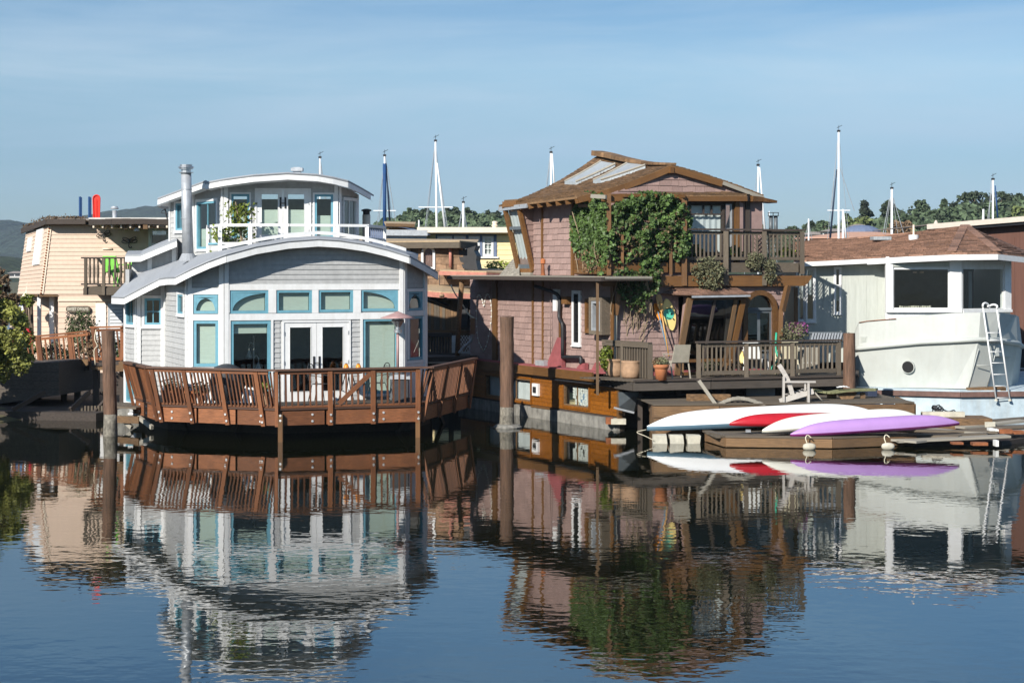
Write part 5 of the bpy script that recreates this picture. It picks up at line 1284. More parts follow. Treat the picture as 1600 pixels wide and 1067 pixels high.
# leaning glazed bay with a shingled hood
def wn(px_, py_, n): u, v_ = WN.uv(px_, py_); return WN.P(u, v_, n)
zb0 = DF + 0.02; zt0 = WN.uv(1100, 463.5)[1]
uL0, uL1 = WN.uv(1056, 560)[0], WN.uv(1068, 463)[0]; uR0, uR1 = WN.uv(1136, 560)[0], WN.uv(1151, 463)[0]
bl, br, tr, tl_ = WN.P(uL0, zb0, 0.05), WN.P(uR0, zb0, 0.05), WN.P(uR1, zt0, 0.42), WN.P(uL1, zt0, 0.42)
for a, b, w_, m_ in ((bl, tl_, 0.15, 'brown_wood'), (br, tr, 0.15, 'orange_wood'), (tl_, tr, 0.16, 'orange_wood'), (bl, br, 0.12, 'orange_wood')): beam('bay_frame', m_, ph, a, b, 0.09, w_, up=WN.u if abs((b - a).z) > 1 else None)
m1, m2 = bl.lerp(br, 0.47), tl_.lerp(tr, 0.47); beam('bay_frame', 'dark_wood', ph, m1, m2, 0.06, 0.07, up=WN.u)
m1, m2 = bl.lerp(br, 0.9), tl_.lerp(tr, 0.86); beam('bay_frame', 'brown_wood', ph, m1, m2, 0.06, 0.10, up=WN.u)
MB().add([bl + WN.n * -.01, br + WN.n * -.01, tr + WN.n * -.01, tl_ + WN.n * -.01], [(0, 1, 2, 3)]).obj('pane', 'glass_tint', ph)
for a, b in ((bl, tl_), (br, tr)): MB().prism([a, b, WN.P((b - WN.o).dot(WN.u), zt0, 0), WN.P((a - WN.o).dot(WN.u), zb0, 0)], WN.u * 0.03).obj('bay_cheek', 'pink_paint', ph)
# hood
hp = [wn(1031, 460.5, 0.05), wn(1066, 461.5, 0.62), wn(1156, 460.0, 0.62), wn(1160, 458, 0.05), wn(1050, 449.5, 0.02), wn(1146, 449, 0.02)]
mb = MB(); mb.add(hp, [(1, 2, 5, 4), (0, 1, 4), (2, 3, 5), (3, 2, 1, 0)]); mb.obj('hood', 'brown_wood', ph)
hoodp = Pieces('hood_shingle', 'hood_shingles', 'asphalt_shingle', 60)
tiles(patch(hp[1], hp[2], hp[5], hp[4]), 4, 0.2, hoodp.add, 0.015); tiles(patch(hp[0], hp[1], hp[4], hp[4]), 4, 0.2, hoodp.add, 0.015); hoodp.flush(ph)
beam('hood_fascia', 'galv', ph, hp[1] + V((0, 0, -0.03)), hp[2] + V((0, 0, -0.03)), 0.04, 0.05)
# arched door
u0, v0, u1, v1 = hN[0]; cu = (u0 + u1) / 2; ra = (u1 - u0) / 2; zs = v1 - ra
ar = MB(); NA = 14
for k in range(NA):
    a0, a1 = math.pi * k / NA, math.pi * (k + 1) / NA
    q = [(cu + math.cos(a) * rr, zs + math.sin(a) * rr) for a, rr in ((a0, ra), (a0, ra + 0.13), (a1, ra + 0.13), (a1, ra))]
    ar.prism([WN.P(x, y, -0.02) for x, y in q], WN.n * 0.12)
WN.wbox(ar, u0 - 0.13, v0, u0, zs, -0.02, 0.10); WN.wbox(ar, u1, v0, u1 + 0.13, zs, -0.02, 0.10)
dr = ar.obj('arched_door', 'orange_wood', ph)
WN.trim('door_leaf', 'grey_plastic', dr, (u0, v0, u1, zs), -0.08, -0.04)
for a, b in ((u0 + 0.07, cu - 0.05), (cu + 0.05, u1 - 0.07)): WN.trim('pane', 'glass_tint', dr, (a, v0 + 0.5, b, zs - 0.1), -0.035, -0.025)
fan = [(cu + math.cos(math.pi * k / 12) * ra, zs + math.sin(math.pi * k / 12) * ra) for k in range(13)]
WN.panel('fanlight', 'glass_tint', dr, fan, -0.06, -0.045); WN.trim('transom', 'grey_plastic', dr, (u0, zs - 0.03, u1, zs + 0.04), -0.05, 0.0)
# room behind
for a, b in (((2.9, 49.6), (7.2, 51)),): w_ = Wall(a, b, True); w_.panel('partition', 'interior', ph, [(0, DF), (w_.len, DF), (w_.len, 3.9), (0, 3.9)], -0.1, 0)
MB().prism([V((x, y, 3.72)) for x, y in ((2.9, 47.3), (7.3, 48.7), (7.2, 55), (-0.5, 55))], (0, 0, 0.1)).obj('ceiling', 'dark_wood', ph)
WR = Wall((7.36, 48.5), (6.2, 56), True); WR.panel('wall', 'pink_paint', ph, [(0, 0.3), (WR.len, 0.3), (WR.len, 3.9), (0, 3.9)], -0.1, 0)
WBk = Wall((6.2, 56), (-1.0, 56), True); WBk.panel('wall', 'pink_paint', ph, [(0, 0.3), (WBk.len, 0.3), (WBk.len, 3.9), (0, 3.9)], -0.1, 0)
WB2 = Wall((6.2, 56), tuple(sline(-0.25, 6.9))[:2], True); WB2.panel('wall', 'pink_paint', ph, [(0, 3.9), (WB2.len, 3.9), (WB2.len, 6.0), (0, 6.0)], -0.1, 0)
# ---- upper storey walls
Ua, Ub = sline(-0.25, 6.9), sline(-0.25, 2.25)
WU = Wall((Ua.x, Ua.y), (Ub.x, Ub.y), True)
zUt = 6.15
uwin = (WU.uv(811.5, 423)[0], WU.uv(833.5, 423)[0])
oU = [(uwin[1], 3.98), (WU.len, 3.98), (WU.len, zUt), (uwin[1], zUt)]
WU.panel('wall', 'pink_paint', ph, [(0, 3.98), (WU.len, 3.98), (WU.len, zUt), (0, zUt)], -0.12, 0)
uc = [WU.uv(x, 380)[0] for x in (848, 849.8, 896)]
shp.shingle(WU, [(uwin[1] + .02, 3.98), (uc[0], 3.98), (uc[0], zUt), (uwin[1] + .02, zUt)], [], SH, (0.2, 0.4)); shp.shingle(WU, [(uc[1], 3.98), (WU.len, 3.98), (WU.len, zUt), (uc[1], zUt)], [], SH, (0.16, 0.38))
WU.trim('corner_board', 'orange_wood', ph, (uc[0], 3.98, uc[1], zUt), 0, 0.06); WU.trim('corner_board', 'orange_wood', ph, (uc[2], 3.98, uc[2] + 0.1, zUt), 0.03, 0.09)
# leaning bay window
zw0, zw1 = WU.uv(822, 423)[1], 6.02; lean = 0.50
Bl, Br = WU.P(uwin[0], zw0, 0.02), WU.P(uwin[1], zw0, 0.02); Tl, Tr = WU.P(uwin[0], zw1, lean), WU.P(uwin[1], zw1, lean)
lw = MB(); 
for a, b in ((Bl, Tl), (Br, Tr)): lw.beam(a, b, 0.10, 0.13, up=WU.u)
lw.beam(Bl, Br, 0.12, 0.12).beam(Tl, Tr, 0.12, 0.16); lwo = lw.obj('leaning_window', 'orange_wood', ph)
iu = (Tl - Bl).normalized()
MB().add([Bl - SN * .03, Br - SN * .03, Tr - SN * .03, Tl - SN * .03], [(0, 1, 2, 3)]).obj('pane', 'glass', lwo)
mb = MB(); 
for k in range(9):
    a, b = Bl.lerp(Br, k / 8), Tl.lerp(Tr, k / 8); dd = -SN * (0.10 + 0.02 * (k % 2)); mb.v += [a + dd, b + dd]
for k in range(8): mb.f.append((2 * k, 2 * k + 2, 2 * k + 3, 2 * k + 1))
mb.obj('curtain', 'curtain', lwo)
for f in (0.64,): beam('muntin', 'grey_plastic', lwo, Bl.lerp(Tl, f), Br.lerp(Tr, f), 0.07, 0.09)
beam('muntin', 'grey_plastic', lwo, Bl.lerp(Tl, 0.06), Br.lerp(Tr, 0.06), 0.05, 0.12)
for s_, (b_, t_2) in enumerate(((Br, Tr), (Bl, Tl))):
    pt_ = t_2; pw_ = WU.P(uwin[1 - s_], zw1, 0); wc_ = Wall((pt_.x, pt_.y), (pw_.x, pw_.y), True) if s_ == 0 else None
    if wc_:
        oc = [(wc_.len, zw0), (wc_.len, zw1), (0, zw1)]; wc_.panel('bay_cheek', 'pink_paint', ph, oc, -0.06, 0); shp.shingle(wc_, [(wc_.len, zw0), (wc_.len, zw1), (0.02, zw1)], [], SH, (0.16, 0.3))
MB().prism([Tl + V((0, 0, .08)), Tr + V((0, 0, .08)), WU.P(uwin[1], zw1 + .08, 0), WU.P(uwin[0], zw1 + .08, 0)], (0, 0, 0.05)).obj('bay_top', 'brown_wood', ph)
st = MB(); WU.wbox(st, uwin[0], 3.98, uwin[1], zw0 - 0.05, 0, 0.1); st.obj('bay_base', 'pale_wood', ph)
# small fan of roof shingles at the foot of the leaning window
fr = Pieces('apron_shingle', 'apron_shingles', 'pale_wood', 40); S_ = patch(W(778, 434, 53.6), W(812, 434, 51.6), W(811.5, 405, 52.2), W(803, 404, 52.8)); tiles(S_, 9, 0.22, fr.add, 0.015); fr.flush(ph); slab(S_, 4, 4, 0.05).obj('apron_roof', 'pale_wood', ph)
ln = MB(); c = sp(863, 430, 0.3, WU); ln.lathe((c.x, c.y, 3.98), [(0.08, 0), (0.06, 0.03), (0.035, 0.3), (0.06, 0.33)], 10); lt = thing('oil_lamp', 'small rusty lantern standing on the lower eave roof', 'lantern', (c.x, c.y, 3.98)); ln.obj('base', 'rust', lt); MB().lathe((c.x, c.y, 4.31), [(0.07, 0), (0.07, 0.1), (0.03, 0.14)], 10).obj('top', 'terracotta', lt)
# front upper wall and gable
uw0 = Ub + V((.13, -.38, 0)); WG = Wall((uw0.x, uw0.y), (uw0.x + 0.9455 * 4.66, uw0.y + 0.3256 * 4.66), True)
pk = WG.uv(1048, 262); gl = WG.uv(905, 312); grr = WG.uv(1185, 306)
oG = [(0, 4.3), (WG.len, 4.3), (WG.len, 6.15), (pk[0], pk[1]), (0, 6.1)]
hG = [WG.rect(1071, 319, 1130, 396), WG.rect(1132, 319, 1143, 396)]
WG.holes_panel('wall', 'pink_paint', ph, oG, hG, -0.12, 0)
zg = WG.uv(1050, 300)[1]
shp.shingle(WG, [(0, zg), (WG.len, zg), (WG.len, max(zg, 6.15)), (pk[0], pk[1]), (0, max(6.1, zg))] if zg < 6.1 else [(0.4, zg), (WG.len - 0.3, zg), (pk[0], pk[1])], [], SH, (0.2, 0.42))
shp.shingle(WG, [(0, 4.35), (hG[0][0] - 0.1, 4.35), (hG[0][0] - 0.1, 6.1), (0, 6.1)], [], SH, (0.2, 0.4))
window(ph, WG, hG[0], trim='dark_wood', frame='dark_wood', tw=0.05, fw=0.04, nx=1, out=0.05, blind=(0, 1), blind_m='curtain', sill=False)
zz_ = WG.uv(1100, 335)[1]
for x in (1078.5, 1099, 1111.5): u_ = WG.uv(x, 330)[0]; WG.trim('muntin', 'dark_wood', ph, (u_ - .02, zz_ if x > 1080 else hG[0][1], u_ + .02, hG[0][3]), -0.01, 0.03)
WG.trim('muntin', 'dark_wood', ph, (hG[0][0], zz_ - .02, hG[0][2], zz_ + .02), -0.01, 0.028)
window(ph, WG, hG[1], trim='dark_wood', frame='galv', tw=0.04, fw=0.03, ny=2, out=0.05, sill=False)
for a, b, m_ in ((1146, 1152.5, 'orange_wood'), (1153, 1158, 'pink_paint'), (1164, 1171, 'dark_wood')): WG.trim('corner_post', m_, ph, (WG.uv(a, 360)[0], 4.3, WG.uv(b, 360)[0], 6.1), 0.0, 0.12 if m_ != 'dark_wood' else 0.05)
WV = Wall(tuple(WG.P(WG.len, 0))[:2], (6.2, 56), True); WV.panel('wall', 'pink_paint', ph, [(0, 4.3), (WV.len, 4.3), (WV.len, 6.15), (0, 6.15)], -0.1, 0)
shp.flush(ph)
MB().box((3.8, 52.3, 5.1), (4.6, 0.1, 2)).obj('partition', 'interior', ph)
# ---- main roof
E0, E1 = W(903, 307, 47.6), W(779.5, 322, 52.2)
Rd0, Rd1 = W(1048, 258, 48.2), W(932.5, 245, 52.4)
def main_l(s, t):
    p = patch(E0, E1, Rd1, Rd0)(s, t); p.z -= 0.17 * 4 * t * (1 - t) * (0.4 + 0.6 * s); p.z -= 0.10 * math.sin(math.pi * s) * t; return p
FR = V((0.9455, 0.3256, 0))
E2, E3 = W(1193, 306, 49.1), W(1193, 306, 49.1) + SD * 4.2
def main_r(s, t):
    p = patch(E2, E3, Rd1, Rd0)(s, t); p.z += 0.05 * math.sin(math.pi * t); return p
slab(main_l, 12, 8, 0.06).obj('roof', 'brown_wood', ph); slab(main_r, 8, 6, 0.06).obj('roof', 'brown_wood', ph)
rf = Pieces('roof_shingle', 'roof_shingles', 'brown_shingle', 0)
tiles(main_l, 30, 0.17, rf.add, 0.022, jit=0.35); tiles(main_r, 24, 0.17, rf.add, 0.022, jit=0.35)
tr_ = [W(996, 305, 47.8), W(1167, 305, 48.75), W(1190, 306.5, 49.6), W(1051, 291, 48.75), W(1060, 291, 48.8)]
S1 = patch(tr_[0], tr_[1], tr_[4], tr_[3], sag=0.03); S2 = patch(tr_[1], tr_[2], tr_[4], tr_[4])
tl0 = W(985, 306, 48.5); S3 = patch(tl0, tr_[0], tr_[3], tr_[3])
for S in (S1, S2, S3): slab(S, 6, 4, 0.05).obj('porch_roof', 'brown_wood', ph); tiles(S, 8, 0.17, rf.add, 0.02, jit=0.3)
rf.flush(ph)
# ridge cap of bundled shingles, curling up at the back
rc = [Rd0 + V((0, 0, .03)), Rd0.lerp(Rd1, 0.3) + V((0, 0, -0.02)), Rd0.lerp(Rd1, 0.6) + V((0, 0, 0.02)), Rd0.lerp(Rd1, 0.82) + V((0, 0, 0.08)), Rd1 + V((0, 0, 0.10))]
sm = smooth_path(rc, 4)
for i in range(len(sm) - 1):
    h_ = 0.06 + 0.10 * (i / len(sm)); MB().beam(sm[i], sm[i + 1] + (sm[i + 1] - sm[i]) * 0.12, 0.34, h_).obj('ridge_cap', 'brown_shingle', ph)
# skylights on the slope
for k, (px4) in enumerate((((884.5, 289.5), (901, 289), (963, 261.5), (941.5, 257)), ((928.5, 287.5), (940, 287), (1008.5, 263), (985, 258.5)))):
    # find slope places by searching the roof surface
    def onroof(px_, py_):
        best = None
        for i in range(41):
            for j in range(41):
                p = main_l(i / 40, j / 40); d = (HX + F * p.x / p.y - px_) ** 2 + (HY + F * (CAMH - p.z) / p.y - py_) ** 2
                if best is None or d < best[0]: best = (d, i / 40, j / 40)
        return best[1:]
    st_ = [onroof(*q) for q in px4]
    def SS(a, b):
        s = (st_[0][0] * (1 - a) + st_[1][0] * a) * (1 - b) + (st_[3][0] * (1 - a) + st_[2][0] * a) * b
        t = (st_[0][1] * (1 - a) + st_[1][1] * a) * (1 - b) + (st_[3][1] * (1 - a) + st_[2][1] * a) * b
        p = main_l(s, t); return p + V((-0.02, -0.03, 0.10))
    sk = slab(SS, 4, 8, 0.10).obj('skylight', 'skylight', ph)
    for a in (0, 1):
        mb = MB(); mb.tube([SS(a, i / 8) + V((0, 0, 0.01)) for i in range(9)], 0.03, 5); mb.obj('frame', 'pale_wood', sk)
# barge boards, rafters
def barge(a, b, m, dz=-0.10, w=0.05, h=0.16): beam('barge_board', m, ph, a + V((0, -.02, dz)), b + V((0, -.02, dz)), w, h)
L_ = [main_l(0, i / 6) for i in range(7)]
for a, b in zip(L_, L_[1:]): barge(a, b, 'orange_wood')
barge(Rd0, main_r(0, 0.45), 'orange_wood'); barge(main_r(0, 0.45), E2, 'pale_wood', -0.07, 0.05, 0.10)
beam('ridge_beam', 'orange_wood', ph, Rd0 + V((0, 0, -0.14)) - SD * 0.08, Rd0 + V((0, 0, -0.14)) + SD * 0.8, 0.12, 0.16)
for k in range(9):
    f = 0.03 + k * 0.115; e = main_l(f, 0.0); iN = e - SN * 1.0; r_ = MB()
    dirn = (main_l(f, 0.22) - e).normalized()
    r_.beam(e + V((0, 0, -0.12)), e + dirn * 1.2 + V((0, 0, -0.12)), 0.09, 0.14); r_.obj('rafter', 'orange_wood', ph)
beam('eave_board', 'galv', ph, main_l(0.62, 0) + V((0, 0, -0.09)), main_l(1.0, 0) + V((0, 0, -0.09)), 0.04, 0.12)
beam('porch_fascia', 'orange_wood', ph, tr_[0] + V((0, 0, -0.10)), tr_[1] + V((0, 0, -0.10)), 0.06, 0.13)
beam('porch_fascia', 'dark_wood', ph, tr_[1] + V((0, 0, -0.10)), tr_[2] + V((0, 0, -0.10)), 0.06, 0.13)
cu_ = smooth_path([W(1167, 311, 49.0), W(1182, 312, 49.2), W(1195, 314, 49.3), W(1206.5, 316, 49.4)], 4)
mb = MB()
for i in range(len(cu_) - 1):
    mb.beam(cu_[i], cu_[i + 1], 0.5, 0.10 * (1 - i / len(cu_)) + 0.05)
mb.obj('curled_eave', 'orange_wood', ph)
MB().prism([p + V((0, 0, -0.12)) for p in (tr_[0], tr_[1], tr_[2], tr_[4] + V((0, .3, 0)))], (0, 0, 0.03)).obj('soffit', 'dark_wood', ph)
# ---- balcony
BLp, BRp = XY(949, 46.75), XY(1254, 48.6)
bd = (BRp - BLp).normalized(); bn = V((bd.y, -bd.x, 0)); bL = (BRp - BLp).length
def bp_(px_):   # place on the balcony front line at the given bearing
    k = (px_ - HX) / F; # x = k*y
    t = (k * BLp.y - BLp.x) / (bd.x - k * bd.y); return BLp + bd * t
def up_(p, z): return V((p.x, p.y, z))
bw0 = WU.P(WU.uv(897, 410)[0], 0, 0)
zf_, zr_ = 4.35, 5.19
MB().prism([up_(p, zf_ - 0.1) for p in (BLp, BRp, BRp + SD * 2.4, WG.P(WG.len, 0), WG.P(0, 0), bw0)], (0, 0, 0.08)).obj('balcony_floor', 'grey_wood', ph)
for k in range(8): o_ = 0.1 + k * 0.3; beam('joist', 'brown_wood', ph, up_(BLp + bd * (0.3 + k * 0.66), zf_ - 0.2), up_(BLp + bd * (0.3 + k * 0.66) + V((-bd.y, bd.x, 0)) * 2.2, zf_ - 0.2), 0.05, 0.16)
xs_ = [949, 1040, 1132, 1254]
for i in range(3): beam('floor_beam', 'orange_wood', ph, up_(bp_(xs_[i] - (8 if i == 0 else 0)) + bn * 0.05, 3.84), up_(bp_(xs_[i + 1] - 0.4), 3.84) + bn * 0.05, 0.09, 0.28)
for c_, dx, mm_ in ((bp_(941), -1, 0), (bp_(1254), 1, 0)):      # curved beam ends
    q = [(0, 0.0), (0.0, 0.28), (dx * 0.24, 0.28), (dx * 0.20, 0.18), (dx * 0.10, 0.06)]; MB().prism([up_(c_, 3.70) + bd * a + V((0, 0, b)) + bn * 0.095 for a, b in q], -bn * 0.09).obj('beam_end', 'orange_wood', ph)
for a, b, m_ in ((953, 968, 'orange_wood'), (973, 1043, 'orange_wood'), (1049, 1063, 'orange_wood'), (1071, 1128, 'brown_wood'), (1136, 1188, 'grey_wood'), (1196, 1247, 'grey_wood')):
    beam('rim_joist', m_, ph, up_(bp_(a), 4.20), up_(bp_(b), 4.20), 0.06, 0.26)
bal = [(949.5, 6.12, 4.0, 'orange_wood', .115), (970.5, 5.05, 4.0, 'orange_wood', .07), (1046, 5.05, 4.0, 'orange_wood', .08), (1067, 6.12, 3.72, 'orange_wood', .14), (1132, 5.17, 3.72, 'grey_wood', .13), (1192, 5.17, 3.72, 'grey_wood', .12), (1251, 5.17, 4.02, 'grey_wood', .12)]
for px_, zt, z0_, m_, w_ in bal: p = bp_(px_) + bn * 0.08; beam('balcony_post', m_, ph, up_(p, z0_), up_(p, zt), w_, 0.09)
for a, b, m_ in ((949, 1067, 'grey_wood'), (1067, 1132, 'grey_wood'), (1132, 1192, 'grey_wood'), (1192, 1256, 'grey_wood')):
    beam('top_rail', 'dark_wood', ph, up_(bp_(a), zr_ + 0.02) + bn * .03, up_(bp_(b), zr_ + 0.02) + bn * .03, 0.17, 0.045)
    beam('upper_rail', m_, ph, up_(bp_(a), zr_ - 0.07), up_(bp_(b), zr_ - 0.07), 0.04, 0.09); beam('bottom_rail', m_, ph, up_(bp_(a), 4.44), up_(bp_(b), 4.44), 0.06, 0.08)
x = 1075.0
while x < 1249:
    if min(abs(x - q) for q in (1132, 1192, 1251)) > 4.5: beam('baluster', 'grey_wood', ph, up_(bp_(x), 4.46), up_(bp_(x), zr_ - 0.04), 0.045, 0.04)
    x += 6.35
def lattice(w, r, m, parent, step=0.11, name='lattice', n0=0.0, kind=None):
    u0, v0, u1, v1 = r; mb = MB(); L = (u1 - u0) + (v1 - v0); k = 0.0
    while k < L:
        a = (u0 + min(k, u1 - u0), v0 + max(0, k - (u1 - u0))); b = (u0 + max(0, k - (v1 - v0)), v0 + min(k, v1 - v0))
        if (a[0] - b[0]) > 0.03: mb.beam(w.P(a[0], a[1], n0), w.P(b[0], b[1], n0), 0.008, 0.028, up=w.n)
        a = (u1 - min(k, u1 - u0), v0 + max(0, k - (u1 - u0))); b = (u1 - max(0, k - (v1 - v0)), v0 + min(k, v1 - v0))
        if (b[0] - a[0]) > 0.03: mb.beam(w.P(a[0], a[1], n0 + 0.01), w.P(b[0], b[1], n0 + 0.01), 0.008, 0.028, up=w.n)
        k += step
    return mb.obj(name, m, parent)
WB = Wall(tuple(BLp)[:2], tuple(BRp)[:2], True)
lattice(WB, (WB.uv(953, 380)[0], 4.5, WB.uv(1062, 380)[0], 5.1), 'orange_wood', ph, 0.12, n0=-0.03); 
WQ = Wall(tuple(BRp)[:2], tuple(BRp + SD * 2.4)[:2], True)      # right end of the balcony
for k in range(12): p = BRp + SD * (0.2 + k * 0.19); beam('baluster', 'grey_wood', ph, up_(p, 4.46), up_(p, zr_ - .04), 0.045, 0.045)
beam('top_rail', 'dark_wood', ph, up_(BRp, zr_ + .02), up_(BRp + SD * 2.4, zr_ + .02), 0.15, 0.045); beam('rim_joist', 'grey_wood', ph, up_(BRp, 4.2), up_(BRp + SD * 2.4, 4.2), 0.06, 0.26)
lq = BRp + SD * 2.0 + V((-1.2, 0, 0)); WLq = Wall((XY(1178, 49.0).x, 49.0), (XY(1248, 49.4).x, 49.4), True); lattice(WLq, (0, 4.4, WLq.len, 5.1), 'grey_wood', ph, 0.12)
# left side panel of the balcony: planks and lattice
WP = Wall(tuple(bw0)[:2], tuple(BLp)[:2], True)
for k in range(3): WP.trim('side_plank', 'orange_wood', ph, (0.02, 4.03 + k * 0.13, WP.len - 0.05, 4.03 + k * 0.13 + 0.122), 0, 0.03)
lattice(WP, (0.02, 4.44, WP.len - 0.05, 4.95), 'orange_wood', ph, 0.10); WP.trim('side_rail', 'orange_wood', ph, (0, 4.95, WP.len, 5.03), 0, 0.05)
# pergola over the left half
zp = 5.98
for off_ in (0.0, 0.9, 1.8): beam('pergola_beam', 'orange_wood', ph, up_(bp_(940) - bn * off_, zp), up_(bp_(1075) - bn * off_, zp), 0.05, 0.12)
for px_ in (973, 988, 1004, 1020, 1036, 1052, 1064): p = bp_(px_); beam('pergola_slat', 'orange_wood', ph, up_(p + bn * 0.22, zp + 0.10), up_(p - bn * 2.2, zp + 0.16), 0.055, 0.09)
beam('pergola_slat', 'pale_wood', ph, W(924, 306.5, 47.0), W(947, 308, 46.6), 0.06, 0.10); beam('pergola_slat', 'orange_wood', ph, W(905, 322, 48.4), W(947, 320, 46.8), 0.05, 0.09); beam('pergola_slat', 'orange_wood', ph, W(952, 306, 46.8), W(1010, 306.5, 47.2), 0.06, 0.10)
# braces below the balcony
beam('brace', 'orange_wood', ph, W(969, 447, 46.75), W(962, 492, 46.8), 0.12, 0.12); beam('brace', 'pale_wood', ph, W(962, 490, 46.8), W(961, 586, 46.85), 0.07, 0.07)
beam('brace', 'orange_wood', ph, W(1231, 447, 48.35), W(1222, 486, 48.2), 0.12, 0.14); beam('brace', 'orange_wood', ph, W(1220, 484, 48.2), W(1217, 582, 48.15), 0.12, 0.12)
beam('deck_post', 'brown_wood', ph, W(1243.5, 449, 49.8), W(1244, 585, 49.8), 0.1, 0.1)
# ---- railing of the front deck
frl = [fd[1] + nF * 0.12, fd[2] + nF * 0.12]
fdd = (frl[1] - frl[0]).normalized()
def fp_(px_): k = (px_ - HX) / F; t = (k * frl[0].y - frl[0].x) / (fdd.x - k * fdd.y); return frl[0] + fdd * t
zq = 2.27
for px_ in (1091.5, 1166, 1238, 1310.5): beam('rail_post', 'grey_wood', ph, up_(fp_(px_), DF), up_(fp_(px_), zq - 0.02), 0.11, 0.09)
for a, b in ((1088, 1166), (1166, 1238), (1238, 1314)):
    beam('top_rail', 'dark_wood', ph, up_(fp_(a), zq + .02), up_(fp_(b), zq + .02), 0.17, 0.045); beam('upper_rail', 'grey_wood', ph, up_(fp_(a), zq - .07), up_(fp_(b), zq - .07), 0.04, 0.09); beam('bottom_rail', 'grey_wood', ph, up_(fp_(a), DF + 0.15), up_(fp_(b), DF + .15), 0.05, 0.10)
x = 1098.5
while x < 1308:
    if min(abs(x - q) for q in (1166, 1238)) > 5: beam('baluster', 'grey_wood', ph, up_(fp_(x), DF + .18), up_(fp_(x), zq - .04), 0.045, 0.04)
    x += 6.95
sb0, sb1 = XY(943, 47.2), XY(1016, 45.75)
for k in range(18): p = sb0.lerp(sb1, (k + .5) / 18); beam('paling', 'grey_wood', ph, up_(p, DF + .02), up_(p, zq - .08), 0.07, 0.025, up=(sb1 - sb0).normalized())
beam('top_rail', 'grey_wood', ph, up_(sb0, zq + .01), up_(sb1, zq - .01), 0.14, 0.05); beam('upper_rail', 'grey_wood', ph, up_(sb0, zq - .07) + V((-.03, -.05, 0)), up_(sb1, zq - .08) + V((-.03, -.05, 0)), 0.04, 0.09)
beam('rail_post', 'grey_wood', ph, up_(sb1, DF), up_(sb1, zq - .03), 0.12, 0.12); beam('rail_post', 'grey_wood', ph, up_(sb0.lerp(sb1, .42), DF) + V((-.03, -.06, 0)), up_(sb0.lerp(sb1, .42), zq - .03) + V((-.03, -.06, 0)), 0.07, 0.05)

# ================================================================= climbing plants
vn = thing('vine', 'dense dark green vine smothering the balcony pergola and trellis', 'vine', (4.0, 46.3, 3.9))
def inpoly(x, y, P):
    c = False; j = len(P) - 1
    for i in range(len(P)):
        if (P[i][1] > y) != (P[j][1] > y) and x < (P[j][0] - P[i][0]) * (y - P[i][1]) / (P[j][1] - P[i][1]) + P[i][0]: c = not c
        j = i
    return c
def fill(P, n, Yf, th, dens=None, edge=2.0):
    xs2 = [p[0] for p in P]; ys2 = [p[1] for p in P]; out = []
    while len(out) < n:
        x, y = random.uniform(min(xs2) - 2, max(xs2) + 2), random.uniform(min(ys2) - 2, max(ys2) + 2)
        if not inpoly(x + random.gauss(0, edge), y + random.gauss(0, edge), P): continue
        nn_ = noise.noise(V((x * 0.055, y * 0.055, 3.1))) + 0.5 * noise.noise(V((x * 0.13, y * 0.13, 8)))
        if dens and random.random() > dens(x, y) * min(1, max(0.15, 0.75 + 1.1 * nn_)): continue
        bulge = 0.28 * (0.5 + nn_); out.append(W(x, y, Yf(x, y) - bulge + random.uniform(0, th)))
    return out
PA = [(892, 335), (904, 308), (922, 301), (944, 308), (949, 330), (948, 395), (947, 415), (940, 430), (926, 428), (916, 412), (900, 398), (893, 372)]
PB = [(950, 345), (955, 322), (970, 316), (985, 307), (1010, 301), (1040, 305), (1066, 312), (1079, 335), (1079, 372), (1076, 398), (1052, 412), (1040, 405), (1034, 425), (1018, 446), (1004, 452), (990, 444), (976, 436), (966, 415), (958, 395), (951, 372)]
fa = lambda x, y: 46.65 + max(0, (948 - x)) * 0.045
fb = lambda x, y: 46.68 + (x - 949) * 0.006
da = lambda x, y: 1.0 if y < 385 else (0.30 if x < 936 else 0.9)
db = lambda x, y: (0.16 if (962 < x < 1000 and 372 < y < 420 and (x - 981) ** 2 / 500 + (y - 396) ** 2 / 700 < 1) else 1.0) * (0.55 if y > 415 else 1) * (0.35 if (1044 < x < 1062 and y > 378) else 1)
leaf_mesh('foliage', 'leaf', vn, fill(PA, 4200, fa, 0.35, da) + fill(PB, 9500, fb, 0.40, db), 0.115, nrm=(0, -0.7, 0.5), spread=0.8)
PC = [(960, 420), (1036, 425), (1028, 452), (1012, 470), (1004, 492), (992, 482), (978, 470), (966, 455)]
leaf_mesh('hanging_foliage', 'leaf', vn, fill(PC, 900, lambda x, y: 46.75, 0.2, lambda x, y: 0.9), 0.10, nrm=(0, -0.7, 0.4))
leaf_mesh('dry_leaves', 'leaf_dry', vn, fill(PC, 520, lambda x, y: 46.85, 0.15, lambda x, y: 0.9) + fill([(905, 392), (945, 392), (940, 425), (912, 425)], 200, fa, .2) + fill([(960, 330), (1070, 330), (1060, 400), (965, 400)], 650, fb, 0.15, lambda x, y: .8), 0.085, nrm=(0, -0.6, 0.3))
vs_ = MB()
for k in range(26):
    x0 = random.uniform(962, 1012); p0 = W(x0, random.uniform(430, 450), 46.6); p1 = W(x0 + random.uniform(-12, 10), random.uniform(470, 490), 46.9); p2 = W(x0 + random.uniform(-16, 10), random.uniform(500, 545), 46.95 + max(0, (x0 - 960)) * .004)
    vs_.tube(smooth_path([p0, p1, p2], 4), random.uniform(0.006, 0.014), 5)
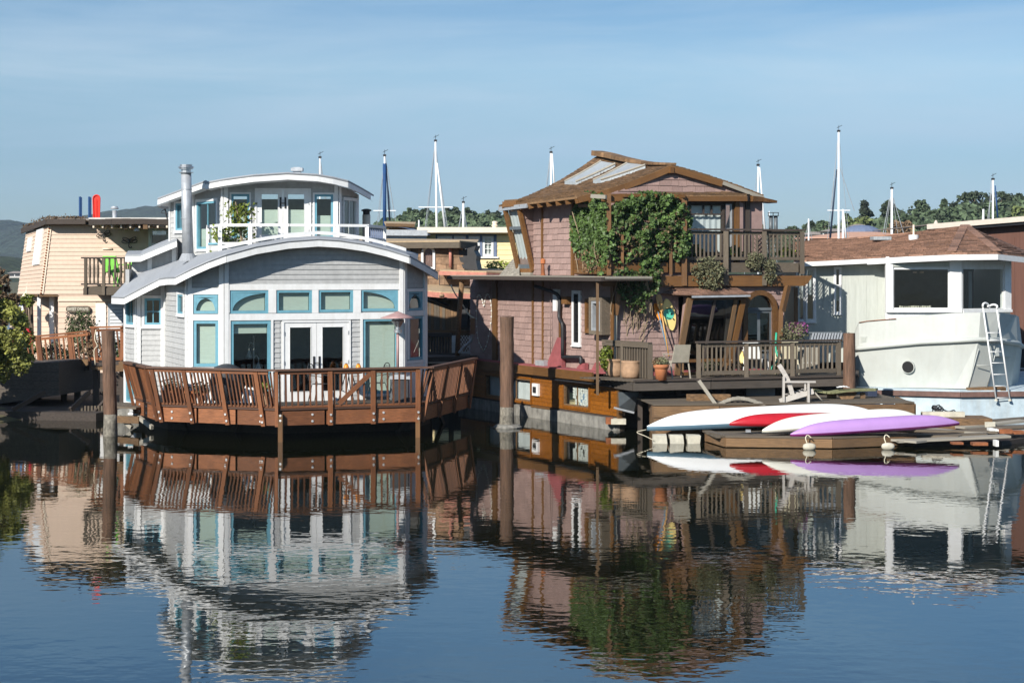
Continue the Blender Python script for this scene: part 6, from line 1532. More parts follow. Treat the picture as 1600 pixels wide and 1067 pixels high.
for k in range(14):
    x0 = random.uniform(900, 1070); Y_ = fa(x0, 0) if x0 < 948 else fb(x0, 0); vs_.tube(smooth_path([W(x0, 425, Y_ + .2), W(x0 + random.uniform(-10, 10), 380, Y_ + .2), W(x0 + random.uniform(-18, 18), 330, Y_ + .2)], 4), random.uniform(0.008, 0.02), 5)
vs_.obj('stem', 'stem', vn)
# shrubs hanging over the balcony rim
def bushy(name, label, cat, c, rx, rz, m, n, size, ry=None, group=None, top=None):
    c = V(c); t = thing(name, label, cat, (c.x, c.y, c.z - rz), group); pts = []
    for k in range(n):
        d = V((random.gauss(0, 1), random.gauss(0, 1), random.gauss(0, 1))).normalized() * random.uniform(0.35, 1.05) ** 0.6
        q = 1 + 0.25 * noise.noise(d * 2.1 + c); pts.append(c + V((d.x * rx * q, d.y * (ry or rx) * q, d.z * rz * q)))
    leaf_mesh('foliage', m, t, pts, size, nrm=(0, -0.3, 0.5))
    mb = MB()
    for k in range(10): a = random.uniform(0, 6.28); mb.tube([c + V((0, 0.1, rz * 0.6)), c + V((math.cos(a) * rx * .7, math.sin(a) * (ry or rx) * .5, random.uniform(-.7, .5) * rz))], 0.008, 4)
    mb.obj('stem', 'stem', t); return t
bushy('hanging_plant', 'round grey-green shrub hanging over the balcony rim between two posts', 'plant', W(1107, 428, 47.5), 0.42, 0.46, 'leaf_olive', 1700, 0.07, 0.3)
bushy('hanging_plant', 'small olive plant trailing over the rim left of the third balcony post', 'plant', W(1180, 408, 47.95), 0.26, 0.24, 'leaf_olive', 500, 0.06, 0.2)
bushy('hanging_plant', 'olive plant trailing down right of the third balcony post', 'plant', W(1203, 424, 48.1), 0.18, 0.36, 'leaf_olive', 560, 0.06, 0.2)
bushy('balcony_plant', 'dark leafy plant behind the first balcony rail bay', 'plant', W(1085, 395, 48.05), 0.22, 0.22, 'leaf', 300, 0.09, 0.2)
bushy('balcony_plant', 'leafy plant with white flowers behind the second balcony rail bay', 'plant', W(1148, 396, 48.4), 0.22, 0.2, 'leaf', 300, 0.08, 0.2)
bushy('balcony_plant', 'yellow-green plant behind the lattice at the balcony right end', 'plant', W(1228, 397, 48.9), 0.3, 0.18, 'leaf_bright', 260, 0.08, 0.2)

# ================================================================= things on the pink houseboat
def pot(px_, Y, prof, m, name, label, cat='pot', z=DF, n=24):
    c = XY(px_, Y); t = thing(name, label, cat, (c.x, c.y, z)); MB().lathe((c.x, c.y, z), prof, n).obj('pot', m, t, smooth=True)
    MB().lathe((c.x, c.y, z + prof[-1][1] - 0.05), [(prof[-1][0] * 0.9, 0), (prof[-1][0] * 0.9, 0.01)], n).obj('soil', 'mud', t); return c
c = pot(962.5, 46.8, [(0.15, 0), (0.205, 0.05), (0.225, 0.18), (0.20, 0.34), (0.215, 0.40), (0.265, 0.44), (0.26, 0.465), (0.20, 0.46)], 'clay', 'flower_pot', 'large tan urn with flared rim, left of the two big pots on the deck corner')
c = pot(985.8, 46.2, [(0.20, 0), (0.245, 0.05), (0.262, 0.2), (0.255, 0.34), (0.245, 0.40), (0.262, 0.43), (0.25, 0.45), (0.21, 0.44)], 'clay', 'flower_pot', 'large squat clay pot with scalloped rim, right of the two big pots')
c = pot(1033, 45.35, [(0.135, 0), (0.165, 0.28), (0.168, 0.30), (0.195, 0.31), (0.20, 0.40), (0.18, 0.40), (0.17, 0.38)], 'terracotta', 'flower_pot', 'bright terracotta pot standing alone at the deck edge')
bushy('succulent', 'grey-green and rosy succulents crowning the lone terracotta pot', 'plant', (c.x, c.y, DF + 0.46), 0.19, 0.13, 'leaf_olive', 380, 0.06)
bushy('rosy_succulent', 'pinkish succulent rosettes at the left side of the lone terracotta pot', 'plant', (c.x - 0.13, c.y - 0.05, DF + 0.47), 0.10, 0.10, 'leaf_dry', 160, 0.06)
c = W(947, 560, 46.9); bushy('leafy_plant', 'bright green leafy plant left of the large tan urn', 'plant', c, 0.19, 0.32, 'leaf_bright', 620, 0.08)
# surfboard with round teal face, paddles
WNn = WN.n
def brd(mb, c2, half_w, half_h, tilt, n0, th, pts=28, pw=1.35):
    cu2, cv2 = c2; P = []
    for k in range(pts):
        a = 2 * math.pi * k / pts; s = math.sin(a); x = half_w * math.copysign(abs(math.cos(a)) ** pw, math.cos(a)); y = half_h * s
        P.append((cu2 + x * math.cos(tilt) - y * math.sin(tilt), cv2 + x * math.sin(tilt) + y * math.cos(tilt)))
    mb.prism([WN.P(u, v, n0) for u, v in P], WNn * th)
cs = WN.uv(1044, 491.5); sbt = thing('surfboard', 'small pointed yellow board with a teal disc face hung on the pink wall', 'surfboard', WN.P(cs[0], cs[1] - .4, .03))
mb = MB(); brd(mb, cs, 0.175, 0.43, R(12), 0.035, 0.05); mb.obj('board', 'board_yellow', sbt)
mb = MB(); brd(mb, (cs[0] - 0.02, cs[1] + 0.02), 0.15, 0.155, 0, 0.086, 0.006, pw=1.0); mb.obj('disc', 'board_teal', sbt)
def dab(parent, pts, n0=0.093, w=0.012, m='black', name='mark'):
    mb = MB(); mb.tube([WN.P(cs[0] + a, cs[1] + b, n0) for a, b in pts], w, 6); mb.obj(name, m, parent)
dab(sbt, [(-0.10, 0.15), (-0.03, 0.165), (0.06, 0.16)], w=0.016); dab(sbt, [(0.03, 0.02), (0.07, 0.015)], w=0.024); dab(sbt, [(-0.08, -0.07), (-0.03, -0.10), (0.03, -0.10)], w=0.014); dab(sbt, [(0.10, -0.10), (0.13, -0.14)], w=0.016); dab(sbt, [(0.09, 0.06), (0.095, 0.058)], w=0.01)
def paddle(px0, py0, px1, py1, m_blade, m_shaft, label, n0=0.12):
    a = WN.P(*WN.uv(px0, py0), n0); b = WN.P(*WN.uv(px1, py1), n0 + 0.35); t = thing('paddle', label, 'paddle', b)
    d = (b - a).normalized(); s = WN.u; L = 0.46
    P = [(-0.05, 0.0), (-0.085, 0.08), (-0.085, 0.30), (-0.03, L), (0.03, L), (0.085, 0.30), (0.085, 0.08), (0.05, 0.0)]
    MB().prism([a + d * y + s * x for x, y in P], WNn * 0.02).obj('blade', m_blade, t); tube('shaft', m_shaft, t, [a + d * 0.2 + WNn * .02, b], 0.018, 8)
paddle(1025.5, 460, 1034, 556, 'paddle_wood', 'paddle_wood', 'orange and black bladed paddle leaning on the pink wall left of the yellow board')
paddle(1023, 474, 1036, 558, 'paddle_orange', 'kayak_blue', 'plain orange bladed paddle half hidden behind the other', n0=0.06)
# sling chair and garden chairs
def sling_chair(px_, Y, z, rz, label, m='sling', fm='pale_wood', s=1.0, group=None, name='garden_chair'):
    c = XY(px_, Y); t = thing(name, label, 'chair', (c.x, c.y, z), group); Rm = Matrix.Translation((c.x, c.y, z)) @ Matrix.Rotation(rz, 4, 'Z') @ Matrix.Scale(s, 4)
    def T(*p): return Rm @ V(p)
    MB().prism([T(-.24, .20, .42), T(.24, .20, .42), T(.22, .36, .88), T(-.22, .36, .88)], (Rm.to_3x3() @ V((0, .03, 0)))).obj('backrest', m, t)
    MB().prism([T(-.24, -.24, .42), T(.24, -.24, .42), T(.24, .2, .40), T(-.24, .2, .40)], (0, 0, .03)).obj('seat', m, t)
    for sx in (-.25, .25): beam('leg', fm, t, T(sx, -.26, 0), T(sx, -.22, .62), 0.03, 0.03); beam('leg', fm, t, T(sx, .30, 0), T(sx, .18, .42), 0.03, 0.03); beam('armrest', fm, t, T(sx, -.26, .62), T(sx, .28, .64), 0.05, 0.025)
    return t
sling_chair(1057, 46.1, DF, R(200), 'beige sling chair in front of the leaning glazed bay')
sling_chair(1229, 47.9, DF, R(185), 'cream plastic chair behind the middle of the deck railing', 'cream_plastic', 'cream_plastic')
sling_chair(1181, 48.0, DF, R(150), 'pale metal chair before the arched door behind the railing', 'blind_white', 'white_paint')
c = XY(1154, 47.9); yb = thing('board', 'two pale yellow boards leaning behind the railing below the bay window', 'board', (c.x, c.y, DF)); MB().prism([V((c.x - .18, c.y, DF + .25)), V((c.x - .05, c.y + .1, DF + .22)), V((c.x - .10, c.y + .3, DF + .95)), V((c.x - .25, c.y + .3, DF + .95))], (0, .03, 0)).obj('panel', 'board_yellow', yb); MB().prism([V((c.x + .0, c.y, DF + .22)), V((c.x + .17, c.y, DF + .22)), V((c.x + .17, c.y + .3, DF + .95)), V((c.x, c.y + .3, DF + .95))], (0, .03, 0)).obj('panel', 'board_yellow', yb)
bn_ = thing('bench', 'low orange plank bench under the leaning glazed bay', 'bench', XY(1090, 47.3)); a, b = W(1066, 564, 47.0), W(1134, 562, 47.4); beam('seat', 'orange_wood', bn_, a, b, 0.25, 0.07)
for p in (a, b): beam('leg', 'brown_wood', bn_, V((p.x, p.y, DF)), p, 0.06, 0.2)
for x_, zz_, lab, m_, r_ in ((1110, 0, 'dark low plant tub behind the first railing bay', 'leaf_olive', .22), (1150, 0, 'reddish green plant behind the railing left of the second post', 'leaf_dry', .22), (1222, 0, 'green plant behind the railing by the orange brace', 'leaf', .2)):
    c = XY(x_, 46.9); bushy('potted_plant', lab, 'plant', (c.x, c.y, DF + .22), r_, 0.2, m_, 260, 0.07)
c = W(1241, 520, 48.0); bushy('shrub', 'loose shrub with reddish blossoms above the right part of the deck railing', 'shrub', c, 0.42, 0.26, 'leaf_olive', 460, 0.07); bushy('blossom_shrub', 'purple-red blossoming twigs right of the orange brace', 'shrub', c + V((0.15, .1, .12)), 0.30, 0.18, 'flower_purple', 200, 0.05)
c = XY(1262, 47.9); cr = thing('crate', 'upright slatted crate behind the right end of the deck railing', 'crate', (c.x, c.y, DF))
for k in range(6): beam('slat', 'pale_wood', cr, V((c.x - .25 + k * .1, c.y, DF + .12)), V((c.x - .25 + k * .1, c.y, DF + .72)), 0.03, 0.085, up=(1, 0, 0))
beam('rail', 'pale_wood', cr, V((c.x - .3, c.y + .03, DF + .15)), V((c.x + .3, c.y + .03, DF + .15)), 0.03, .06)
tube('hose', 'green_hose', thing('garden_hose', 'green hose hanging on the railing left of the cream chair', 'hose', (XY(1212, 47.2).x, 47.2, DF)), smooth_path([W(1213, 520, 47.5), W(1212, 545, 47.3), W(1216, 560, 47.2), W(1208, 572, 47.1), W(1203, 580, 47.1)], 5), 0.03, 7)
# stump on the deck
c = XY(1327, 47.0); t = thing('mooring_pile', 'thick rough brown pile rising through the right end of the wooden deck', 'pile', (c.x, c.y, -1)); MB().tube([(c.x, c.y, -1), (c.x, c.y, 1.3), (c.x, c.y, Z(520.5, 47.0))], [0.17, 0.165, 0.155], 18).obj('post', 'pile_wood', t)
# louvred grey hatch roof behind
lv = thing('louvre_cover', 'small grey louvred cover between the deck railing and the white hull', 'cover', W(1290, 532, 49)); 
for k in range(11): beam('slat', 'galv', lv, W(1268 + k * 4.4, 533, 48.9), W(1271 + k * 4.4, 520.5, 49.4), 0.05, 0.03)
beam('frame', 'grey_plastic', lv, W(1264, 520, 49.4), W(1316, 520, 49.4), 0.05, 0.05); MB().prism([W(1264, 533, 49), W(1318, 533, 49), W(1318, 521, 49.5), W(1266, 521, 49.5)], (0, .03, -.02)).obj('base', 'grey_plastic', lv)
# heart of fairy lights
hl = thing('fairy_lights', 'heart shaped string of white fairy lights on the pink side wall', 'string lights', sp(758, 549, .05))
hp_ = [(758, 549), (750, 532), (747.5, 510), (747, 480), (748.5, 464), (752, 461), (756, 468), (758.5, 478), (761, 465), (765, 459.5), (769, 470), (770.5, 490), (768, 515), (763, 538), (758, 549)]
pth = smooth_path([sp(a, b, 0.05) for a, b in hp_], 5); tube('cord', 'rope', hl, pth, 0.008, 5)
mb = MB()
for p in pth[::2]: mb.box(p + SN * 0.01, (0.035, 0.02, 0.035))
mb.obj('bulbs', 'blind_white', hl)
rp_ = thing('rope', 'pale rope looping down from the eave end to the orange post', 'rope', sp(745, 498, .1)); tube('strand', 'rope', rp_, smooth_path([sp(727.5, 445, .5), sp(729, 458, .4), sp(732, 476, .2), sp(738, 492, .1), sp(745, 497.5, .06)], 5), 0.02, 6)
# tub hanging below the deck corner
c = W(981, 628, 46.0); tb = thing('tub', 'upturned grey plastic dinghy hanging below the deck corner', 'dinghy', (c.x, c.y, c.z - .3)); MB().prism([W(966, 613, 45.9), W(998, 612, 46.1), W(996, 640, 46.3), (W(990, 645, 46.2)), W(967, 636, 45.9)], (0.1, .7, 0)).obj('hull', 'grey_plastic', tb); beam('rim', 'galv', tb, W(960, 637, 45.8), W(990, 644.5, 45.9), 0.12, 0.05)
ff_ = thing('float_block', 'broken cream foam float at the end of the orange hull', 'float', XY(968, 46.2)); MB().box(W(966, 658, 46.1), (0.38, 0.3, 0.14)).obj('block', 'foam', ff_); MB().box(W(952, 657, 46.2), (0.18, 0.3, 0.16)).obj('rusty_bracket', 'rust', ff_)
# twin steel flues behind the balcony
tf = thing('flue', 'twin steel flues with a flat cage cap behind the balcony right end', 'flue', W(1208, 360, 52))
for x_ in (1204.5, 1212): MB().tube([W(x_, 372, 52), W(x_, 338, 52)], 0.06, 12).obj('pipe', 'grey_plastic', tf, smooth=True)
MB().box(W(1208.3, 332.5, 52), (0.30, 0.25, 0.012)).box(W(1208.3, 337.5, 52), (0.30, 0.25, 0.012)).obj('cap', 'iron', tf)
for x_ in (1200.8, 1208, 1216): beam('cap_bar', 'iron', tf, W(x_, 337.5, 51.95), W(x_, 332.5, 51.95), 0.02, 0.02)
# ================================================================= WHITE HOUSEBOAT (ship hull with a shingle roof)
bh = thing('houseboat', 'pale green-white ship hull houseboat with white wheelhouse and brown shingle roof', 'houseboat', (12, 50, 0))
# cabin side (left, set back) and wheelhouse front
WK1 = Wall((1245, 51.3), (1384, 50.9)); WK2 = Wall((1384, 50.2), (1502, 50.2)); WK3 = Wall((1502, 50.2), (1578.5, 51.2)); WK0 = Wall((1384, 50.9), (1384, 50.2))
def tp(w, pts, low): q = w.pl(pts); q = [(max(0, min(w.len, u)), v) for u, v in q]; return [(0, low), (w.len, low)] + list(reversed(q))
o1 = tp(WK1, [(1245, 411), (1384, 406)], 1.5); o2 = tp(WK2, [(1384, 407), (1502, 401)], 1.5); o3 = tp(WK3, [(1502, 401), (1578.5, 400)], 1.5)
h1 = [WK1.rect(1246, 418, 1256.5, 500), WK1.rect(1260, 421, 1272, 500), WK1.rect(1305.5, 420, 1312, 446), WK1.rect(1305.5, 448, 1312, 488)]
h2 = [WK2.rect(1395.5, 420, 1482.5, 482)]; h3 = [WK3.rect(1503.5, 419.5, 1568, 483)]
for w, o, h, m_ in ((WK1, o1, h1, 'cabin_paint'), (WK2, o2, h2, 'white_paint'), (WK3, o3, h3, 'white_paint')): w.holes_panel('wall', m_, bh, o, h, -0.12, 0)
WK0.panel('wall', 'white_paint', bh, [(0, 1.5), (WK0.len, 1.5), (WK0.len, 4.5), (0, 4.5)], -0.1, 0)
for k in range(22):
    u_ = 0.15 + k * 0.3
    if u_ < WK1.len and not any(h[0] - .1 < u_ < h[2] + .1 for h in h1): WK1.trim('batten', 'cabin_paint', bh, (u_ - .006, 2.0, u_ + .006, 4.35), 0, 0.008)
window(bh, WK1, h1[0], tw=0.05, frame='galv', fw=0.03, blind=(0.4, 1), blind_m='curtain', sill=False); window(bh, WK1, h1[1], tw=0.06, frame='white_paint', fw=0.03, blind=(0.5, 1), blind_m='curtain')
window(bh, WK1, h1[2], tw=0.05, frame='white_paint', fw=0.02, sill=False); window(bh, WK1, h1[3], tw=0.05, frame='white_paint', fw=0.02, blind=(.45, 1), sill=True)
window(bh, WK2, h2[0], tw=0, frame='white_paint', fw=0.02, out=0.03, sill=False); window(bh, WK3, h3[0], tw=0, frame='white_paint', fw=0.02, out=0.03, sill=False)
WK2.trim('sill', 'white_paint', bh, WK2.rect(1384, 483.5, 1502, 488), 0.0, 0.10); WK3.trim('sill', 'white_paint', bh, WK3.rect(1502, 484, 1578, 488), 0.0, 0.10)
for w, a, b in ((WK2, 1384, 1395), (WK2, 1483, 1501.8), (WK3, 1568.5, 1578.3)): w.trim('corner_post', 'white_paint', bh, w.rect(a, 408 if a < 1400 else 404, b, 483.4), 0.0, 0.05)
WK2.trim('header', 'cabin_paint', bh, (WK2.uv(1395.5, 410)[0], WK2.uv(1440, 417)[1], WK2.uv(1482.5, 410)[0], WK2.uv(1440, 410)[1]), 0.0, 0.04)
# clutter on the sill inside: shells, and two small lamps
sh = thing('shells', 'row of small white shells on the inner sill of the big window', 'shells', WK2.P(h2[0][0] + 1, h2[0][1] + .02, -.1)); mb = MB()
for k in range(14): u_ = WK2.uv(1408 + k * 3.6, 480)[0]; mb.box(WK2.P(u_, h2[0][1] + .045, -0.12), (random.uniform(.03, .06), .04, random.uniform(.03, .07)), random.uniform(0, 1))
tag(sh, 'row of small white shells on the inner sill of the big window'); mb.obj('shell_row', 'foam', sh, kind='stuff')
for x_ in (1434, 1445): u_, v_ = WK2.uv(x_, 425.5); c = WK2.P(u_, v_, -0.4); t = thing('pendant_lamp', 'small warm pendant lamp, %s of the pair behind the big window' % ('left' if x_ < 1440 else 'right'), 'lamp', c); MB().box(c, (.10, .08, .05)).obj('lamp_shade', 'clay', t); tube('cord', 'iron', t, [c, c + V((0, 0, .15))], .005, 4)
# rear and inner walls
pR = WK3.P(WK3.len, 0); pL = WK1.P(0, 0)
for a, b in (((pR.x, pR.y), (pR.x + .2, 57)), ((pR.x + .2, 57), (pL.x, 57)), ((pL.x, 57), (pL.x, pL.y))): w = Wall(a, b, True); w.panel('wall', 'cabin_paint', bh, [(0, 1.2), (w.len, 1.2), (w.len, 4.3), (0, 4.3)], -0.1, 0)
MB().prism([V((p[0], p[1], 2.05)) for p in ((pL.x, pL.y + .2), (XY(1384, 51).x, 51.1), (XY(1384, 50.4).x, 50.4), (XY(1502, 50.4).x, 50.4), (pR.x, pR.y + .2), (pR.x, 57), (pL.x, 57))], (0, 0, .08)).obj('floor', 'interior', bh)
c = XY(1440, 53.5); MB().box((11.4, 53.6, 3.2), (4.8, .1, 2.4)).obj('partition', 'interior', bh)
MB().prism([WK3.P(WK3.uv(1528, 450)[0], 2.5, -.35), WK3.P(WK3.uv(1533, 450)[0], 2.5, -.35), WK3.P(WK3.uv(1533, 450)[0], 4.1, -.35), WK3.P(WK3.uv(1528, 450)[0], 4.1, -.35)], (0, .05, 0)).obj('mullion', 'grey_plastic', bh)
# roof
e = [W(1240, 407.2, 50.9), W(1300, 404.5, 50.7), W(1355, 401.8, 50.5), W(1420, 398, 49.9), W(1487, 395, 49.7), W(1558, 394.2, 49.8), W(1606, 399.5, 50.9)]
rt = [W(1240, 379, 57), W(1300, 374.5, 56.6), W(1375, 371.5, 56.2), W(1443, 361.5, 55), W(1507, 353.8, 53.6), W(1509, 353.8, 53.6), W(1509.5, 353.9, 53.6)]
back_z = 3.7
for i in range(6): slab(patch(e[i], e[i + 1], rt[i + 1], rt[i]), 3, 2, 0.05).obj('roof', 'asphalt_shingle', bh)
br_ = W(1622, 401, 53.2); slab(patch(e[6], br_, rt[6] + V((.02, .02, 0)), rt[6]), 2, 2, .05).obj('roof', 'asphalt_shingle', bh); slab(patch(br_, W(1440, 418, 57), rt[3], rt[6]), 2, 2, .05).obj('roof', 'asphalt_shingle', bh); slab(patch(W(1440, 418, 57), W(1240, 422, 58), rt[0], rt[3]), 2, 2, .05).obj('roof', 'asphalt_shingle', bh)
rs = Pieces('roof_shingle', 'roof_shingles', 'asphalt_shingle', 260)
for i in range(6):
    n_ = max(3, int((e[i] - rt[i]).length / 0.20)) if i < 5 else 18
    tiles(patch(e[i], e[i + 1], rt[i + 1], rt[i]), n_ if i < 5 else 17, 0.30, rs.add, 0.034, jit=0.12)
tiles(patch(e[6], br_, rt[6] + V((.02, .02, 0)), rt[6]), 16, 0.3, rs.add, 0.016, jit=0)
rs.flush(bh)
for a, b in ((e[4], rt[4]), (e[5], rt[5])):
    n_ = 14
    for k in range(n_): p, q = a.lerp(b, k / n_), a.lerp(b, (k + 1.15) / n_); MB().beam(p + V((0, 0, .045)), q + V((0, 0, .035)), 0.24, 0.02).obj('hip_cap', 'asphalt_shingle', bh)
for i in range(6):
    h0 = 0.125 if i < 2 else 0.155; beam('fascia', 'white_paint', bh, e[i] + V((0, -.02, -.055 - h0 / 2)), e[i + 1] + V((0, -.02, -.055 - h0 / 2)), .04, h0)
beam('fascia', 'white_paint', bh, e[6] + V((0, -.02, -.13)), br_ + V((0, -.02, -.13)), .04, .155)
sf = [p + V((0, 0, -.10)) for p in e]
MB().add(sf + [V((e[6].x, 56, sf[6].z)), V((e[0].x, 56, sf[0].z))], [tuple(range(9))]).obj('soffit', 'white_paint', bh)
vt = MB(); c = W(1427.5, 384, 53.2); vt.tube([c + V((0, 0, -.12)), c + V((0, 0, .02)), c + V((0, 0, .05)), c + V((0, 0, .32))], [.22, .15, .14, .15], 18); vv_ = vt.obj('roof_vent', 'white_paint', bh); MB().tube([c + V((0, 0, .3)), c + V((0, 0, .62))], .03, 8).obj('pipe', 'cream_paint', vv_)
MB().box(W(1376, 372.5, 54.5), (.55, .5, .10)).obj('skylight', 'skylight', bh)
# ---- hull
wlz = -0.4
def hp3(px_, py_, Y): return W(px_, py_, Y)
# stations: (x_top, y_top, Ytop) bulwark, (rail) and (foot)
st_ = [((1336, 521, 50.6), (1336, 545, 50.5), (1337, 602, 50.9)), ((1342, 504.5, 50.55), (1343, 544, 50.35), (1344, 603, 50.85)), ((1384, 499, 50.2), (1384, 540, 49.95), (1385, 605, 50.5)), ((1440, 493, 49.8), (1438, 535, 49.5), (1445, 606, 50.2)),
       ((1494, 489, 49.45), (1490, 532.5, 49.1), (1490, 607, 49.95)), ((1532, 488.5, 49.3), (1529, 530.5, 48.9), (1513, 607.5, 49.9)), ((1563, 488.5, 49.5), (1557, 531, 49.2), (1542, 606, 50.1)), ((1588, 492.5, 50.3), (1590, 536.5, 50.4), (1579, 605, 50.8)), ((1592, 495, 52), (1597, 541, 52), (1590, 604, 52)), ((1592, 496, 57), (1597, 542, 57), (1592, 603, 57))]
TOP = [W(s[0][0], s[0][1], s[1][2] + .02) for s in st_]; RL = [W(*s[1]) for s in st_]; FT = [W(s[2][0], s[2][1], s[1][2] + .16) for s in st_]
mb = MB(); n_ = len(st_)
def loft(mb, A_, B_, rev=False):
    for i in range(len(A_) - 1):
        f = [(0, 1, 2, 3)]; mb.add([B_[i], B_[i + 1], A_[i + 1], A_[i]], f)
loft(mb, TOP, RL); loft(mb, RL, FT)
mb.obj('hull', 'hull_paint', bh)
inn = [p + V((0, .12, 0)) for p in TOP]; mb = MB(); loft(mb, inn, TOP); loft(mb, [p - V((0, 0, 1.2)) for p in inn], inn); mb.obj('bulwark_cap', 'hull_paint', bh)
MB().tube([p + V((0, -.04, 0)) for p in RL], 0.068, 10).obj('rub_rail', 'hull_paint', bh, smooth=True)
MB().add([RL[0], FT[0], FT[0] + V((0, 6, 0)), RL[0] + V((0, 6, 0)), TOP[0], TOP[0] + V((0, 6, 0))], [(0, 1, 2, 3), (4, 0, 3, 5)]).obj('hull_side', 'hull_paint', bh)
# weld seam lines on the bow
for a, b in (((1529, 545), (1513, 606)), ((1526, 571), (1552, 571)), ((1557, 545), (1542, 605))): tube('weld_seam', 'hull_paint', bh, [W(a[0], a[1], 48.88 + (a[1] - 531) * .0022), W(b[0], b[1], (48.88 if b[0] < 1530 else 48.99) + (b[1] - 531) * .0022)], 0.012, 5)
# porthole and scupper
def disc_on_hull(px_, py_, r, Y, m, name, sq=False, dz_=0.0):
    c = W(px_, py_, Y); nrm = V((-0.46, -0.88, -0.12)).normalized(); a = V((.88, -.46, 0)).normalized(); b = nrm.cross(a).normalized(); c = c - nrm * .10; n = 4 if sq else 26; P = [c + a * math.cos(2 * math.pi * k / n + (.785 if sq else 0)) * r + b * math.sin(2 * math.pi * k / n + (.785 if sq else 0)) * r for k in range(n)]
    return MB().prism(P, nrm * (0.13 + dz_)).obj(name, m, bh)
disc_on_hull(1419, 573, 0.185, 49.72, 'hull_paint', 'porthole_rim'); disc_on_hull(1419, 573, 0.16, 49.72, 'black', 'porthole', dz_=.012)
disc_on_hull(1350, 530, 0.13, 50.3, 'hull_paint', 'scupper_rim', True); disc_on_hull(1350, 530, 0.085, 50.3, 'cabin_paint', 'scupper', True, .012)
tube('rust_line', 'rust', bh, [W(1342, 504, 50.34), W(1356, 501.5, 50.2), W(1400, 498, 49.8)], 0.012, 5)
# concrete float with brown rubbing strake
fz0, fz1 = -0.6, Z(608, 49.3)
ft = [XY(1337, 50.1), XY(1368, 49.6), XY(1500, 48.8), XY(1640, 49.1), XY(1640, 58), XY(1250, 58), XY(1250, 51.5)]
MB().prism([V((p.x, p.y, fz0)) for p in ft], (0, 0, fz1 - fz0)).obj('float', 'float_blue', bh)
a, b, c = XY(1368, 49.58), XY(1500, 48.77), XY(1640, 49.07)
for p, q in ((a, b), (b, c)): beam('strake', 'strake_brown', bh, V((p.x, p.y - .03, Z(614.5, 49.2))), V((q.x, q.y - .03, Z(614.5, 49.2))), .06, .14)
MB().prism([W(1513, 606, 48.85), W(1572, 605, 48.95), W(1572, 610.5, 48.95), W(1513, 611, 48.85)], (0, .4, 0)).obj('step', 'brown_wood', bh)
# ladder
ld_ = thing('ladder', 'white aluminium boarding ladder with two hook ends leaning on the bow', 'ladder', W(1566, 625, 49.2))
l0, l1, r0_, r1_ = W(1535.8, 480, 48.85), W(1556.5, 624, 48.75), W(1557.5, 482.5, 48.9), W(1578, 624, 48.85)
tube('rail', 'white_paint', ld_, [l0, l1], 0.024, 8); tube('rail', 'white_paint', ld_, [r0_, r1_], 0.024, 8)
for yy in (520, 532, 549.5, 567, 585, 603, 621.5): f = (yy - 480) / 144; tube('rung', 'white_paint', ld_, [l0.lerp(l1, f), r0_.lerp(r1_, (yy - 482.5) / 141.5)], 0.013, 6)
for s, p in ((1, l0), (-1, r0_)):
    tube('hook', 'white_paint', ld_, smooth_path([p, p + V((0, -.02, .08)), p + V((s * .08, .05, .11)), p + V((s * .17, .12, .07)), p + V((s * .17, .12, .0))], 4), 0.03, 8)
for p in (l1, r1_): MB().lathe(p + V((0, 0, -.04)), [(.05, 0), (.035, .05)], 8).obj('foot', 'foam', ld_)
# ================================================================= BROWN BUILDING at the right edge
bb = thing('building', 'dark brown flat-roofed building with beige roof edge at the right border', 'building', (17, 58, 0))
wl = Wall((1452, 61), (1680, 57.5)); 
o_ = wl.pl([(1452, 470), (1680, 470)]); wl.panel('wall', 'brown_panel', bb, [(0, 0.2), (wl.len, 0.2), (wl.len, wl.uv(1680, 345)[1]), (0, wl.uv(1452, 361)[1])], -.2, 0)
k = 0.4
while k < wl.len: wl.trim('batten', 'brown_panel', bb, (k - .015, .2, k + .015, 5.2), 0, .012); k += 0.9
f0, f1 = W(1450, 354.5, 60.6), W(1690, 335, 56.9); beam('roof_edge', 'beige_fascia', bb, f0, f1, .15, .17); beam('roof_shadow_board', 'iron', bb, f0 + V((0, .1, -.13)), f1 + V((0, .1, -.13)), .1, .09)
MB().prism([f0 + V((0, 0, .05)), f1 + V((0, 0, .05)), f1 + V((0, 9, .05)), f0 + V((0, 9, .05))], (0, 0, .03)).obj('roof', 'far_roof', bb)
c = W(1462.5, 350, 60.6); MB().lathe(c, [(.1, -.05), (.08, 0), (.03, .12)], 8).obj('finial', 'beige_fascia', bb)
wl.trim('recess', 'iron', bb, (wl.uv(1575, 560)[0], .2, wl.len, wl.uv(1590, 546)[1]), 0, .05)
wl.trim('pipe_rail', 'galv', bb, (wl.uv(1575, 560)[0], wl.uv(1590, 577)[1], wl.len, wl.uv(1590, 574)[1]), .06, .1)
# ================================================================= CREAM HOUSEBOAT (left, behind)
ch_ = thing('houseboat', 'cream clapboard houseboat with tapering upper storey and dark eaves at the left', 'houseboat', (-13, 60, 0))
CW = Wall((63, 58), (270, 58)); CS = Wall((28, 61.5), (64, 58))
zt_ = CW.uv(150, 349)[1]; zlo = CW.uv(150, 459.5)[1]
oc1 = CW.pl([(63, 459.5), (270, 459.5), (270, 352), (76.5, 351)])
hC = [CW.rect(236, 359, 262, 382)]
CW.holes_panel('wall', 'cream_siding', ch_, oc1, hC, -.15, 0); CW.siding(ch_, 'cream_siding', oc1, hC, .137)
cs4 = [W(28, 459.5, 61.5), W(63.6, 459.5, 57.99), W(76.8, 350, 57.99), W(41.5, 363, 61.5)]
def CSp(s, t, n=0.0):
    p = (cs4[0] * (1 - s) + cs4[1] * s) * (1 - t) + (cs4[3] * (1 - s) + cs4[2] * s) * t; return p + csn * n
